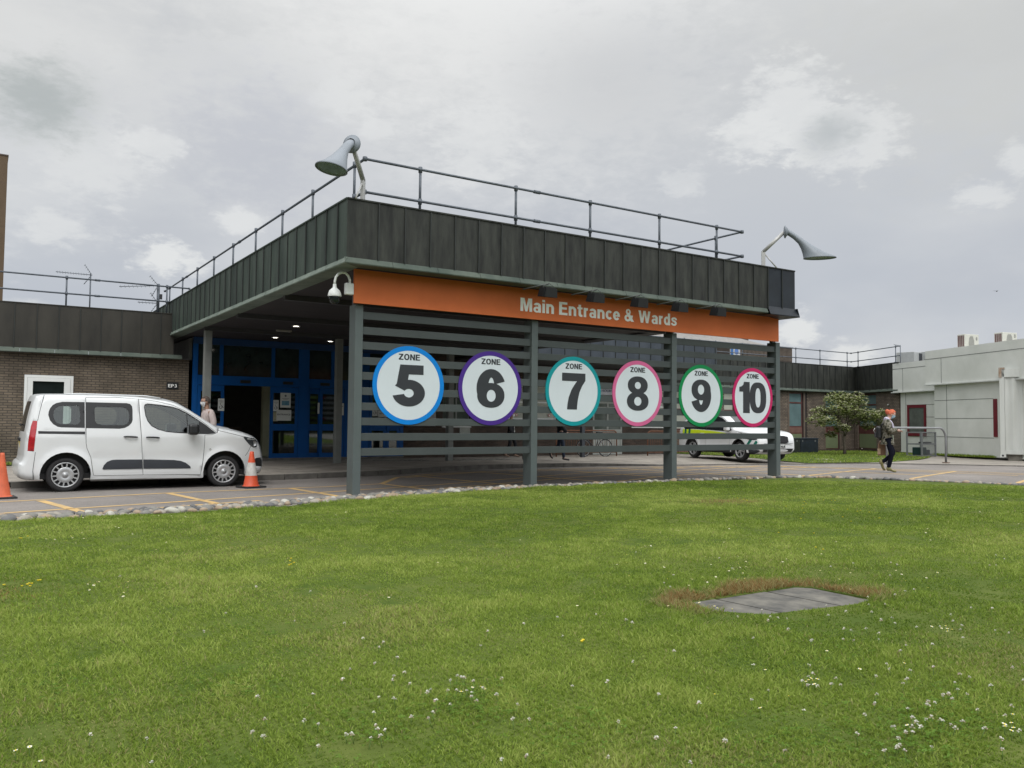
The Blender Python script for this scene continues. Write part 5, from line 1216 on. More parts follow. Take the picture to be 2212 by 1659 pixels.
# ---------------- tree in the verge
def tree(x, y, label):
    zb = G(x, y)+.12; t = thing('blossom_tree', label, 'tree', (x, y, zb)); rt_ = random.Random(41)
    mb = MB(); tips = []
    top = V((.05, 0, 1.02))
    mb.tube([(0, 0, -.05), (.02, .0, .3), (-.02, .02, .65), top], [.085, .062, .055, .058], 10)
    def limb(p, d, L, r_, lev):
        q = p+d*L*.5+V((rt_.uniform(-.05, .05), rt_.uniform(-.05, .05), .04)); e = p+d*L+V((0, 0, -.02)); mb.tube([p, q, e], [r_, r_*.75, r_*.5], 7); tips.append(q); tips.append(e)
        if lev > 0:
            for k in range(3):
                nd = (d+V((rt_.uniform(-.75, .75), rt_.uniform(-.75, .75), rt_.uniform(-.28, .42)))).normalized(); limb(q.lerp(e, rt_.uniform(.1, 1)), nd, L*rt_.uniform(.6, .85), r_*.55, lev-1)
    for k, (dx_, dy_, dz_, L) in enumerate(((-.8, .1, .75, .75), (.55, .2, .95, .85), (.1, -.5, 1.1, .8), (-.25, .6, 1.1, .85), (.9, -.35, .55, .85), (-.9, -.5, .38, .8), (.25, .7, .9, .7), (.95, .4, .7, .9))):
        limb(top-V((0, 0, .12*(k % 3))), V((dx_, dy_, dz_)).normalized(), L, .036, 2)
    mb.build('trunk', M('tree_bark', (.09, .075, .058), .9, var=.3, scale=14, bump=.5), t)
    lv = MB(); fl = MB()
    # camera-independent crown envelope: wide, flat-topped, uneven skirt
    shoots = [V(p) for p in tips]
    lobes = [(-1.55, -.3, 1.35, .42), (-1.2, .5, 1.45, .45), (-.9, -.4, 1.95, .5), (-.3, .1, 2.35, .5), (.25, -.3, 2.3, .52), (.3, .6, 2.25, .5), (.95, .0, 2.05, .5), (1.3, -.3, 1.65, .45), (1.55, .4, 1.5, .42), (2.1, .1, 1.55, .38), (1.9, -.5, 1.75, .35), (-.9, -.5, 1.1, .35), (-.15, -.6, 1.75, .42), (.7, -.8, 1.65, .42), (-.7, .7, 1.8, .45), (1.0, .9, 1.7, .45), (.0, .9, 1.7, .45), (-1.0, 0, .85, .22), (2.3, -.3, 1.35, .25), (.9, -.6, 1.2, .26)]
    for (cx, cy, cz, rr_) in lobes:
        for _ in range(int(330*rr_)):
            u = V((rt_.gauss(0, 1), rt_.gauss(0, 1), rt_.gauss(0, .8))).normalized()*rr_*rt_.uniform(.35, 1.08)**.7
            c = V((cx, cy, cz))+V((u.x*1.15, u.y*1.15, u.z*.62))
            for k in range(5):
                a = rt_.uniform(0, 6.28); tl = rt_.uniform(-.5, .35); L = rt_.uniform(.075, .125); d = V((math.cos(a), math.sin(a), tl)).normalized(); s_ = V((-d.y, d.x, rt_.uniform(-.3, .3))).normalized()*L*.30
                lv.add([c, c+d*L*.5+s_, c+d*L, c+d*L*.5-s_], [(0, 1, 2, 3)], rt_.choice((0, 0, 1, 2)))
            if u.z > -.05*rr_ and rt_.random() < .42:
                for k in range(9): p = c+V((rt_.uniform(-.05, .05), rt_.uniform(-.05, .05), .03+rt_.uniform(-.012, .02))); s_ = .017; q1 = V((rt_.gauss(0, 1), rt_.gauss(0, 1), rt_.gauss(0, 1))).normalized(); q2 = q1.cross(V((.3, .5, .8))).normalized(); fl.add([p+q1*s_, p+q2*s_, p-q1*s_, p-q2*s_], [(0, 1, 2, 3)])
    def leafm(nm, c):
        m = M(nm, c, .7, var=.25, scale=6, spec=.1); return m
    lv.build('crown', [leafm('leaf_mid', (.155, .19, .055)), leafm('leaf_dark', (.11, .15, .040)), leafm('leaf_light', (.34, .37, .15))], t)
    fl.build('blossom', M('blossom_cream', (.62, .61, .46), .7, var=.1), t)
    t.scale = (1.0, 1.0, 1.10)
    return t
tree(33.6, 23.6, 'small spreading tree with cream blossom in the verge before the brick building')

# ---------------- bicycle and rusty rails behind the screen
def bike(loc, rotz, label):
    t = thing('bicycle', label, 'bicycle', loc, rotz); BK = M('bike_black', (.02, .02, .024), .4, .2)
    for x, nm in ((-.52, 'wheel'), (.52, 'wheel')):
        mb = MB(); n = 36
        ring = [V((x+.335*math.cos(2*math.pi*k/n), 0, .335+.335*math.sin(2*math.pi*k/n))) for k in range(n+1)]; mb.tube(ring, .019, 8, caps=False); w_ = mb.build(nm, RUBBER, t)
        mb = MB().tube([V((x+.31*math.cos(2*math.pi*k/n), 0, .335+.31*math.sin(2*math.pi*k/n))) for k in range(n+1)], .009, 6, caps=False)
        for k in range(16): a = 2*math.pi*k/16; mb.tube([(x, 0, .335), (x+.305*math.cos(a), 0, .335+.305*math.sin(a))], .0022, 4)
        mb.tube([(x, -.05, .335), (x, .05, .335)], .02, 8); mb.build('rim', STEEL, w_)
    bb = V((-.06, 0, .29)); st = V((-.20, 0, .78)); hd = V((.32, 0, .80)); hb = V((.36, 0, .68)); rw_ = V((-.52, 0, .335)); fwz = V((.52, 0, .335))
    mb = MB()
    for a, b, r_ in ((bb, st, .017), (st, hd, .015), (bb, hb, .019), (hd, hb, .02), (bb, rw_, .011), (V((-.18, 0, .73)), rw_, .009), (hb, fwz, .012)): mb.tube([a, b], r_, 8)
    mb.build('frame', BK, t)
    MB().tube([st, st+V((-.03, 0, .15))], .013, 8).box(-.36, -.10, -.06, .06, .93, .97, bev=.015).build('saddle', BLACKP, t)
    MB().tube([hd, hd+V((-.01, 0, .13))], .013, 8).tube([(.24, -.27, .95), (.33, -.2, .96), (.33, .2, .96), (.24, .27, .95)], .013, 8).build('handlebar', BLACKP, t)
    MB().lathe([(.0001, -.02), (.10, -.018), (.10, -.012), (.0001, -.01)], 24, 'y', bb).tube([bb+V((0, -.05, 0)), bb+V((.11, -.06, -.12)), bb+V((.11, -.15, -.12))], .009, 6).tube([bb+V((0, .05, 0)), bb+V((-.11, .06, .12)), bb+V((-.11, .15, .12))], .009, 6).build('crankset', BK, t)
    MB().tube([(-.52, 0, .70), (-.25, 0, .74)], .008, 6).box(-.66, -.36, -.07, .07, .71, .73).build('rear_rack', BK, t)
    return t
RUST = M('rusty_tube', (.11, .045, .025), .75, rgb2=(.17, .075, .04), scale=8)
def rack(loc, L, rotz, label):
    t = thing('bicycle_rail', label, 'railing', loc, rotz, group='rusty brown hoop rails on the paving')
    MB().tube(hoop_pts(L, 1.02, .16, 5), .026, 10).build('hoop', RUST, t)
    mb = MB().tube([(0, 0, .14), (-L, 0, .14)], .014, 6); x = -.12
    while x > -L+.05: mb.tube([(x, 0, .14), (x, 0, .94)], .008, 5); x -= .115
    mb.tube([(0, 0, .94), (-L, 0, .94)], .012, 6).build('bars', RUST, t); return t
zb = G(21, 25.5)+.118
rack((22.0, 26.0, zb), 2.9, R(-4), 'rusty hoop rail with the bicycle leaning on it, before the pale double doors')
bike((20.65, 25.75, zb), R(176), 'dark bicycle leaning on a rusty hoop rail behind the zone 7 disc')
rack((26.3, 25.6, G(26, 25)+.118), 2.8, R(-4), 'rusty hoop rail just left of the ambulance car, behind the zone 8 disc')
# ---------------- bird
bd = thing('bird', 'tiny dark bird flying in the pale sky above the right-hand buildings', 'bird', tuple(V((0, 0, CAMH))+(fw+rt*((2153-1106)/1783.87)-up*((629-829.5)/1783.87))*110))
MB().lathe([(.0001, -.22), (.05, -.12), (.07, 0), (.045, .14), (.0001, .24)], 10, 'x').add([(.06, 0, .02), (-.08, 0, .02), (-.22, -.42, .10), (-.02, -.30, .12)], [(0, 1, 2, 3)]).add([(.06, 0, .02), (-.08, 0, .02), (-.22, .42, .10), (-.02, .30, .12)], [(0, 1, 2, 3)]).add([(-.18, -.03, 0), (-.18, .03, 0), (-.36, .07, 0), (-.36, -.07, 0)], [(0, 1, 2, 3)]).build('body', M('bird_dark', (.05, .05, .055), .8), bd)

# ---------------- the belt of trees behind the photographer (seen in the window glass)
rb_ = random.Random(9); mb = MB(); base = bmesh.new(); bmesh.ops.create_icosphere(base, subdivisions=2, radius=1); bv = [v.co.copy() for v in base.verts]; bf = [[v.index for v in f.verts] for f in base.faces]; base.free()
for i in range(230):
    a = R(rb_.uniform(88, 322)); r_ = rb_.uniform(42, 54); s_ = rb_.uniform(2.6, 5.2); z = rb_.uniform(1.0, 7.5)
    ph = rb_.uniform(0, 6); mb.add([(r_*math.sin(a)+c.x*s_*(1+.2*math.sin(4*c.y+ph)), r_*math.cos(a)+c.y*s_*(1+.2*math.sin(5*c.z+ph)), z+c.z*s_*.9*(1+.15*math.sin(6*c.x+ph))) for c in bv], bf, 0, True)
mb.build('woodland', M('woodland_leaves', (.03, .05, .015), .95, spec=.05, rgb2=(.07, .10, .03), scale=1.2, detail=8), None, label='belt of dark green trees behind the photographer', cat='woodland', kind='stuff')
# ================================================================== CARS
def seg_dist(p, poly):
    b = 9.
    for i in range(len(poly)-1):
        ax, ay = poly[i]; bx, by = poly[i+1]; dx, dy = bx-ax, by-ay; l2 = dx*dx+dy*dy
        t = max(0, min(1, ((p[0]-ax)*dx+(p[1]-ay)*dy)/l2)) if l2 else 0
        b = min(b, math.hypot(ax+dx*t-p[0], ay+dy*t-p[1]))
    return b
def smoothpoly(pts, n=4, closed=False):
    P = [V(p) for p in pts]; o = []; m = len(P)
    for i in range(m if closed else m-1):
        p0 = P[(i-1) % m] if closed or i > 0 else P[0]; p1 = P[i]; p2 = P[(i+1) % m]; p3 = P[(i+2) % m] if closed or i+2 < m else P[-1]
        for k in range(n):
            t = k/n; q = .5*((2*p1)+(p2-p0)*t+(2*p0-5*p1+4*p2-p3)*t*t+(3*p1-p0-3*p2+p3)*t**3)
            o.append((q.x, q.y))
    if not closed: o.append(tuple(P[-1]))
    return o
def offline(pts, h):
    P = [V(p) for p in pts]; L, Rr = [], []
    for i, p in enumerate(P):
        d = (P[min(i+1, len(P)-1)]-P[max(i-1, 0)]).normalized(); n = V((-d.y, d.x))*h; L.append(tuple(p+n)); Rr.append(tuple(p-n))
    return L+Rr[::-1]
PAINT = M('white_car_paint', (.66, .68, .69), .28, var=.025, scale=1.5, spec=.6)
PAINT.node_tree.nodes['Principled BSDF'].inputs['Coat Weight'].default_value = .5
GAP = M('panel_gap', (.05, .05, .052), .8, var=0)
CARGLASS = glassmat('car_glass', (.62, .70, .67), .06)
CARGLASS_D = M('car_privacy_glass', (.016, .019, .021), .05, var=.1, spec=.9)
INTER = M('car_interior', (.03, .03, .032), .8, var=.2)
def car(label, loc, rotz, sp, group=None, name='parked_car'):
    t = thing(name, label, sp['cat'], loc, rotz, group=group)
    top = smoothpoly(sp['top'], 4); ar1 = sp['arch_f']; ar2 = sp['arch_r']
    outline = top+ar1+sp['sill']+ar2
    W0, r_ = sp['W'], .095
    cf, cr_ = sp['wf'], sp['wr']; WR = sp['wheel_r']
    def hw(x, z):
        w_ = W0
        if z > sp['belt']: w_ -= sp['tumble']*(z-sp['belt'])**1.15
        if z < .38: w_ -= .06*((.38-z)/.2)**2
        xn = sp['nose']; 
        if x > xn: w_ -= sp['nose_in']*((x-xn)/(sp['x1']-xn))**2.2
        if x < sp['tail']: w_ -= .07*((sp['tail']-x)/(sp['tail']-sp['x0']))**2
        w_ -= .014*math.exp(-((z-.62)/.10)**2) if cr_+.45 < x < cf-.42 else 0
        for c in (cf, cr_):
            q = math.hypot(x-c, z-WR); w_ += .022*math.exp(-((q-WR-.10)/.055)**2)
        d = seg_dist((x, z), top)
        if d < r_: k = 1-d/r_; w_ -= r_*(1-math.sqrt(max(0, 1-k*k)))*sp.get('round', 1)
        return w_
    loops = [outline]; cls = []
    for key, kind, poly in sp['regions']: cls.append((key, kind, poly)); loops.append(poly)
    for pl in sp['seams']: q = offline(pl, .0045); cls.append(('gap', 'gap', q)); loops.append(q)
    for key, poly in sp['doors']: cls.append((key, 'door', poly)); loops.append(poly)
    vs = []; es = []
    for lp in loops:
        b = len(vs); vs += [V(p) for p in lp]; es += [(b+i, b+(i+1) % len(lp)) for i in range(len(lp))]
    gx = np.arange(sp['x0'], sp['x1'], .055); gz = np.arange(.15, sp['h'], .055)
    for x in gx:
        for z in gz:
            p = (x+random.uniform(-.004, .004), z+random.uniform(-.004, .004))
            if pip(p, outline) and seg_dist(p, outline+[outline[0]]) > .02: vs.append(V(p))
    for i, p in enumerate(top[1:-1], 1):
        d = (V(top[i+1])-V(top[i-1])).normalized(); n = V((d.y, -d.x))
        for o_ in (.008, .025, .05, .075):
            q = V(p)+n*o_
            if pip(q, outline): vs.append(q)
    vo, eo, fo, *_ = delaunay_2d_cdt(vs, es, [], 0, 1e-6)
    for side in (-1, 1):
        buckets = {}
        for f in fo:
            c = sum((vo[i] for i in f), V((0, 0)))/3
            if not pip(c, outline): continue
            key, kind = 'body', 'body'
            for k_, kd, poly in cls:
                if pip(c, poly): key, kind = k_, kd; break
            if kind == 'gap': key, kind = 'body', 'gap'
            buckets.setdefault((key, side), []).append((f, kind))
        for (key, sd), fl in buckets.items():
            if key == 'void': continue
            mb = MB(); idx = {}
            for f, kind in fl:
                ids = []
                for i in f:
                    if i not in idx:
                        idx[i] = len(idx); p = vo[i]; off = {'glass': -.006, 'dark': .001, 'trim': .012, 'lamp': .004}.get(kind, 0); mb.v.append((p.x, side*(hw(p.x, p.y)+off), p.y))
                    ids.append(idx[i])
                mb.f.append(ids if side < 0 else ids[::-1]); mb.m.append(1 if kind == 'gap' else 0); mb.sm.append(True)
            mats = {'glass': CARGLASS, 'pglass': CARGLASS_D, 'dark': BLACKP, 'trim': M('trim_charcoal', (.022, .026, .034), .55, var=.1)}
            kind0 = [k for _, k in fl if k != 'gap'][0] if key != 'body' else 'body'
            mat = sp.get('mats', {}).get(key) or (mats.get(kind0) or PAINT)
            sp.setdefault('_parts', []).append((key, side, mb, [mat, GAP]))
    merged = {}
    for key, side, mb, mats in sp.pop('_parts'):
        k2 = (key, 0) if key == 'body' else (key, side)
        if k2 in merged: m0 = merged[k2][0]; m0.add(mb.v, mb.f, 0, True); m0.m[-len(mb.m):] = mb.m
        else: merged[k2] = (mb, mats)
    # centre skin over the nose, bonnet, screen, roof and tail
    body = merged[('body', 0)][0]; mats_body = merged[('body', 0)][1]+[CARGLASS_D]
    NY = 10; rows = []; dense = top
    for i, p in enumerate(dense):
        w_ = hw(*p); d = (V(dense[min(i+1, len(dense)-1)])-V(dense[max(i-1, 0)])).normalized(); n = V((-d.y, d.x))
        vert = abs(d.y)
        cr = .035*(1-vert)+(sp.get('crown', .13) if p[0] > (cf+cr_)/2 else .06)*vert
        if p[1] > .95 and p[0] > cf-1.1 and p[0] < cf+.2: cr = .07
        rows.append([(p[0]+n.x*cr*(1-(j/NY*2-1)**2), w_*(j/NY*2-1), p[1]+n.y*cr*(1-(j/NY*2-1)**2)) for j in range(NY+1)])
    b = len(body.v); body.v += [q for r in rows for q in r]
    for i in range(len(rows)-1):
        mid_ = ((dense[i][0]+dense[i+1][0])/2, (dense[i][1]+dense[i+1][1])/2)
        for j in range(NY):
            mi = 0
            for (xa, xb, za, zb_) in sp['screens']:
                if xa < mid_[0] < xb and za < mid_[1] < zb_ and 1 <= j < NY-1: mi = 2
            body.f.append([b+i*(NY+1)+j, b+i*(NY+1)+j+1, b+(i+1)*(NY+1)+j+1, b+(i+1)*(NY+1)+j][::-1]); body.m.append(mi); body.sm.append(True)
    for side in (-1, 1):            # return edges into the wheel arches and under the sills
        low = ar1+sp['sill']+ar2
        pts = [top[-1]]+low+[top[0]]
        vv = [(x, side*hw(x, z), z) for x, z in pts]+[(x, side*(hw(x, z)-.10), z) for x, z in pts]; n = len(pts)
        body.add(vv, [(i, i+1, n+i+1, n+i) for i in range(n-1)], 1, False)
    for (key, side), (mb, mats) in merged.items():
        if key == 'body': mb.build('body', mats_body, t)
    doors = {}
    for (key, side), (mb, mats) in merged.items():
        if key.startswith('door'): doors[(key, side)] = mb.build('door', mats, t)
    for (key, side), (mb, mats) in merged.items():
        if key == 'body' or key.startswith('door'): continue
        base = key.split(':')[0]; par = t
        if ':' in key and ('door'+key.split(':')[1], side) in doors: par = doors[('door'+key.split(':')[1], side)]
        mb.build(base, mats, par)
    # floor, wheel wells, seats
    mb = MB().box(sp['x0']+.35, sp['x1']-.3, -W0+.16, W0-.16, .24, .34)
    for c in (cf, cr_):
        for s_ in (-1, 1): mb.box(c-WR-.07, c+WR+.07, s_*.60-.04, s_*.60+.04, .25, .82)
    mb.box(cf-.30, sp['x1']-.25, -.6, .6, .34, .86); mb.build('underbody', BLACKP, t)
    for x in sp['seats']:
        for y in (-.36, .36):
            MB().box(x-.25, x+.25, y-.24, y+.24, .45, .62, bev=.04).box(x-.34, x-.22, y-.23, y+.23, .62, 1.13, bev=.04).box(x-.34, x-.25, y-.12, y+.12, 1.16, 1.34, bev=.03).build('seat', INTER, t)
    MB().box(cf-.80, cf-.45, -.7, .7, .8, 1.02, bev=.04).build('dashboard', INTER, t)
    # wheels
    for c in (cf, cr_):
        for s_ in (-1, 1):
            wy = s_*(W0-.03)
            prof = [(WR*.60, -.105), (WR*.92, -.10), (WR*.985, -.075), (WR, -.04), (WR, .04), (WR*.985, .075), (WR*.92, .10), (WR*.72, .095), (WR*.70, .06), (.0001, .055)]
            w_ = MB().lathe([(r, h*s_) for r, h in prof], 44, 'y', (c, wy-s_*.115, WR)).build('wheel', RUBBER, t); fix_normals(w_)
            mb = MB(); y0 = wy-s_*.115+s_*.085; k = sp['spokes']; RR = WR*sp.get('rimr', .70)
            mb.lathe([(RR*1.0, .0), (RR*.985, s_*.018), (RR*.90, s_*.012), (RR*.89, -s_*.03)], 44, 'y', (c, y0, WR))
            hubr = sp['hub']; mb.lathe([(RR*hubr, -s_*.0), (RR*hubr*.9, s_*.012), (RR*.30, s_*.004), (RR*.20, -s_*.008), (RR*.19, s_*.010), (.0001, s_*.014)], 36, 'y', (c, y0, WR))
            for i in range(k):
                a = 2*math.pi*i/k+.1
                if sp.get('double'): a = 2*math.pi*(i//2)/(k/2)+(-.16 if i % 2 else .16)
                ca, sa = math.cos(a), math.sin(a); tw = RR*sp['spw']; r0_, r1_ = RR*hubr*.86, RR*.94
                P = lambda r, o, yy: (c+ca*r-sa*o, yy, WR+sa*r+ca*o)
                f_ = sp.get('spf', 1.)
                mb.add([P(r0_, -tw*f_, y0+s_*.006), P(r1_, -tw, y0+s_*.010), P(r1_, tw, y0+s_*.010), P(r0_, tw*f_, y0+s_*.006), P(r0_, -tw*f_, y0-s_*.02), P(r1_, -tw, y0-s_*.02), P(r1_, tw, y0-s_*.02), P(r0_, tw*f_, y0-s_*.02)], [(0, 1, 2, 3), (0, 4, 5, 1), (3, 2, 6, 7), (1, 5, 6, 2)])
            o = mb.build('rim', M('wheel_silver', (.42, .43, .44), .35, .45, var=.06), w_); fix_normals(o)
    return t, hw, top
def archpts(c, r, wr, a0, a1, n=16, zs=1.0):
    return [(c+r*math.cos(R(a0+(a1-a0)*i/n)), wr+r*zs*math.sin(R(a0+(a1-a0)*i/n))) for i in range(n+1)]
# ---- white people carrier
vt = [(-0.50, 0.235), (-0.62, 0.25), (-0.712, 0.313), (-0.748, 0.418), (-0.742, 0.53), (-0.700, 0.567), (-0.67, 0.651), (-0.665, 0.752), (-0.640, 1.1), (-0.583, 1.461), (-0.525, 1.69), (-0.445, 1.765), (-0.085, 1.784), (0.327, 1.788), (0.752, 1.785), (1.19, 1.772), (1.528, 1.736), (1.80, 1.69), (1.945, 1.647), (2.112, 1.556), (2.355, 1.400), (2.601, 1.240), (2.70, 1.185), (2.85, 1.155), (3.05, 1.115), (3.24, 1.062), (3.40, 1.00), (3.512, 0.925), (3.592, 0.80), (3.628, 0.68), (3.655, 0.55), (3.662, 0.40), (3.64, .31), (3.58, 0.255), (3.40, 0.23)]
q1o = smoothpoly([(-0.299, 1.408), (-0.287, 1.5), (-0.221, 1.604), (-0.081, 1.653), (0.281, 1.656), (0.295, 1.43), (0.292, 1.176), (-0.127, 1.188), (-0.255, 1.27)], 3, True)
q1o = [(-0.303, 1.408), (-0.298, 1.47), (-0.277, 1.53), (-0.236, 1.59), (-0.18, 1.628), (-0.081, 1.653), (0.284, 1.656), (0.291, 1.176), (-0.09, 1.184), (-0.15, 1.195), (-0.22, 1.24), (-0.275, 1.31)]
q1i = [(-0.224, 1.385), (-0.215, 1.47), (-0.185, 1.535), (-0.13, 1.572), (-.06, 1.582), (0.150, 1.593), (.187, 1.575), (0.206, 1.531), (0.213, 1.30), (.198, 1.258), (0.157, 1.236), (-0.10, 1.243), (-.16, 1.263), (-0.205, 1.316)]
q2o = [(0.305, 1.656), (1.00, 1.650), (1.06, 1.636), (1.095, 1.59), (1.103, 1.53), (1.105, 1.34), (1.09, 1.28), (1.04, 1.22), (.97, 1.18), (0.88, 1.163), (0.316, 1.172)]
q2i = [(0.45, 1.52), (0.463, 1.56), (0.50, 1.578), (0.94, 1.570), (.99, 1.55), (1.033, 1.50), (1.045, 1.44), (1.045, 1.33), (1.02, 1.27), (0.963, 1.234), (0.57, 1.231), (.49, 1.26), (0.457, 1.313)]
w3g = [(1.324, 1.58), (1.335, 1.615), (1.373, 1.631), (1.60, 1.612), (1.808, 1.580), (1.93, 1.541), (2.035, 1.489), (2.075, 1.466), (2.103, 1.095), (1.89, 1.099), (1.72, 1.118), (1.57, 1.160), (1.45, 1.225), (1.38, 1.32), (1.345, 1.417)]
w3q = [(2.089, 1.458), (2.20, 1.391), (2.315, 1.312), (2.325, 1.082), (2.117, 1.094)]
w3o = [(1.305, 1.58), (1.318, 1.632), (1.365, 1.652), (1.60, 1.632), (1.815, 1.599), (1.945, 1.557), (2.10, 1.476), (2.26, 1.372), (2.46, 1.232), (2.645, 1.078), (2.50, 1.060), (2.30, 1.066), (1.89, 1.083), (1.71, 1.103), (1.55, 1.148), (1.435, 1.215), (1.365, 1.31), (1.328, 1.417)]
door1 = [(0.303, 1.745), (0.80, 1.757), (1.213, 1.735), (1.262, .98), (1.309, 0.286), (.50, .290), (.455, 0.304), (.44, .40), (0.403, 0.636), (0.335, 0.80), (0.318, 0.90)]
door2 = [(1.213, 1.735), (1.52, 1.70), (1.85, 1.62), (2.05, 1.52), (2.30, 1.37), (2.52, 1.20), (2.655, 1.085), (2.56, 1.050), (2.424, 1.045), (2.421, 0.855), (2.40, .55), (2.36, 0.262), (1.90, .275), (1.309, 0.286), (1.262, .98)]
t1 = [(0.603, 0.415), (0.625, .48), (0.68, 0.545), (0.76, 0.578), (.83, .584), (1.283, 0.579), (1.292, 0.406), (.62, .404)]
t2 = [(1.303, 0.578), (1.86, 0.560), (1.98, .54), (2.07, 0.505), (2.166, 0.424), (2.167, 0.392), (1.31, 0.404)]
trk = [(-0.458, 1.118), (0.297, 1.106), (0.299, 1.060), (-0.453, 1.068)]
hl = smoothpoly([(3.185, 1.012), (3.30, 0.995), (3.44, 0.972), (3.507, 0.925), (3.515, .86), (3.497, 0.80), (3.43, 0.782), (3.36, 0.815), (3.27, .90)], 2, True)
fog = [(3.396, 0.411), (3.42, .50), (3.482, 0.565), (3.60, 0.575), (3.640, .50), (3.640, 0.385)]
tl = [(-0.612, 0.76), (-0.603, 0.965), (-0.572, 1.20), (-0.545, 1.303), (-0.474, 1.299), (-.483, 1.15), (-0.499, 0.987), (-0.512, 0.755)]
vsp = dict(rimr=.735, cat='van', top=vt, arch_f=archpts(2.82, .415, .315, -10, 192)[::1], sill=[(2.41, .20), (1.4, .212), (.43, .225)], arch_r=archpts(0.0, .415, .315, -12, 190),
           W=.92, belt=1.0, tumble=.21, wf=2.82, wr=0.0, wheel_r=.316, x0=-.76, x1=3.67, h=1.8, nose=2.75, nose_in=.26, tail=-.35,
           regions=[('window:1', 'glass', q1i), ('window_surround', 'dark', q1o), ('window:1', 'glass', q2i), ('window_surround:1', 'dark', q2o), ('window:2', 'glass', w3g), ('window:2', 'glass', w3q), ('window_surround:2', 'dark', w3o),
                    ('lower_trim:1', 'trim', t1), ('lower_trim:2', 'trim', t2), ('door_track', 'dark', trk), ('headlight', 'lamp', hl), ('fog_light_surround', 'dark', fog), ('tail_light', 'lamp', tl)],
           seams=[door1+[door1[0]], door2+[door2[0]], [(-.49, .74), (-.52, .40), (-.50, .24)], [(2.66, 1.085), (2.70, 1.185)], [(2.68, 1.135), (2.95, 1.07), (3.185, 1.012)], [(3.36, .815), (3.30, .70), (3.24, .62)], [(-.47, 1.30), (-.43, 1.52), (-.37, 1.77)]],
           doors=[('door1', door1), ('door2', door2)], screens=[(1.97, 2.60, 1.24, 1.65), (-.66, -.53, 1.08, 1.66)], seats=(1.45, .55), spokes=14, hub=.62, spw=.050, spf=1.0,
           mats={'tail_light': M('tail_light_red', (.36, .012, .02), .15, var=.3, scale=9, spec=.8), 'headlight': M('headlight_glass', (.045, .05, .055), .08, var=.4, scale=12, spec=1.0)})
vy = 17.10+.92
van, vhw, vtop = car('white people carrier van with black lower trims parked at the kerb by the entrance', (1.42, vy, G(2.8, 17.9)), 0, vsp, name='parked_van')
def vp(x, z, o=0., hw_=None): return (x, -((hw_ or vhw)(x, z)+o), z)
for s_ in (-1, 1):
    for (xa, xb, z0), dn_ in (((.950, 1.190, 1.013), 0), ((1.343, 1.580, 1.001), 1)):
        mb = MB(); pts = [(xa, s_*(vhw(xa, z0)+.012), z0), (xa+.04, s_*(vhw(xa, z0)+.042), z0+.002), ((xa+xb)/2, s_*(vhw((xa+xb)/2, z0)+.046), z0), (xb-.04, s_*(vhw(xb, z0)+.042), z0-.006), (xb, s_*(vhw(xb, z0)+.012), z0-.008)]
        mb.tube(pts, [.010, .016, .017, .016, .010], 8).build('door_handle', BLACKP, van)
    mx_, mz = 2.165, 1.15
    o = MB().box(mx_-.10, mx_+.10, min(s_*1.0, s_*1.19), max(s_*1.0, s_*1.19), mz-.10, mz+.115, bev=.05).build('mirror', BLACKP, van)
    MB().tube([(mx_+.10, s_*.86, 1.08), (mx_+.02, s_*1.02, 1.09)], .035, 8).build('mirror_arm', BLACKP, o)
    MB().add([(mx_-.102, s_*1.03, mz-.06), (mx_-.102, s_*1.16, mz-.06), (mx_-.102, s_*1.16, mz+.08), (mx_-.102, s_*1.03, mz+.08)], [(0, 1, 2, 3)]).build('mirror_glass', STEEL, o)
    # lamp internals
    MB().lathe([(.0001, .0), (.05, .004), (.062, -.02)], 20, 'y', (3.42, s_*(vhw(3.42, .87)+.006), .87)).build('lamp_reflector', STEEL, van)
    MB().tube([(3.28, s_*(vhw(3.28, .965)+.006), .965), (3.45, s_*(vhw(3.45, .94)+.006), .945)], .007, 6).build('lamp_strip', PAPER, van)
    MB().lathe([(.0001, .004), (.018, .002), (.019, -.01)], 14, 'y', (2.53, s_*(vhw(2.53, .76)+.003), .76)).build('side_repeater', M('repeater_grey', (.35, .34, .30), .3), van)
    MB().tube([(-.05, s_*.66, 1.80), (.2, s_*.665, 1.813), (1.35, s_*.665, 1.80), (1.62, s_*.66, 1.765)], .011, 6).build('roof_gutter', PAINT, van)
MB().box(-.715, -.67, -.28, .28, .80, .92).build('number_plate', M('plate_yellow', (.55, .42, .06), .5), van)
MB().box(-.73, -.68, -.32, .32, .925, .985, bev=.01).build('tailgate_handle', BLACKP, van)
MB().tube([(-.665, .05, 1.20), (-.72, .05, 1.24), (-.705, -.30, 1.22)], .012, 6).build('rear_wiper', BLACKP, van)
MB().tube([(2.40, 0, .22), (.5, -.1, .235)], .035, 8).build('exhaust', M('exhaust_grey', (.15, .14, .13), .6), van)
MB().box(.42, 2.42, -.80, -.74, .185, .235, bev=.01).build('sill_flange', M('sill_grey', (.30, .30, .30), .5), van)
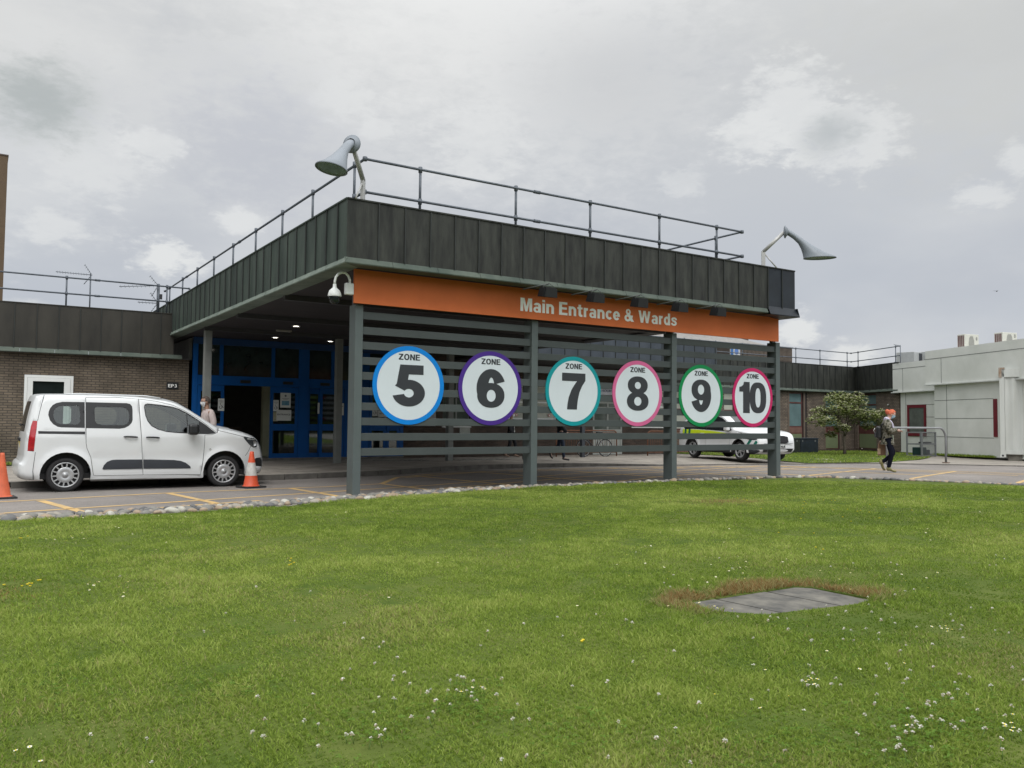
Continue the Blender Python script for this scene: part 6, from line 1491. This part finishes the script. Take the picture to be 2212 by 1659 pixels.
# ---- marked estate SUV of the ambulance service
st = [(-0.62, .33), (-0.86, .36), (-0.96, .45), (-0.985, .60), (-0.95, .75), (-.93, .90), (-.90, 1.02), (-.80, 1.22), (-.66, 1.45), (-.52, 1.56), (-.30, 1.615), (.2, 1.655), (.8, 1.67), (1.3, 1.655), (1.62, 1.61), (1.85, 1.53), (2.15, 1.36), (2.42, 1.19), (2.55, 1.115), (2.75, 1.085), (3.05, 1.05), (3.30, 1.005), (3.47, .95), (3.60, .86), (3.665, .74), (3.69, .60), (3.695, .46), (3.66, .36), (3.50, .28), (3.36, .27)]
g1 = [(-.52, 1.18), (-.42, 1.36), (-.28, 1.50), (-.10, 1.545), (.06, 1.55), (.10, 1.12), (-.40, 1.10)]
g2 = [(.14, 1.555), (.86, 1.575), (.84, 1.09), (.16, 1.12)]
g3 = [(.93, 1.575), (1.35, 1.555), (1.60, 1.505), (1.85, 1.40), (2.16, 1.20), (2.30, 1.09), (2.18, 1.045), (.92, 1.085)]
gl = [(-.58, 1.15), (-.47, 1.38), (-.32, 1.53), (-.12, 1.585), (.5, 1.60), (.9, 1.605), (1.37, 1.585), (1.62, 1.53), (1.88, 1.425), (2.22, 1.20), (2.40, 1.06), (2.20, 1.02), (1.3, 1.05), (.1, 1.09), (-.45, 1.07)]
sd1 = [(.11, 1.60), (.90, 1.62), (.88, .35), (.42, .36), (.40, .50), (.30, .75), (.12, .90)]
sd2 = [(.90, 1.62), (1.38, 1.60), (1.64, 1.545), (1.9, 1.44), (2.25, 1.21), (2.44, 1.06), (2.30, .98), (2.28, .36), (.88, .35)]
yel = [(-.10, 1.075), (.50, 1.06), (1.3, 1.03), (1.9, .985), (2.24, .945), (2.24, .80), (1.3, .82), (.5, .84), (-.10, .86)]
chk = []
for i in range(4): x = -.62+i*.13; chk.append(('green_check' if i % 2 else 'yellow_check', 'paint', [(x, 1.08), (x+.13, 1.08), (x+.13, .90), (x, .90)]))
fgr = [('green_stripe', 'paint', [(3.12, .46), (3.24, .46), (3.44, .74), (3.33, .76)]), ('green_stripe', 'paint', [(3.40, .46), (3.52, .46), (3.63, .66), (3.60, .72), (3.56, .72)])]
shl = smoothpoly([(3.06, .88), (3.25, .87), (3.44, .845), (3.58, .80), (3.60, .75), (3.40, .745), (3.20, .78)], 2, True)
ssp = dict(crown=.06, cat='car', top=st, arch_f=archpts(2.79, .42, .35, -6, 186), sill=[(2.35, .30), (1.4, .30), (.44, .30)], arch_r=archpts(0, .42, .35, -6, 184),
           W=.94, belt=1.0, tumble=.34, wf=2.79, wr=0., wheel_r=.352, x0=-1.0, x1=3.7, h=1.7, round=.75, nose=3.05, nose_in=.17, tail=-.45,
           regions=[('window', 'pglass', g1), ('window:1', 'pglass', g2), ('window:2', 'pglass', g3), ('window_surround', 'dark', gl), ('headlight', 'lamp', shl)]+chk+fgr+[('yellow_band', 'paint', yel), ('lower_bumper', 'trim', [(3.30, .24), (3.30, .40), (3.66, .40), (3.66, .24)]), ('lower_bumper', 'trim', [(-.95, .30), (-.95, .44), (-.45, .44), (-.45, .30)])]
           + [('green_check', 'paint', [(2.245, .93), (2.34, .925), (2.34, .80), (2.245, .80)]), ('sill_cladding', 'trim', [(.46, .30), (2.33, .30), (2.33, .42), (1.4, .40), (.46, .43)])],
           seams=[sd1+[sd1[0]], sd2+[sd2[0]], [(2.44, 1.08), (3.05, .95), (3.30, .90)]], doors=[('door1', sd1), ('door2', sd2)], screens=[(1.75, 2.46, 1.17, 1.57), (-.88, -.56, 1.06, 1.52)], seats=(1.3, .4), spokes=10, hub=.26, spw=.055, spf=.7, double=True,
           mats={'headlight': M('headlight_glass', (.045, .05, .055)), 'yellow_band': M('hi_vis_yellow', (.56, .70, .02), .4, var=.03), 'yellow_check': M('hi_vis_yellow', (.56, .70, .02)), 'green_check': M('service_green', (.005, .14, .10), .4, var=.04), 'green_stripe': M('service_green', (.005, .14, .10))})
hd_ = math.atan2(-.985, -.17)
sdir = V((-.17, -.985)).normalized(); sleft = V((-sdir.y, sdir.x)); fwc = V((22.75, 20.15)); org = fwc-sdir*2.79+sleft*.86
suv, shw, stop = car('white ambulance service car with yellow side band parked nose out behind the screen', (org.x, org.y, G(23.5, 21)+.118), hd_, ssp, name='ambulance_car')
def frontx(z):
    xs = [stop[i][0]+(stop[i+1][0]-stop[i][0])*((z-stop[i][1])/(stop[i+1][1]-stop[i][1])) for i in range(len(stop)-1) if (stop[i][1]-z)*(stop[i+1][1]-z) <= 0 and stop[i][0] > 2.9 and abs(stop[i+1][1]-stop[i][1]) > 1e-6]
    return max(xs) if xs else 3.69
def ftf(y, z, d):
    x = frontx(z); w_ = max(.3, shw(x-.01, z)); return (x+.06*(1-(y/w_)**2)+.045+d, y, z)
plate(MB(), [[(-.46, .86), (-.3, .895), (.3, .895), (.46, .86), (.42, .68), (.34, .64), (-.34, .64), (-.42, .68)]], (), .015, ftf).build('grille', M('grille_black', (.008, .008, .009), .6, spec=.2), suv)
mb = MB()
for i in range(17):
    y = -.40+i*.05; plate(mb, [[(y-.007, .66), (y+.007, .66), (y+.007, .87), (y-.007, .87)]], (), .012, lambda a, b, d: ftf(a, b, d+.016))
mb.build('grille_bar', M('grille_bar', (.03, .03, .032), .5), suv)
plate(MB(), [[(-.28, .47), (.28, .47), (.28, .58), (-.28, .58)]], (), .012, lambda a, b, d: ftf(a, b, d)).build('number_plate', PAPER, suv)
plate(MB(), [[(-.62, .33), (.62, .33), (.66, .45), (-.66, .45)]], (), .008, lambda a, b, d: ftf(a, b, d-.004)).build('lower_grille', BLACKP, suv)
for z in (.625, .318): plate(MB(), [[(-.64, z-.010), (.64, z-.010), (.64, z+.010), (-.64, z+.010)]], (), .012, lambda a, b, d: ftf(a, b, d)).build('chrome_strip', STEEL, suv)
plate(MB(), [ell(0, .925, .045, .04, 20)], (), .012, lambda a, b, d: ftf(a, b, d-.02)).build('bonnet_badge', STEEL, suv)
me = textmesh('69 NUE', .1, .004, 1, 1, .001); xs = [v.co.x for v in me.vertices]; me.transform(Matrix.Translation((-min(xs), 0, 0)))
me.transform(Matrix.Diagonal((.34/(max(xs)-min(xs)), 1, 1, 1))); me.transform(Matrix(((0, 0, 1, 0), (1, 0, 0, 0), (0, 1, 0, 0), (0, 0, 0, 1))))
fxp = ftf(0, .525, 0)[0]; me.transform(Matrix.Translation((fxp+.0155, -.09, .49))); me.materials.clear(); me.materials.append(INK); put(bpy.data.objects.new('plate_lettering', me), suv)
for s_ in (-1, 1):
    MB().box(2.16, 2.36, min(s_*.97, s_*1.13), max(s_*.97, s_*1.13), 1.05, 1.20, bev=.04).build('mirror', PAINT, suv)
    for xa in (.55, 1.42): MB().tube([(xa, s_*(shw(xa, .93)+.01), .93), (xa+.04, s_*(shw(xa, .93)+.035), .93), (xa+.2, s_*(shw(xa, .93)+.035), .93), (xa+.24, s_*(shw(xa, .93)+.01), .93)], .013, 6).build('door_handle', PAINT, suv)
    MB().tube([(-.2, s_*.62, 1.66), (.1, s_*.625, 1.70), (1.2, s_*.625, 1.705), (1.45, s_*.62, 1.66)], .014, 6).build('roof_rail', BLACKP, suv)
MB().tube([(2.33, -.55, 1.20), (2.50, .1, 1.135)], .010, 6).build('wiper', BLACKP, suv)

# ================================================================== PEOPLE
def skinmesh(nodes, edges, root, sub=2):
    names = list(nodes); me = bpy.data.meshes.new('skin_src')
    me.from_pydata([nodes[k][0] for k in names], [(names.index(a), names.index(b)) for a, b in edges], []); me.update()
    o = bpy.data.objects.new('skin_src', me); C.objects.link(o)
    md = o.modifiers.new('s', 'SKIN'); md.use_smooth_shade = True; md.branch_smoothing = .6
    for i, k in enumerate(names):
        r_ = nodes[k][1]; d = me.skin_vertices[0].data[i]; d.radius = r_ if isinstance(r_, tuple) else (r_, r_); d.use_root = (k == root)
    ms = o.modifiers.new('u', 'SUBSURF'); ms.levels = sub; ms.render_levels = sub
    bpy.context.view_layer.update(); m2 = bpy.data.meshes.new_from_object(o.evaluated_get(bpy.context.evaluated_depsgraph_get()))
    bpy.data.objects.remove(o); return m2
def addmesh(mb, me, mi=0): mb.add([v.co for v in me.vertices], [list(p.vertices) for p in me.polygons], mi, True)
def person(label, loc, rotz, J, cols, hair=None, mask=None, H=1.0, headdir=0., nod=0., short=False, feet_mat=None, extras=None, group=None, glasses=False):
    t = thing('person', label, 'person', loc, rotz, group=group)
    D = dict(hip=(0, 0, .95), spine=(0, 0, 1.12), chest=(0, 0, 1.32), neck=(.0, 0, 1.47), head=(.015, 0, 1.60),
             shL=(0, .17, 1.42), shR=(0, -.17, 1.42), elL=(-.02, .22, 1.13), elR=(-.02, -.22, 1.13), wrL=(.06, .22, .89), wrR=(.06, -.22, .89),
             hiL=(0, .09, .90), hiR=(0, -.09, .90), knL=(.04, .10, .49), knR=(.04, -.10, .49), anL=(0, .10, .09), anR=(0, -.10, .09), toL=(.17, .12, .03), toR=(.17, -.12, .03))
    D.update(J); D = {k: tuple(c*H for c in v) for k, v in D.items()}; s = H
    SK = M('skin_'+cols['skin'], {'light': (.52, .33, .26), 'tan': (.34, .19, .13)}[cols['skin']], .55, var=.06)
    E_ = [('hip', 'spine'), ('spine', 'chest'), ('chest', 'neck'), ('neck', 'head'), ('chest', 'shL'), ('chest', 'shR'), ('shL', 'elL'), ('elL', 'wrL'), ('shR', 'elR'), ('elR', 'wrR'), ('hip', 'hiL'), ('hip', 'hiR'), ('hiL', 'knL'), ('knL', 'anL'), ('hiR', 'knR'), ('knR', 'anR'), ('anL', 'toL'), ('anR', 'toR')]
    rad = dict(hip=(.12, .09), spine=(.11, .08), chest=(.125, .085), neck=.055, head=.06, shL=.042, shR=.042, elL=.036, elR=.036, wrL=.028, wrR=.028, hiL=.085, hiR=.085, knL=.055, knR=.055, anL=.038, anR=.038, toL=.03, toR=.03)
    sc = lambda r, k=0: tuple((a+k)*s for a in r) if isinstance(r, tuple) else (r+k)*s
    mb = MB(); addmesh(mb, skinmesh({k: (D[k], sc(rad[k])) for k in D}, E_, 'hip'))
    # head with face
    bm = bmesh.new(); bmesh.ops.create_icosphere(bm, subdivisions=4, radius=1)
    for v in bm.verts:
        x, y, z = v.co; k = 1.
        jaw = max(0, -z); yy = y*(1-.28*jaw); xx = x*(1-.10*jaw)
        if x > 0: xx += .10*math.exp(-((z+.05)/.16)**2-(y/.13)**2)*1.6 + .05*math.exp(-((z+.62)/.18)**2-(y/.3)**2) - .05*math.exp(-((z-.12)/.12)**2-((abs(y)-.36)/.18)**2)+.03*math.exp(-((z+.36)/.08)**2-(y/.25)**2)
        v.co = V((xx*.098, yy*.076, z*.122))*s
    for sgn in (-1, 1):
        r = bmesh.ops.create_icosphere(bm, subdivisions=2, radius=1)
        for v in r['verts']: v.co = V((v.co.x*.018-.005, sgn*(.077)+v.co.y*.008, v.co.z*.032-.005))*s
    Mx = Matrix.Translation(V(D['head'])+V((.02*s, 0, .035*s))) @ Matrix.Rotation(headdir, 4, 'Z') @ Matrix.Rotation(nod, 4, 'Y')
    hm = bpy.data.meshes.new('h'); bm.to_mesh(hm); bm.free(); hm.transform(Mx); addmesh(mb, hm)
    for sgn in (-1, 1):
        p = Mx @ (V((.086, sgn*.030, .014))*s); mb.lathe([(.0001, -.010*s), (.007*s, -.007*s), (.010*s, 0), (.007*s, .007*s), (.0001, .010*s)], 8, at=p, mi=1)
    # hands: palm, four unequal fingers, thumb
    for sd in ('L', 'R'):
        w_ = V(D['wr'+sd]); e = V(D['el'+sd]); d = (w_-e).normalized(); sg = 1 if sd == 'L' else -1
        side = d.cross(V((0, 0, 1))); side = side.normalized() if side.length > .2 else V((1, 0, 0)); pn = d.cross(side).normalized()
        curl = cols.get('curl', .5); pc = w_+d*.055*s
        for q in range(4):
            o_ = (q-1.5)*.019*s; b0 = w_+d*.075*s+side*o_; L = (.036, .042, .039, .030)[q]*s
            p1 = b0+(d+pn*curl*.5).normalized()*L; p2 = p1+(d+pn*curl*1.6).normalized()*L*.75; p3 = p2+(d*.6+pn*curl*2.2).normalized()*L*.5
            mb.tube([w_+d*.02*s+side*o_*.6, b0, p1, p2, p3], [.012*s, .0105*s, .0085*s, .0075*s, .005*s], 8)
        tb = w_+d*.03*s-side*.026*s; mb.tube([w_+d*.005*s-side*.01*s, tb, tb+(d-side*.8+pn*.4).normalized()*.034*s, tb+(d*1.2-side*.4+pn*.8).normalized()*.062*s], [.014*s, .012*s, .0095*s, .006*s], 8)
        mb.tube([w_, w_+d*.04*s, w_+d*.08*s], [.026*s, .034*s, .030*s], 10)
    mb.build('body', [SK, INK], t)
    TE = [e for e in E_ if e[0] in ('hip', 'spine', 'chest', 'shL', 'shR', 'elL', 'elR') and e[1] not in ('neck', 'hiL', 'hiR')]
    Tn = {k: D[k] for k in ('hip', 'spine', 'chest', 'shL', 'shR', 'elL', 'elR', 'wrL', 'wrR')}
    b_ = V(D['hip']); Tn['hem'] = tuple(b_+V((0, 0, -cols.get('hem', .06)*s))); TE.append(('hip', 'hem')); n_ = V(D['neck']); Tn['collar'] = tuple(V(D['chest']).lerp(n_, .95)); TE.append(('chest', 'collar'))
    tr_ = dict(rad); tr_['shL'] = tr_['shR'] = .068; tr_['elL'] = tr_['elR'] = .046; tr_['wrL'] = tr_['wrR'] = .034; tr_['chest'] = (.15, .11); tr_['hem'] = (.13, .10); tr_['collar'] = .068
    k_ = cols.get('bulk', .018)
    m_ = skinmesh({k: (Tn[k], sc(tr_[k], k_ if k not in ('wrL', 'wrR') else k_*.9)) for k in Tn}, TE, 'hip'); m2 = MB(); addmesh(m2, m_); m2.build(cols.get('topname', 'shirt'), cols['top'], t)
    LE = [('hip', 'hiL'), ('hip', 'hiR'), ('hiL', 'knL'), ('knL', 'anL'), ('hiR', 'knR'), ('knR', 'anR')]
    m_ = skinmesh({k: ((D[k] if k[:2] != 'an' else tuple(V(D[k])+V((0, 0, -.01*s)))), sc(rad[k], .014 if k not in ('hip', 'hiL', 'hiR') else .0)) for k in ('hip', 'hiL', 'hiR', 'knL', 'knR', 'anL', 'anR')}, LE, 'hip'); m2 = MB(); addmesh(m2, m_); m2.build('trousers', cols['legs'], t)
    for sd in ('L', 'R'):
        a, to = V(D['an'+sd]), V(D['to'+sd]); f = (to-a); f.z = 0; f = f.normalized() if f.length > .02 else V((1, 0, 0)); fd = (to-a).normalized()
        heel = a-f*.045*s+V((0, 0, -.05*s)) if to.z < a.z+.02 else a
        if abs((to-a).z) > .13*s: heel = a-f*.06*s+V((0, 0, .0))
        ball = heel.lerp(to, .72)+V((0, 0, .012*s)); topa = a+V((0, 0, cols.get('boot', .03)*s))
        m_ = skinmesh({'t': (topa, .052*s), 'a': (a, .050*s), 'h': (heel, .042*s), 'b': (ball, (.050*s, .036*s)), 'e': (to+f*.035*s, (.042*s, .028*s))}, [('t', 'a'), ('a', 'h'), ('a', 'b'), ('b', 'e')], 'a', 1)
        m2 = MB(); addmesh(m2, m_); m2.build('shoe', feet_mat or BLACKP, t)
    # hair
    bm = bmesh.new(); bmesh.ops.create_icosphere(bm, subdivisions=4, radius=1)
    kill = []
    for v in bm.verts:
        x, y, z = v.co
        if (x > .45 and z < .52) or z < -.38 or (x > .05 and z < .06): kill.append(v)
        q = 1+.03*math.sin(14*y+5*z)+.03*math.sin(11*x+7*z+2)
        v.co = V((x*.102*q-.006, y*.081*q, z*.120*q+.008))*s
    bmesh.ops.delete(bm, geom=kill, context='VERTS')
    hm = bpy.data.meshes.new('h'); bm.to_mesh(hm); bm.free(); hm.transform(Mx); m2 = MB(); addmesh(m2, hm)
    if cols.get('bun'):
        p = Mx @ (V((-.125, 0, .03))*s); m2.lathe([(.0001, -.055*s), (.04*s, -.035*s), (.055*s, 0), (.042*s, .035*s), (.0001, .055*s)], 14, at=p); p = Mx @ (V((-.10, 0, -.01))*s); m2.lathe([(.0001, -.05*s), (.045*s, 0), (.0001, .05*s)], 12, at=p)
    o = m2.build('hair', hair, t); md = o.modifiers.new('th', 'SOLIDIFY'); md.thickness = .012*s; md.offset = 0
    if mask:
        bm = bmesh.new(); bmesh.ops.create_icosphere(bm, subdivisions=4, radius=1)
        kill = []
        for v in bm.verts:
            x, y, z = v.co
            if x < .25 or z > .06 or z < -.92: kill.append(v)
            bul = .10*math.exp(-((z+.3)/.28)**2-(y/.32)**2)
            v.co = V(((x*(1-.06*max(0, -z))+bul*1.7)*.105, y*(1-.24*max(0, -z))*.082, z*.126))*s
        bmesh.ops.delete(bm, geom=kill, context='VERTS'); hm = bpy.data.meshes.new('h'); bm.to_mesh(hm); bm.free(); hm.transform(Mx); m2 = MB(); addmesh(m2, hm)
        for sgn in (-1, 1): m2.tube([Mx @ (V((.04, sgn*.074, -.02))*s), Mx @ (V((-.012, sgn*.082, -.005))*s)], .002*s, 5)
        m2.build('face_mask', mask, t)
    if glasses:
        m2 = MB()
        for sgn in (-1, 1):
            ring = [Mx @ (V((.104, sgn*.032+.022*math.cos(a), .016+.017*math.sin(a)))*s) for a in [2*math.pi*i/12 for i in range(13)]]; m2.tube(ring, .0018*s, 5, caps=False); m2.tube([Mx @ (V((.10, sgn*.055, .02))*s), Mx @ (V((0, sgn*.085, .015))*s)], .0018*s, 5)
        m2.build('glasses', INK, t)
    return t, D, Mx
# woman walking at the right
camo = M('camouflage_cloth', (.04, .043, .032), .9, spec=.1, rgb2=(.20, .19, .16), scale=17, detail=2)
camo.node_tree.nodes['Color Ramp'].color_ramp.interpolation = 'CONSTANT'; camo.node_tree.nodes['Color Ramp'].color_ramp.elements[1].position = .52
x_ = camo.node_tree.nodes['Color Ramp'].color_ramp.elements.new(.44); x_.color = (.11, .105, .075, 1)
J = dict(hip=(0, 0, .92), spine=(-.03, 0, 1.10), chest=(-.02, 0, 1.29), neck=(.03, 0, 1.45), head=(.085, 0, 1.545), shL=(-.02, .16, 1.38), shR=(-.02, -.16, 1.38),
         elR=(-.01, -.20, 1.13), wrR=(.23, -.12, 1.14), elL=(-.10, .22, 1.10), wrL=(-.13, .24, .86),
         hiL=(0, .085, .88), hiR=(0, -.085, .88), knR=(.09, -.09, .50), anR=(.0, -.09, .11), toR=(.17, -.10, .035), knL=(.17, .08, .52), anL=(-.14, .08, .27), toL=(-.085, .09, .05))
wz = G(21.46, 13.66)
wrot = R(-50)
wom, WD, WM_ = person('red-haired person in camouflage jacket and blue face mask walking along the road with a phone', (21.42, 13.68, wz), wrot, J,
       dict(skin='light', top=camo, legs=M('black_jeans', (.008, .009, .016), .95, spec=.08, var=.2), topname='jacket', bulk=.052, hem=.12, boot=.10, bun=True, curl=.7), M('red_hair', (.50, .105, .05), .75, spec=.15, rgb2=(.62, .20, .12), scale=25), M('mask_blue', (.36, .55, .68), .7, var=.05), H=1.03, nod=R(24),
       feet_mat=M('khaki_boots', (.16, .145, .05), .7, rgb2=(.23, .21, .10), scale=14))
hood = M('lilac_hood', (.50, .47, .58), .85, var=.08)
m_ = skinmesh({'a': ((-.07, 0, 1.49), (.10, .075)), 'b': ((-.01, .085, 1.485), .062), 'c': ((-.01, -.085, 1.485), .062), 'd': ((.11, -.05, 1.37), .042), 'e': ((.11, .05, 1.37), .042), 'f': ((.165, -.04, 1.16), .028), 'g': ((.165, .04, 1.16), .028)}, [('a', 'b'), ('a', 'c'), ('c', 'd'), ('b', 'e'), ('d', 'f'), ('e', 'g')], 'a'); m2 = MB(); addmesh(m2, m_); m2.build('hood', hood, wom)
MB().box(.10, .15, -.07, .07, .82, 1.05, bev=.02).build('shirt_hem', M('pale_green_cloth', (.36, .40, .32), .85), wom)
def carried(name, label, cat, local, root, builder):
    mw = Matrix.Translation(root.location) @ Matrix.Rotation(root.rotation_euler.z, 4, 'Z'); p = mw @ V(local)
    t = thing(name, label, cat, p, root.rotation_euler.z); builder(t); return t
carried('phone', 'pale phone held out in the hand of the red-haired walker', 'phone', (.345, -.10, 1.195), wom, lambda t: (MB().box(-.075, .075, -.036, .036, -.005, .005, bev=.003).build('case', M('phone_pale', (.45, .55, .58), .3), t), MB().box(-.068, .068, -.031, .031, .0051, .0058).build('screen', M('phone_screen', (.5, .55, .58), .15), t)))
def bp(t):
    o = MB().box(-.07, .06, -.13, .13, -.19, .17, bev=.055).build('bag_body', BLACKP, t)
    MB().box(-.105, -.065, -.09, .09, -.15, .0, bev=.018).build('front_pocket', M('bag_dark_grey', (.03, .03, .035), .7), t)
    MB().tube([(.05, .08, .17), (.12, .10, .26), (.24, .10, .20)], .015, 6).tube([(.05, -.08, .17), (.12, -.10, .26), (.24, -.10, .20)], .015, 6).build('strap', BLACKP, t)
    MB().tube([(-.09, .05, .12), (-.12, .05, .05), (-.10, .05, -.02)], .008, 6).build('white_clip', PAPER, t)
carried('backpack', 'small black backpack on the back of the red-haired walker', 'backpack', (-.225, 0, 1.12), wom, bp)
def pbag(t):
    mb = MB(); vs = [(-.07, -.06, 0), (.11, -.06, 0), (.11, .06, 0), (-.07, .06, 0), (-.085, -.05, -.34), (.115, -.05, -.32), (.115, .05, -.32), (-.085, .05, -.34)]
    mb.add(vs, [(0, 1, 5, 4), (1, 2, 6, 5), (2, 3, 7, 6), (3, 0, 4, 7), (4, 5, 6, 7)]); mb.build('bag_body', M('kraft_paper', (.26, .16, .10), .8, var=.2, scale=8), t)
    MB().box(-.10, -.02, -.075, -.062, -.30, -.14).build('label_patch', M('kraft_pale', (.48, .36, .24), .8), t); MB().tube([(-.02, 0, 0), (0, 0, .09), (.04, 0, 0)], .006, 6).build('handle', M('kraft_paper', (.26, .16, .10)), t)
carried('paper_bag', 'brown paper bag hanging from the hand of the red-haired walker', 'bag', (-.14, .22, .80), wom, pbag)
# man behind the van
J = dict(neck=(.01, 0, 1.475), head=(.035, 0, 1.595), elL=(-.05, .24, 1.14), elR=(-.06, -.24, 1.14), wrL=(.05, .25, .90), wrR=(.02, -.25, .89), knL=(.16, .09, .50), anL=(.18, .09, .09), toL=(.35, .10, .04), anR=(-.22, -.09, .12), toR=(-.07, -.10, .03), knR=(-.03, -.09, .50))
mz_ = G(4.4, 19.6)+.12
person('grey-haired person in glasses, white mask and pink-beige shirt walking behind the van', (4.48, 19.75, mz_), R(180+12), J, dict(skin='tan', top=M('pink_beige_shirt', (.43, .355, .335), .9, spec=.1, rgb2=(.52, .45, .43), scale=45, stretch=(1, 1, .1)), legs=M('dark_trousers', (.03, .03, .035), .8), bulk=.026, hem=.10),
       M('grey_brown_hair', (.055, .040, .032), .9, spec=.1, rgb2=(.12, .10, .09), scale=20), M('mask_white', (.68, .70, .70), .7, var=.03), H=1.015, glasses=True)
# two people behind the screen
J = dict(elL=(-.02, .23, 1.14), wrL=(.05, .24, .90), elR=(-.02, -.24, 1.14), wrR=(.08, -.23, .92), knL=(.16, .09, .50), anL=(.12, .09, .10), toL=(.29, .10, .035), knR=(-.02, -.09, .49), anR=(-.22, -.09, .13), toR=(-.06, -.09, .03))
pa, AD, _ = person('person in black with a white badge at the waist, walking behind the zone 6 disc', (17.12, 26.4, G(17.1, 26.4)+.118), R(-44), J, dict(skin='tan', top=M('black_top', (.012, .013, .018), .85, var=.2), legs=M('black_trousers', (.010, .010, .014), .85, var=.2), bulk=.03, hem=.08),
       M('dark_hair', (.02, .015, .012), .7), M('mask_white', (.68, .70, .70)), H=1.0, feet_mat=M('tan_shoes', (.20, .14, .10), .7))
MB().box(.13, .14, -.04, .04, .96, 1.05).tube([(.12, .06, 1.38), (.135, 0, 1.04), (.12, -.06, 1.38)], .005, 5).build('badge', PAPER, pa)
J = dict(elL=(-.10, .22, 1.15), wrL=(.02, .22, .93), elR=(.05, -.22, 1.14), wrR=(.20, -.20, .96), knR=(.08, -.09, .50), anR=(.10, -.09, .09), toR=(.27, -.09, .035), knL=(-.08, .09, .49), anL=(-.36, .09, .27), toL=(-.30, .09, .06))
person('person in dark blue jeans and black trainers striding behind the zone 7 disc', (16.78, 22.75, G(16.8, 22.7)+.118), R(-36), J, dict(skin='light', top=M('black_top', (.012, .013, .018)), legs=M('dark_blue_jeans', (.018, .028, .055), .85, var=.25, scale=12), bulk=.028, hem=.10),
       M('brown_hair', (.06, .035, .02), .7), None, H=1.0, feet_mat=M('trainer_black', (.015, .016, .018), .6, rgb2=(.03, .03, .03), scale=8))
